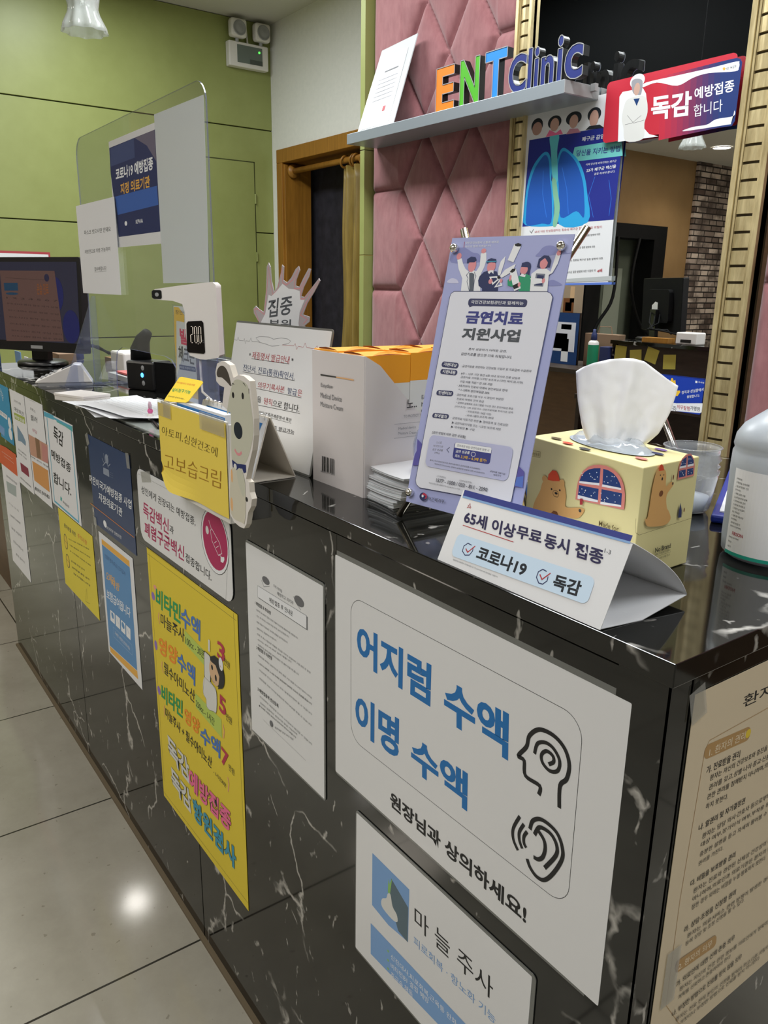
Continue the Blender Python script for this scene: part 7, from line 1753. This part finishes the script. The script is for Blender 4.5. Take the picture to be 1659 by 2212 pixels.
# payment terminal
t = thing('payment_terminal', 'white wedge shaped card terminal behind the clear screen', 'card terminal', (-1.82, 0.09, H))
Tm = Matrix.Translation((-1.875, 0.085, H)) @ Matrix.Rotation(math.radians(72), 4, 'Z') @ Matrix.Diagonal((0.64, 0.75, 0.68, 1))
mb = MB(); pf = [(-0.13, 0.012), (-0.13, 0.018), (0.02, 0.08), (0.045, 0.078), (0.085, 0.012)]
mb.add([Tm @ Vector((x, y, z_)) for y in (-0.04, 0.05) for x, z_ in pf], [(0, 1, 2, 3, 4), (9, 8, 7, 6, 5)] + [(i, i + 5, (i + 1) % 5 + 5, (i + 1) % 5) for i in range(5)], M_WPL); mb.build('casing', t, bevel=0.004)
mb = MB(); mb.box(-0.12, 0.085, -0.038, 0.048, 0.0, 0.011, M_GPL, mx=Tm); mb.build('base_plate', t)
mb = MB(); P4 = [(-0.03, 0.0605), (0.012, 0.078)]; mb.add([Tm @ Vector((x, y, z_)) for y in (-0.034, 0.03) for x, z_ in P4], [(0, 1, 3, 2)], mat('lcd_grey', S('59616c'), 0.2)); mb.build('display', t)
mb = MB()
for i in range(4):
    for j in range(3):
        x = -0.105 + i * 0.017; y = -0.025 + j * 0.022; z_ = 0.0295 + (x + 0.105) * 0.413; mb.box(x - 0.006, x + 0.006, y - 0.007, y + 0.007, z_ - 0.002, z_ + 0.0025, M_GPL, mx=Tm)
mb.build('keypad', t)
# acrylic screen
t = thing('sneeze_screen', 'tall clear acrylic screen with rounded corners standing on the counter', 'screen', (-1.5, 0.155, H))
out = [(-1.905, H + 0.002), (-1.905, 1.545)] + [(-1.905 + 0.045 * (1 - math.cos(a)), 1.545 + 0.045 * math.sin(a)) for a in [math.pi / 2 * k / 8 for k in range(1, 9)]] + [(-1.155, 1.592)] + [(-1.155 + 0.04 * math.sin(a), 1.552 + 0.04 * math.cos(a)) for a in [math.pi / 2 * k / 8 for k in range(1, 9)]] + [(-1.113, H + 0.002), (-1.30, H + 0.002)] + [(-1.30, 1.04), (-1.315, 1.075), (-1.345, 1.093), (-1.38, 1.098), (-1.66, 1.098), (-1.70, 1.085), (-1.715, 1.05), (-1.72, H + 0.002)]
mb = MB(); mb.prism(out, (Vector((0, 0.155, 0)), Vector((1, 0, 0)), Vector((0, 0, 1)), Vector((0, -1, 0))), -0.003, 0.0, M_CLEAR, M_EDGE); mb.build('acrylic_panel', t)
for x in (-1.84, -1.16):
    mb = MB(); mb.add([(x + d, y, z_) for d in (0, 0.004) for y, z_ in ((0.154, H + 0.002), (0.154, 1.215), (0.145, 1.215), (0.06, H + 0.002))], [(0, 1, 2, 3), (7, 6, 5, 4)] + [(i, i + 4, (i + 1) % 4 + 4, (i + 1) % 4) for i in range(4)], M_CLEARB); mb.box(x - 0.03, x + 0.035, 0.05, 0.26, H, H + 0.003, M_CLEARB); mb.build('support_foot', t)
mb = MB(); mb.prism([(-1.352, 1.249), (-1.124, 1.2515), (-1.118, 1.40), (-1.114, 1.563), (-1.349, 1.566)], (Vector((0, 0.1515, 0)), Vector((1, 0, 0)), Vector((0, 0, 1)), Vector((0, -1, 0))), 0, 0.0006, M_FROST); o = mb.build('plastic_sleeve'); tag(o, 'empty hazy plastic sleeve taped to the right of the clear screen', 'plastic sleeve')
sheet('covid', 'covid_vaccination_poster', M_GLOSSP, 'navy poster with white and orange lettering on the clear screen', 'poster', off=0.0002)
sheet('wpap', 'white_notice', M_PAPER, 'plain white notice taped over the left edge of the clear screen', 'notice', off=0)

# monitor
sg = SIGNS['mon']; O, u, v, n = frame_of(sg); Wm = sg['W'] / 1000; Hm = sg['H'] / 1000
t = thing('computer_monitor', 'black computer monitor showing a patient list at the left', 'monitor', (-2.4, 0.14, H))
mb = MB(); mb.prism(rrect(-0.0, Wm, 0.0, Hm, 0.006), (O, u, v, n), -0.03, 0.0, M_BLK); mb.build('housing', t, bevel=0.003)
mb = MB(); mb.prism(rrect(0.014, Wm - 0.012, 0.03, Hm - 0.014, 0.002), (O, u, v, n), 0.0002, 0.0006, mat('lit_screen', (0.01, 0.01, 0.02), 0.2, emit=S('2c2c3a'), es=0.6)); scr = mb.build('screen', t); child_print('mon', scr, 'screen_content', 0.0008)
mb = MB(); mb.prism([(Wm / 2 + 0.02, 0.008), (Wm / 2 + 0.07, 0.008), (Wm / 2 + 0.07, 0.018), (Wm / 2 + 0.02, 0.018)], (O, u, v, n), 0.0002, 0.0008, M_GPL); mb.build('badge', t)
mb = MB(); mb.prism(rrect(0.002, Wm - 0.002, 0.002, Hm - 0.002, 0.006), (O, u, v, n), -0.032, -0.0301, M_BLKM); mb.prism(rrect(0.1, Wm - 0.1, 0.05, Hm - 0.06, 0.02), (O, u, v, n), -0.055, -0.032, M_BLKM); mb.prism([(Wm / 2 - 0.04, -0.04), (Wm / 2 + 0.03, -0.04), (Wm / 2 + 0.03, 0.12), (Wm / 2 - 0.04, 0.12)], (O, u, v, n), -0.075, -0.055, M_BLK); mb.build('rear_cover', t, bevel=0.004)
bc2 = O + u * (Wm / 2) - n * 0.06; mb = MB(); mb.lathe([(0, 0.0), (0.1, 0.0), (0.1, 0.006), (0.09, 0.012), (0.0, 0.014)], M_BLK, (bc2.x, bc2.y, H + 0.001), 40, sx=1.1, sy=0.75); mb.build('base', t, smooth=True)
mb = MB(); mb.prism([(0.18, 0.11), (0.25, 0.115), (0.25, 0.155), (0.22, 0.16), (0.18, 0.14)], (O, u, v, n), -0.0565, -0.0555, ink('w2')); mb.build('label_sticker', t)
for k in range(3):
    mb = MB(); q0 = bc2 + Vector((0.03 * k - 0.03, 0.01, 0.1)); mb.tube([q0, q0 + Vector((0.04, 0.06, -0.05)), q0 + Vector((0.1 - 0.05 * k, 0.1, -0.085)), q0 + Vector((0.2 - 0.08 * k, 0.12, -0.08)), q0 + Vector((0.24, 0.14, -0.1))], 0.004, M_BLKM, 8); mb.build('cable', t, smooth=True)
# black desk device with curved neck and blue light
t = thing('desk_camera', 'black desk device with a blue indicator light behind the screen', 'device', (-1.85, 0.28, H - 0.02))
Dm = Matrix.Translation((-1.675, 0.225, H)) @ Matrix.Rotation(math.radians(24), 4, 'Z') @ Matrix.Diagonal((0.72, 0.8, 0.85, 1))
mb = MB(); mb.box(-0.08, 0.055, -0.03, 0.05, 0.0, 0.085, M_BLK, mx=Dm); mb.build('casing', t, bevel=0.006)
mb = MB(); mb.add([Dm @ Vector((x, y, z_)) for y in (-0.024, 0.0) for x, z_ in ((0.05, 0.0), (0.17, 0.0), (0.178, 0.02), (0.17, 0.06), (0.15, 0.085), (0.05, 0.085))], [(0, 1, 2, 3, 4, 5), (11, 10, 9, 8, 7, 6)] + [(i, i + 6, (i + 1) % 6 + 6, (i + 1) % 6) for i in range(6)], M_BLKM); mb.build('side_shield', t)
mb = MB(); mb.lathe([(0, 0.002), (0.007, 0.0)], mat('blue_led', (0, 0.05, 0.5), 0.3, emit=(0.05, 0.3, 1.0), es=6), n=16); mb.v = [tuple(Dm @ Vector((0.0 + x, -0.031 - z_, 0.045 + y))) for x, y, z_ in mb.v]; mb.build('indicator_light', t)
for zz in (0.066, 0.022):
    mb = MB(); mb.lathe([(0, 0.0015), (0.0075, 0.0)], M_GPL, n=16); mb.v = [tuple(Dm @ Vector((0.004 + x, -0.031 - z_, zz + y))) for x, y, z_ in mb.v]; mb.build('button', t)
mb = MB(); mb.tube([Dm @ Vector(q_) for q_ in ((-0.06, 0.02, 0.08), (-0.062, 0.02, 0.115), (-0.045, 0.02, 0.145), (-0.02, 0.02, 0.165))], [0.026, 0.024, 0.018, 0.012], M_BLKM, 14); mb.build('curved_neck', t, smooth=True)
# stationery on the desk side
for nm, lab, x, y, z_, w_, d_, h_, m_ in (('document_tray', 'low grey document tray behind the clear screen', -1.92, 0.27, H, 0.16, 0.1, 0.015, M_GPL), ('red_booklet', 'red covered booklet on the tray beside the terminal', -1.9, 0.27, H + 0.016, 0.11, 0.08, 0.006, mat('red_cover', S('b4504c'), 0.6))):
    mb = MB(); mb.box(x - w_ / 2, x + w_ / 2, y - d_ / 2, y + d_ / 2, z_ + 0.0005, z_ + h_, m_); tag(mb.build(nm, bevel=0.001), lab, nm.replace('_', ' '))
# leaflets standing on the side cabinet (also seen in the mirror)
def stand_sheet(nm, x0, x1, y, z0, z1, m_, lab, cat, extra=None, yaw=0, t_=0.002):
    M_ = Matrix.Translation(((x0 + x1) / 2, y, z0)) @ Matrix.Rotation(math.radians(yaw), 4, 'Z'); w_ = (x1 - x0) / 2
    m2 = MB(); m2.box(-w_, w_, 0, t_, 0, z1 - z0, m_, mx=M_)
    if extra:
        for a, b_, c, d_, col in extra: m2.box(-w_ + a * 2 * w_, -w_ + b_ * 2 * w_, t_, t_ + 0.0006, c * (z1 - z0), d_ * (z1 - z0), ink(col), mx=M_); m2.box(-w_ + a * 2 * w_, -w_ + b_ * 2 * w_, -0.0006, 0, c * (z1 - z0), d_ * (z1 - z0), ink(col), mx=M_)
    return tag(m2.build(nm), lab, cat)
CT = 0.826
stand_sheet('blue_flyer', -3.14, -3.04, 0.21, CT, 0.985, ink('b2'), 'light blue flyer standing below the monitor on the cabinet', 'flyer', [(0.15, 0.85, 0.3, 0.45, 'w')])
stand_sheet('white_flyer', -3.03, -2.97, 0.22, CT, 0.97, M_PAPER, 'white flyer with a round mark next to the light blue one', 'flyer', [(0.3, 0.7, 0.3, 0.5, 'k'), (0.2, 0.8, 0.7, 0.75, 'g1')])
stand_sheet('navy_poster', -3.10, -2.84, 0.36, CT, 1.12, ink('b3'), 'navy poster standing on the cabinet, seen in the mirror', 'poster', [(0.08, 0.92, 0.25, 0.82, 'w3'), (0.3, 0.7, 0.3, 0.6, 'g1'), (0.5, 0.8, 0.68, 0.78, 'rd'), (0.55, 0.75, 0.05, 0.5, 'w')])
stand_sheet('hair_poster', -3.02, -2.86, 0.32, 1.121, 1.285, mat('hair_photo', S('a8957f'), 0.5), 'beige photo poster above the navy one, seen in the mirror', 'poster', [(0.1, 0.6, 0.0, 0.5, 'brn'), (0.2, 0.5, 0.05, 0.35, 'fc'), (0.4, 0.6, 0.35, 0.9, 'sk')])
mb = MB(); mb.box(-3.03, -2.85, 0.33, 0.34, CT, 1.12, M_DWOOD); tag(mb.build('poster_stand'), 'dark easel board behind the navy poster', 'stand')
t = thing('paper_bag', 'brown paper bag standing on the cabinet, seen in the mirror', 'bag', (-2.72, 0.28, CT)); mb = MB(); mb.box(-2.84, -2.6, 0.24, 0.3, CT, 1.01, mat('kraft_paper', S('8a7058'), 0.8)); mb.build('bag_body', t, bevel=0.002)
mb = MB(); mb.tube([(-2.77, 0.27, 1.01), (-2.76, 0.27, 1.05), (-2.68, 0.27, 1.05), (-2.67, 0.27, 1.01)], 0.003, MATS['kraft_paper'], 6); mb.build('handle', t)
t = thing('green_bottle', 'white bottle with a green label and dark cap, seen in the mirror', 'bottle', (-2.735, 0.345, CT))
mb = MB(); mb.lathe([(0, 0.0), (0.028, 0.0), (0.03, 0.005), (0.03, 0.135), (0.024, 0.145), (0.012, 0.15), (0, 0.15)], M_WPL, (-2.735, 0.345, CT), 28); mb.build('bottle_body', t, smooth=True)
mb = MB(); mb.lathe([(0.0305, 0.01), (0.0305, 0.125)], mat('green_label', S('1f8a60'), 0.5), (-2.735, 0.345, CT), 28); mb.build('label', t, smooth=True)
mb = MB(); mb.lathe([(0.014, 0.15), (0.018, 0.155), (0.016, 0.185), (0.009, 0.195), (0.009, 0.21), (0, 0.212)], ink('nv'), (-2.735, 0.345, CT), 20); mb.build('cap', t, smooth=True)
mb = MB(); mb.box(-2.62, -2.56, 0.36, 0.43, CT, 0.95, ink('nv')); tag(mb.build('navy_box', bevel=0.002), 'small navy box at the cabinet end, seen in the mirror', 'box')
SN = mat('sticky_yellow', S('cfc35a'), 0.8)
nl = ['leftmost of four yellow sticky notes on the counter back, seen in the mirror', 'second yellow sticky note from the left on the counter back', 'tilted yellow sticky note on the counter back below the monitor', 'rightmost yellow sticky note on the counter back, seen in the mirror']
for i, (x, z_, r) in enumerate(((-2.5, 0.925, 3), (-2.4, 0.91, -6), (-2.3, 0.925, 14), (-2.19, 0.9, -4))):
    M_ = Matrix.Translation((x, 0.4005, z_)) @ Matrix.Rotation(math.radians(r), 4, 'Y'); mb = MB(); mb.box(-0.037, 0.037, 0, 0.0008, -0.037, 0.037, SN, mx=M_); tag(mb.build('sticky_note'), nl[i], 'sticky note', 'sticky notes on the counter back')
t = thing('small_printer', 'small white label printer on the counter, seen in the mirror', 'printer', (-2.13, 0.33, H)); mb = MB(); mb.box(-2.19, -2.07, 0.29, 0.37, H, H + 0.06, M_WPL); mb.build('casing', t, bevel=0.006); mb = MB(); mb.box(-2.16, -2.10, 0.365, 0.372, H + 0.01, H + 0.025, M_BLK); mb.build('paper_slot', t)
mb = MB(); mb.box(-2.38, -2.22, 0.33, 0.39, H, H + 0.025, M_WOOD); tag(mb.build('wooden_riser', bevel=0.001), 'low wooden riser behind the monitor, seen in the mirror', 'riser')
# red edged notice on the green wall
mb = MB(); mb.box(-5.588, -5.585, 0.3, 0.99, 0.98, 1.44, ink('rd')); mb.box(-5.585, -5.584, 0.31, 0.978, 0.99, 1.425, M_PAPER)
vs_, fs_ = text_mesh('주의사항', 0.0, 2); mb.add([(-5.5835, 0.6 + a * 0.3, 1.35 + b_ * 0.05) for a, b_ in vs_], fs_, ink('k2')); tag(mb.build('wall_notice'), 'white notice with a red border on the green wall behind the monitor', 'notice')
stand_sheet('dark_brochure', -3.2, -3.06, 0.14, CT, 1.10, ink('b3'), 'dark blue brochure at the left edge behind the monitor', 'brochure', [(0.2, 0.8, 0.55, 0.8, 'ye'), (0.1, 0.9, 0.05, 0.4, 'w2')])
# cables hanging on the doorway seen in the mirror
for i, P in enumerate(([(-4.42, -2.2, 1.7), (-4.35, -2.05, 1.3), (-4.4, -2.3, 0.95), (-4.4, -2.6, 0.8)], [(-4.42, -1.9, 1.7), (-4.3, -1.75, 1.2), (-4.35, -1.6, 0.9), (-4.4, -1.5, 0.3)])):
    mb = MB(); mb.tube(smooth_line(P, False, 6), 0.014, M_BLKM, 8); o = mb.build('hanging_cable', smooth=True); tag(o, ['looping black cable in the dark doorway, seen in the mirror', 'straighter black cable nearer the counter in the dark doorway'][i], 'cable')
# black shoe of someone just outside the frame at the floor edge
t = thing('black_shoe', 'tip of a black shoe on the floor at the left edge', 'shoe', (-3.2, 0.02, 0))
mb = MB(); mb.lathe([(0.0, 0.02), (0.042, 0.02), (0.045, 0.035), (0.038, 0.055), (0.02, 0.065), (0, 0.068)], M_BLK, (-3.2, -0.03, 0), 24, sx=2.6, sy=1); mb.build('upper', t, smooth=True)
mb = MB(); mb.lathe([(0, 0.0), (0.046, 0.0), (0.048, 0.018), (0, 0.02)], M_BLKM, (-3.2, -0.03, 0), 24, sx=2.6, sy=1); mb.build('sole', t, smooth=True)

# low black printer behind the thermometer
t = thing('label_printer', 'low black printer with a navy front behind the thermometer', 'printer', (-1.54, 0.37, H))
mb = MB(); mb.box(-1.70, -1.38, 0.335, 0.412, H + 0.0005, H + 0.08, M_BLK); mb.build('casing', t, bevel=0.008, seg=3)
mb = MB(); mb.box(-1.69, -1.39, 0.3335, 0.335, H + 0.012, H + 0.062, mat('navy_panel', S('2a3358'), 0.4)); mb.build('front_panel', t)
mb = MB(); mb.box(-1.66, -1.42, 0.36, 0.368, H + 0.08, H + 0.0815, M_GPL); mb.build('paper_slot', t)
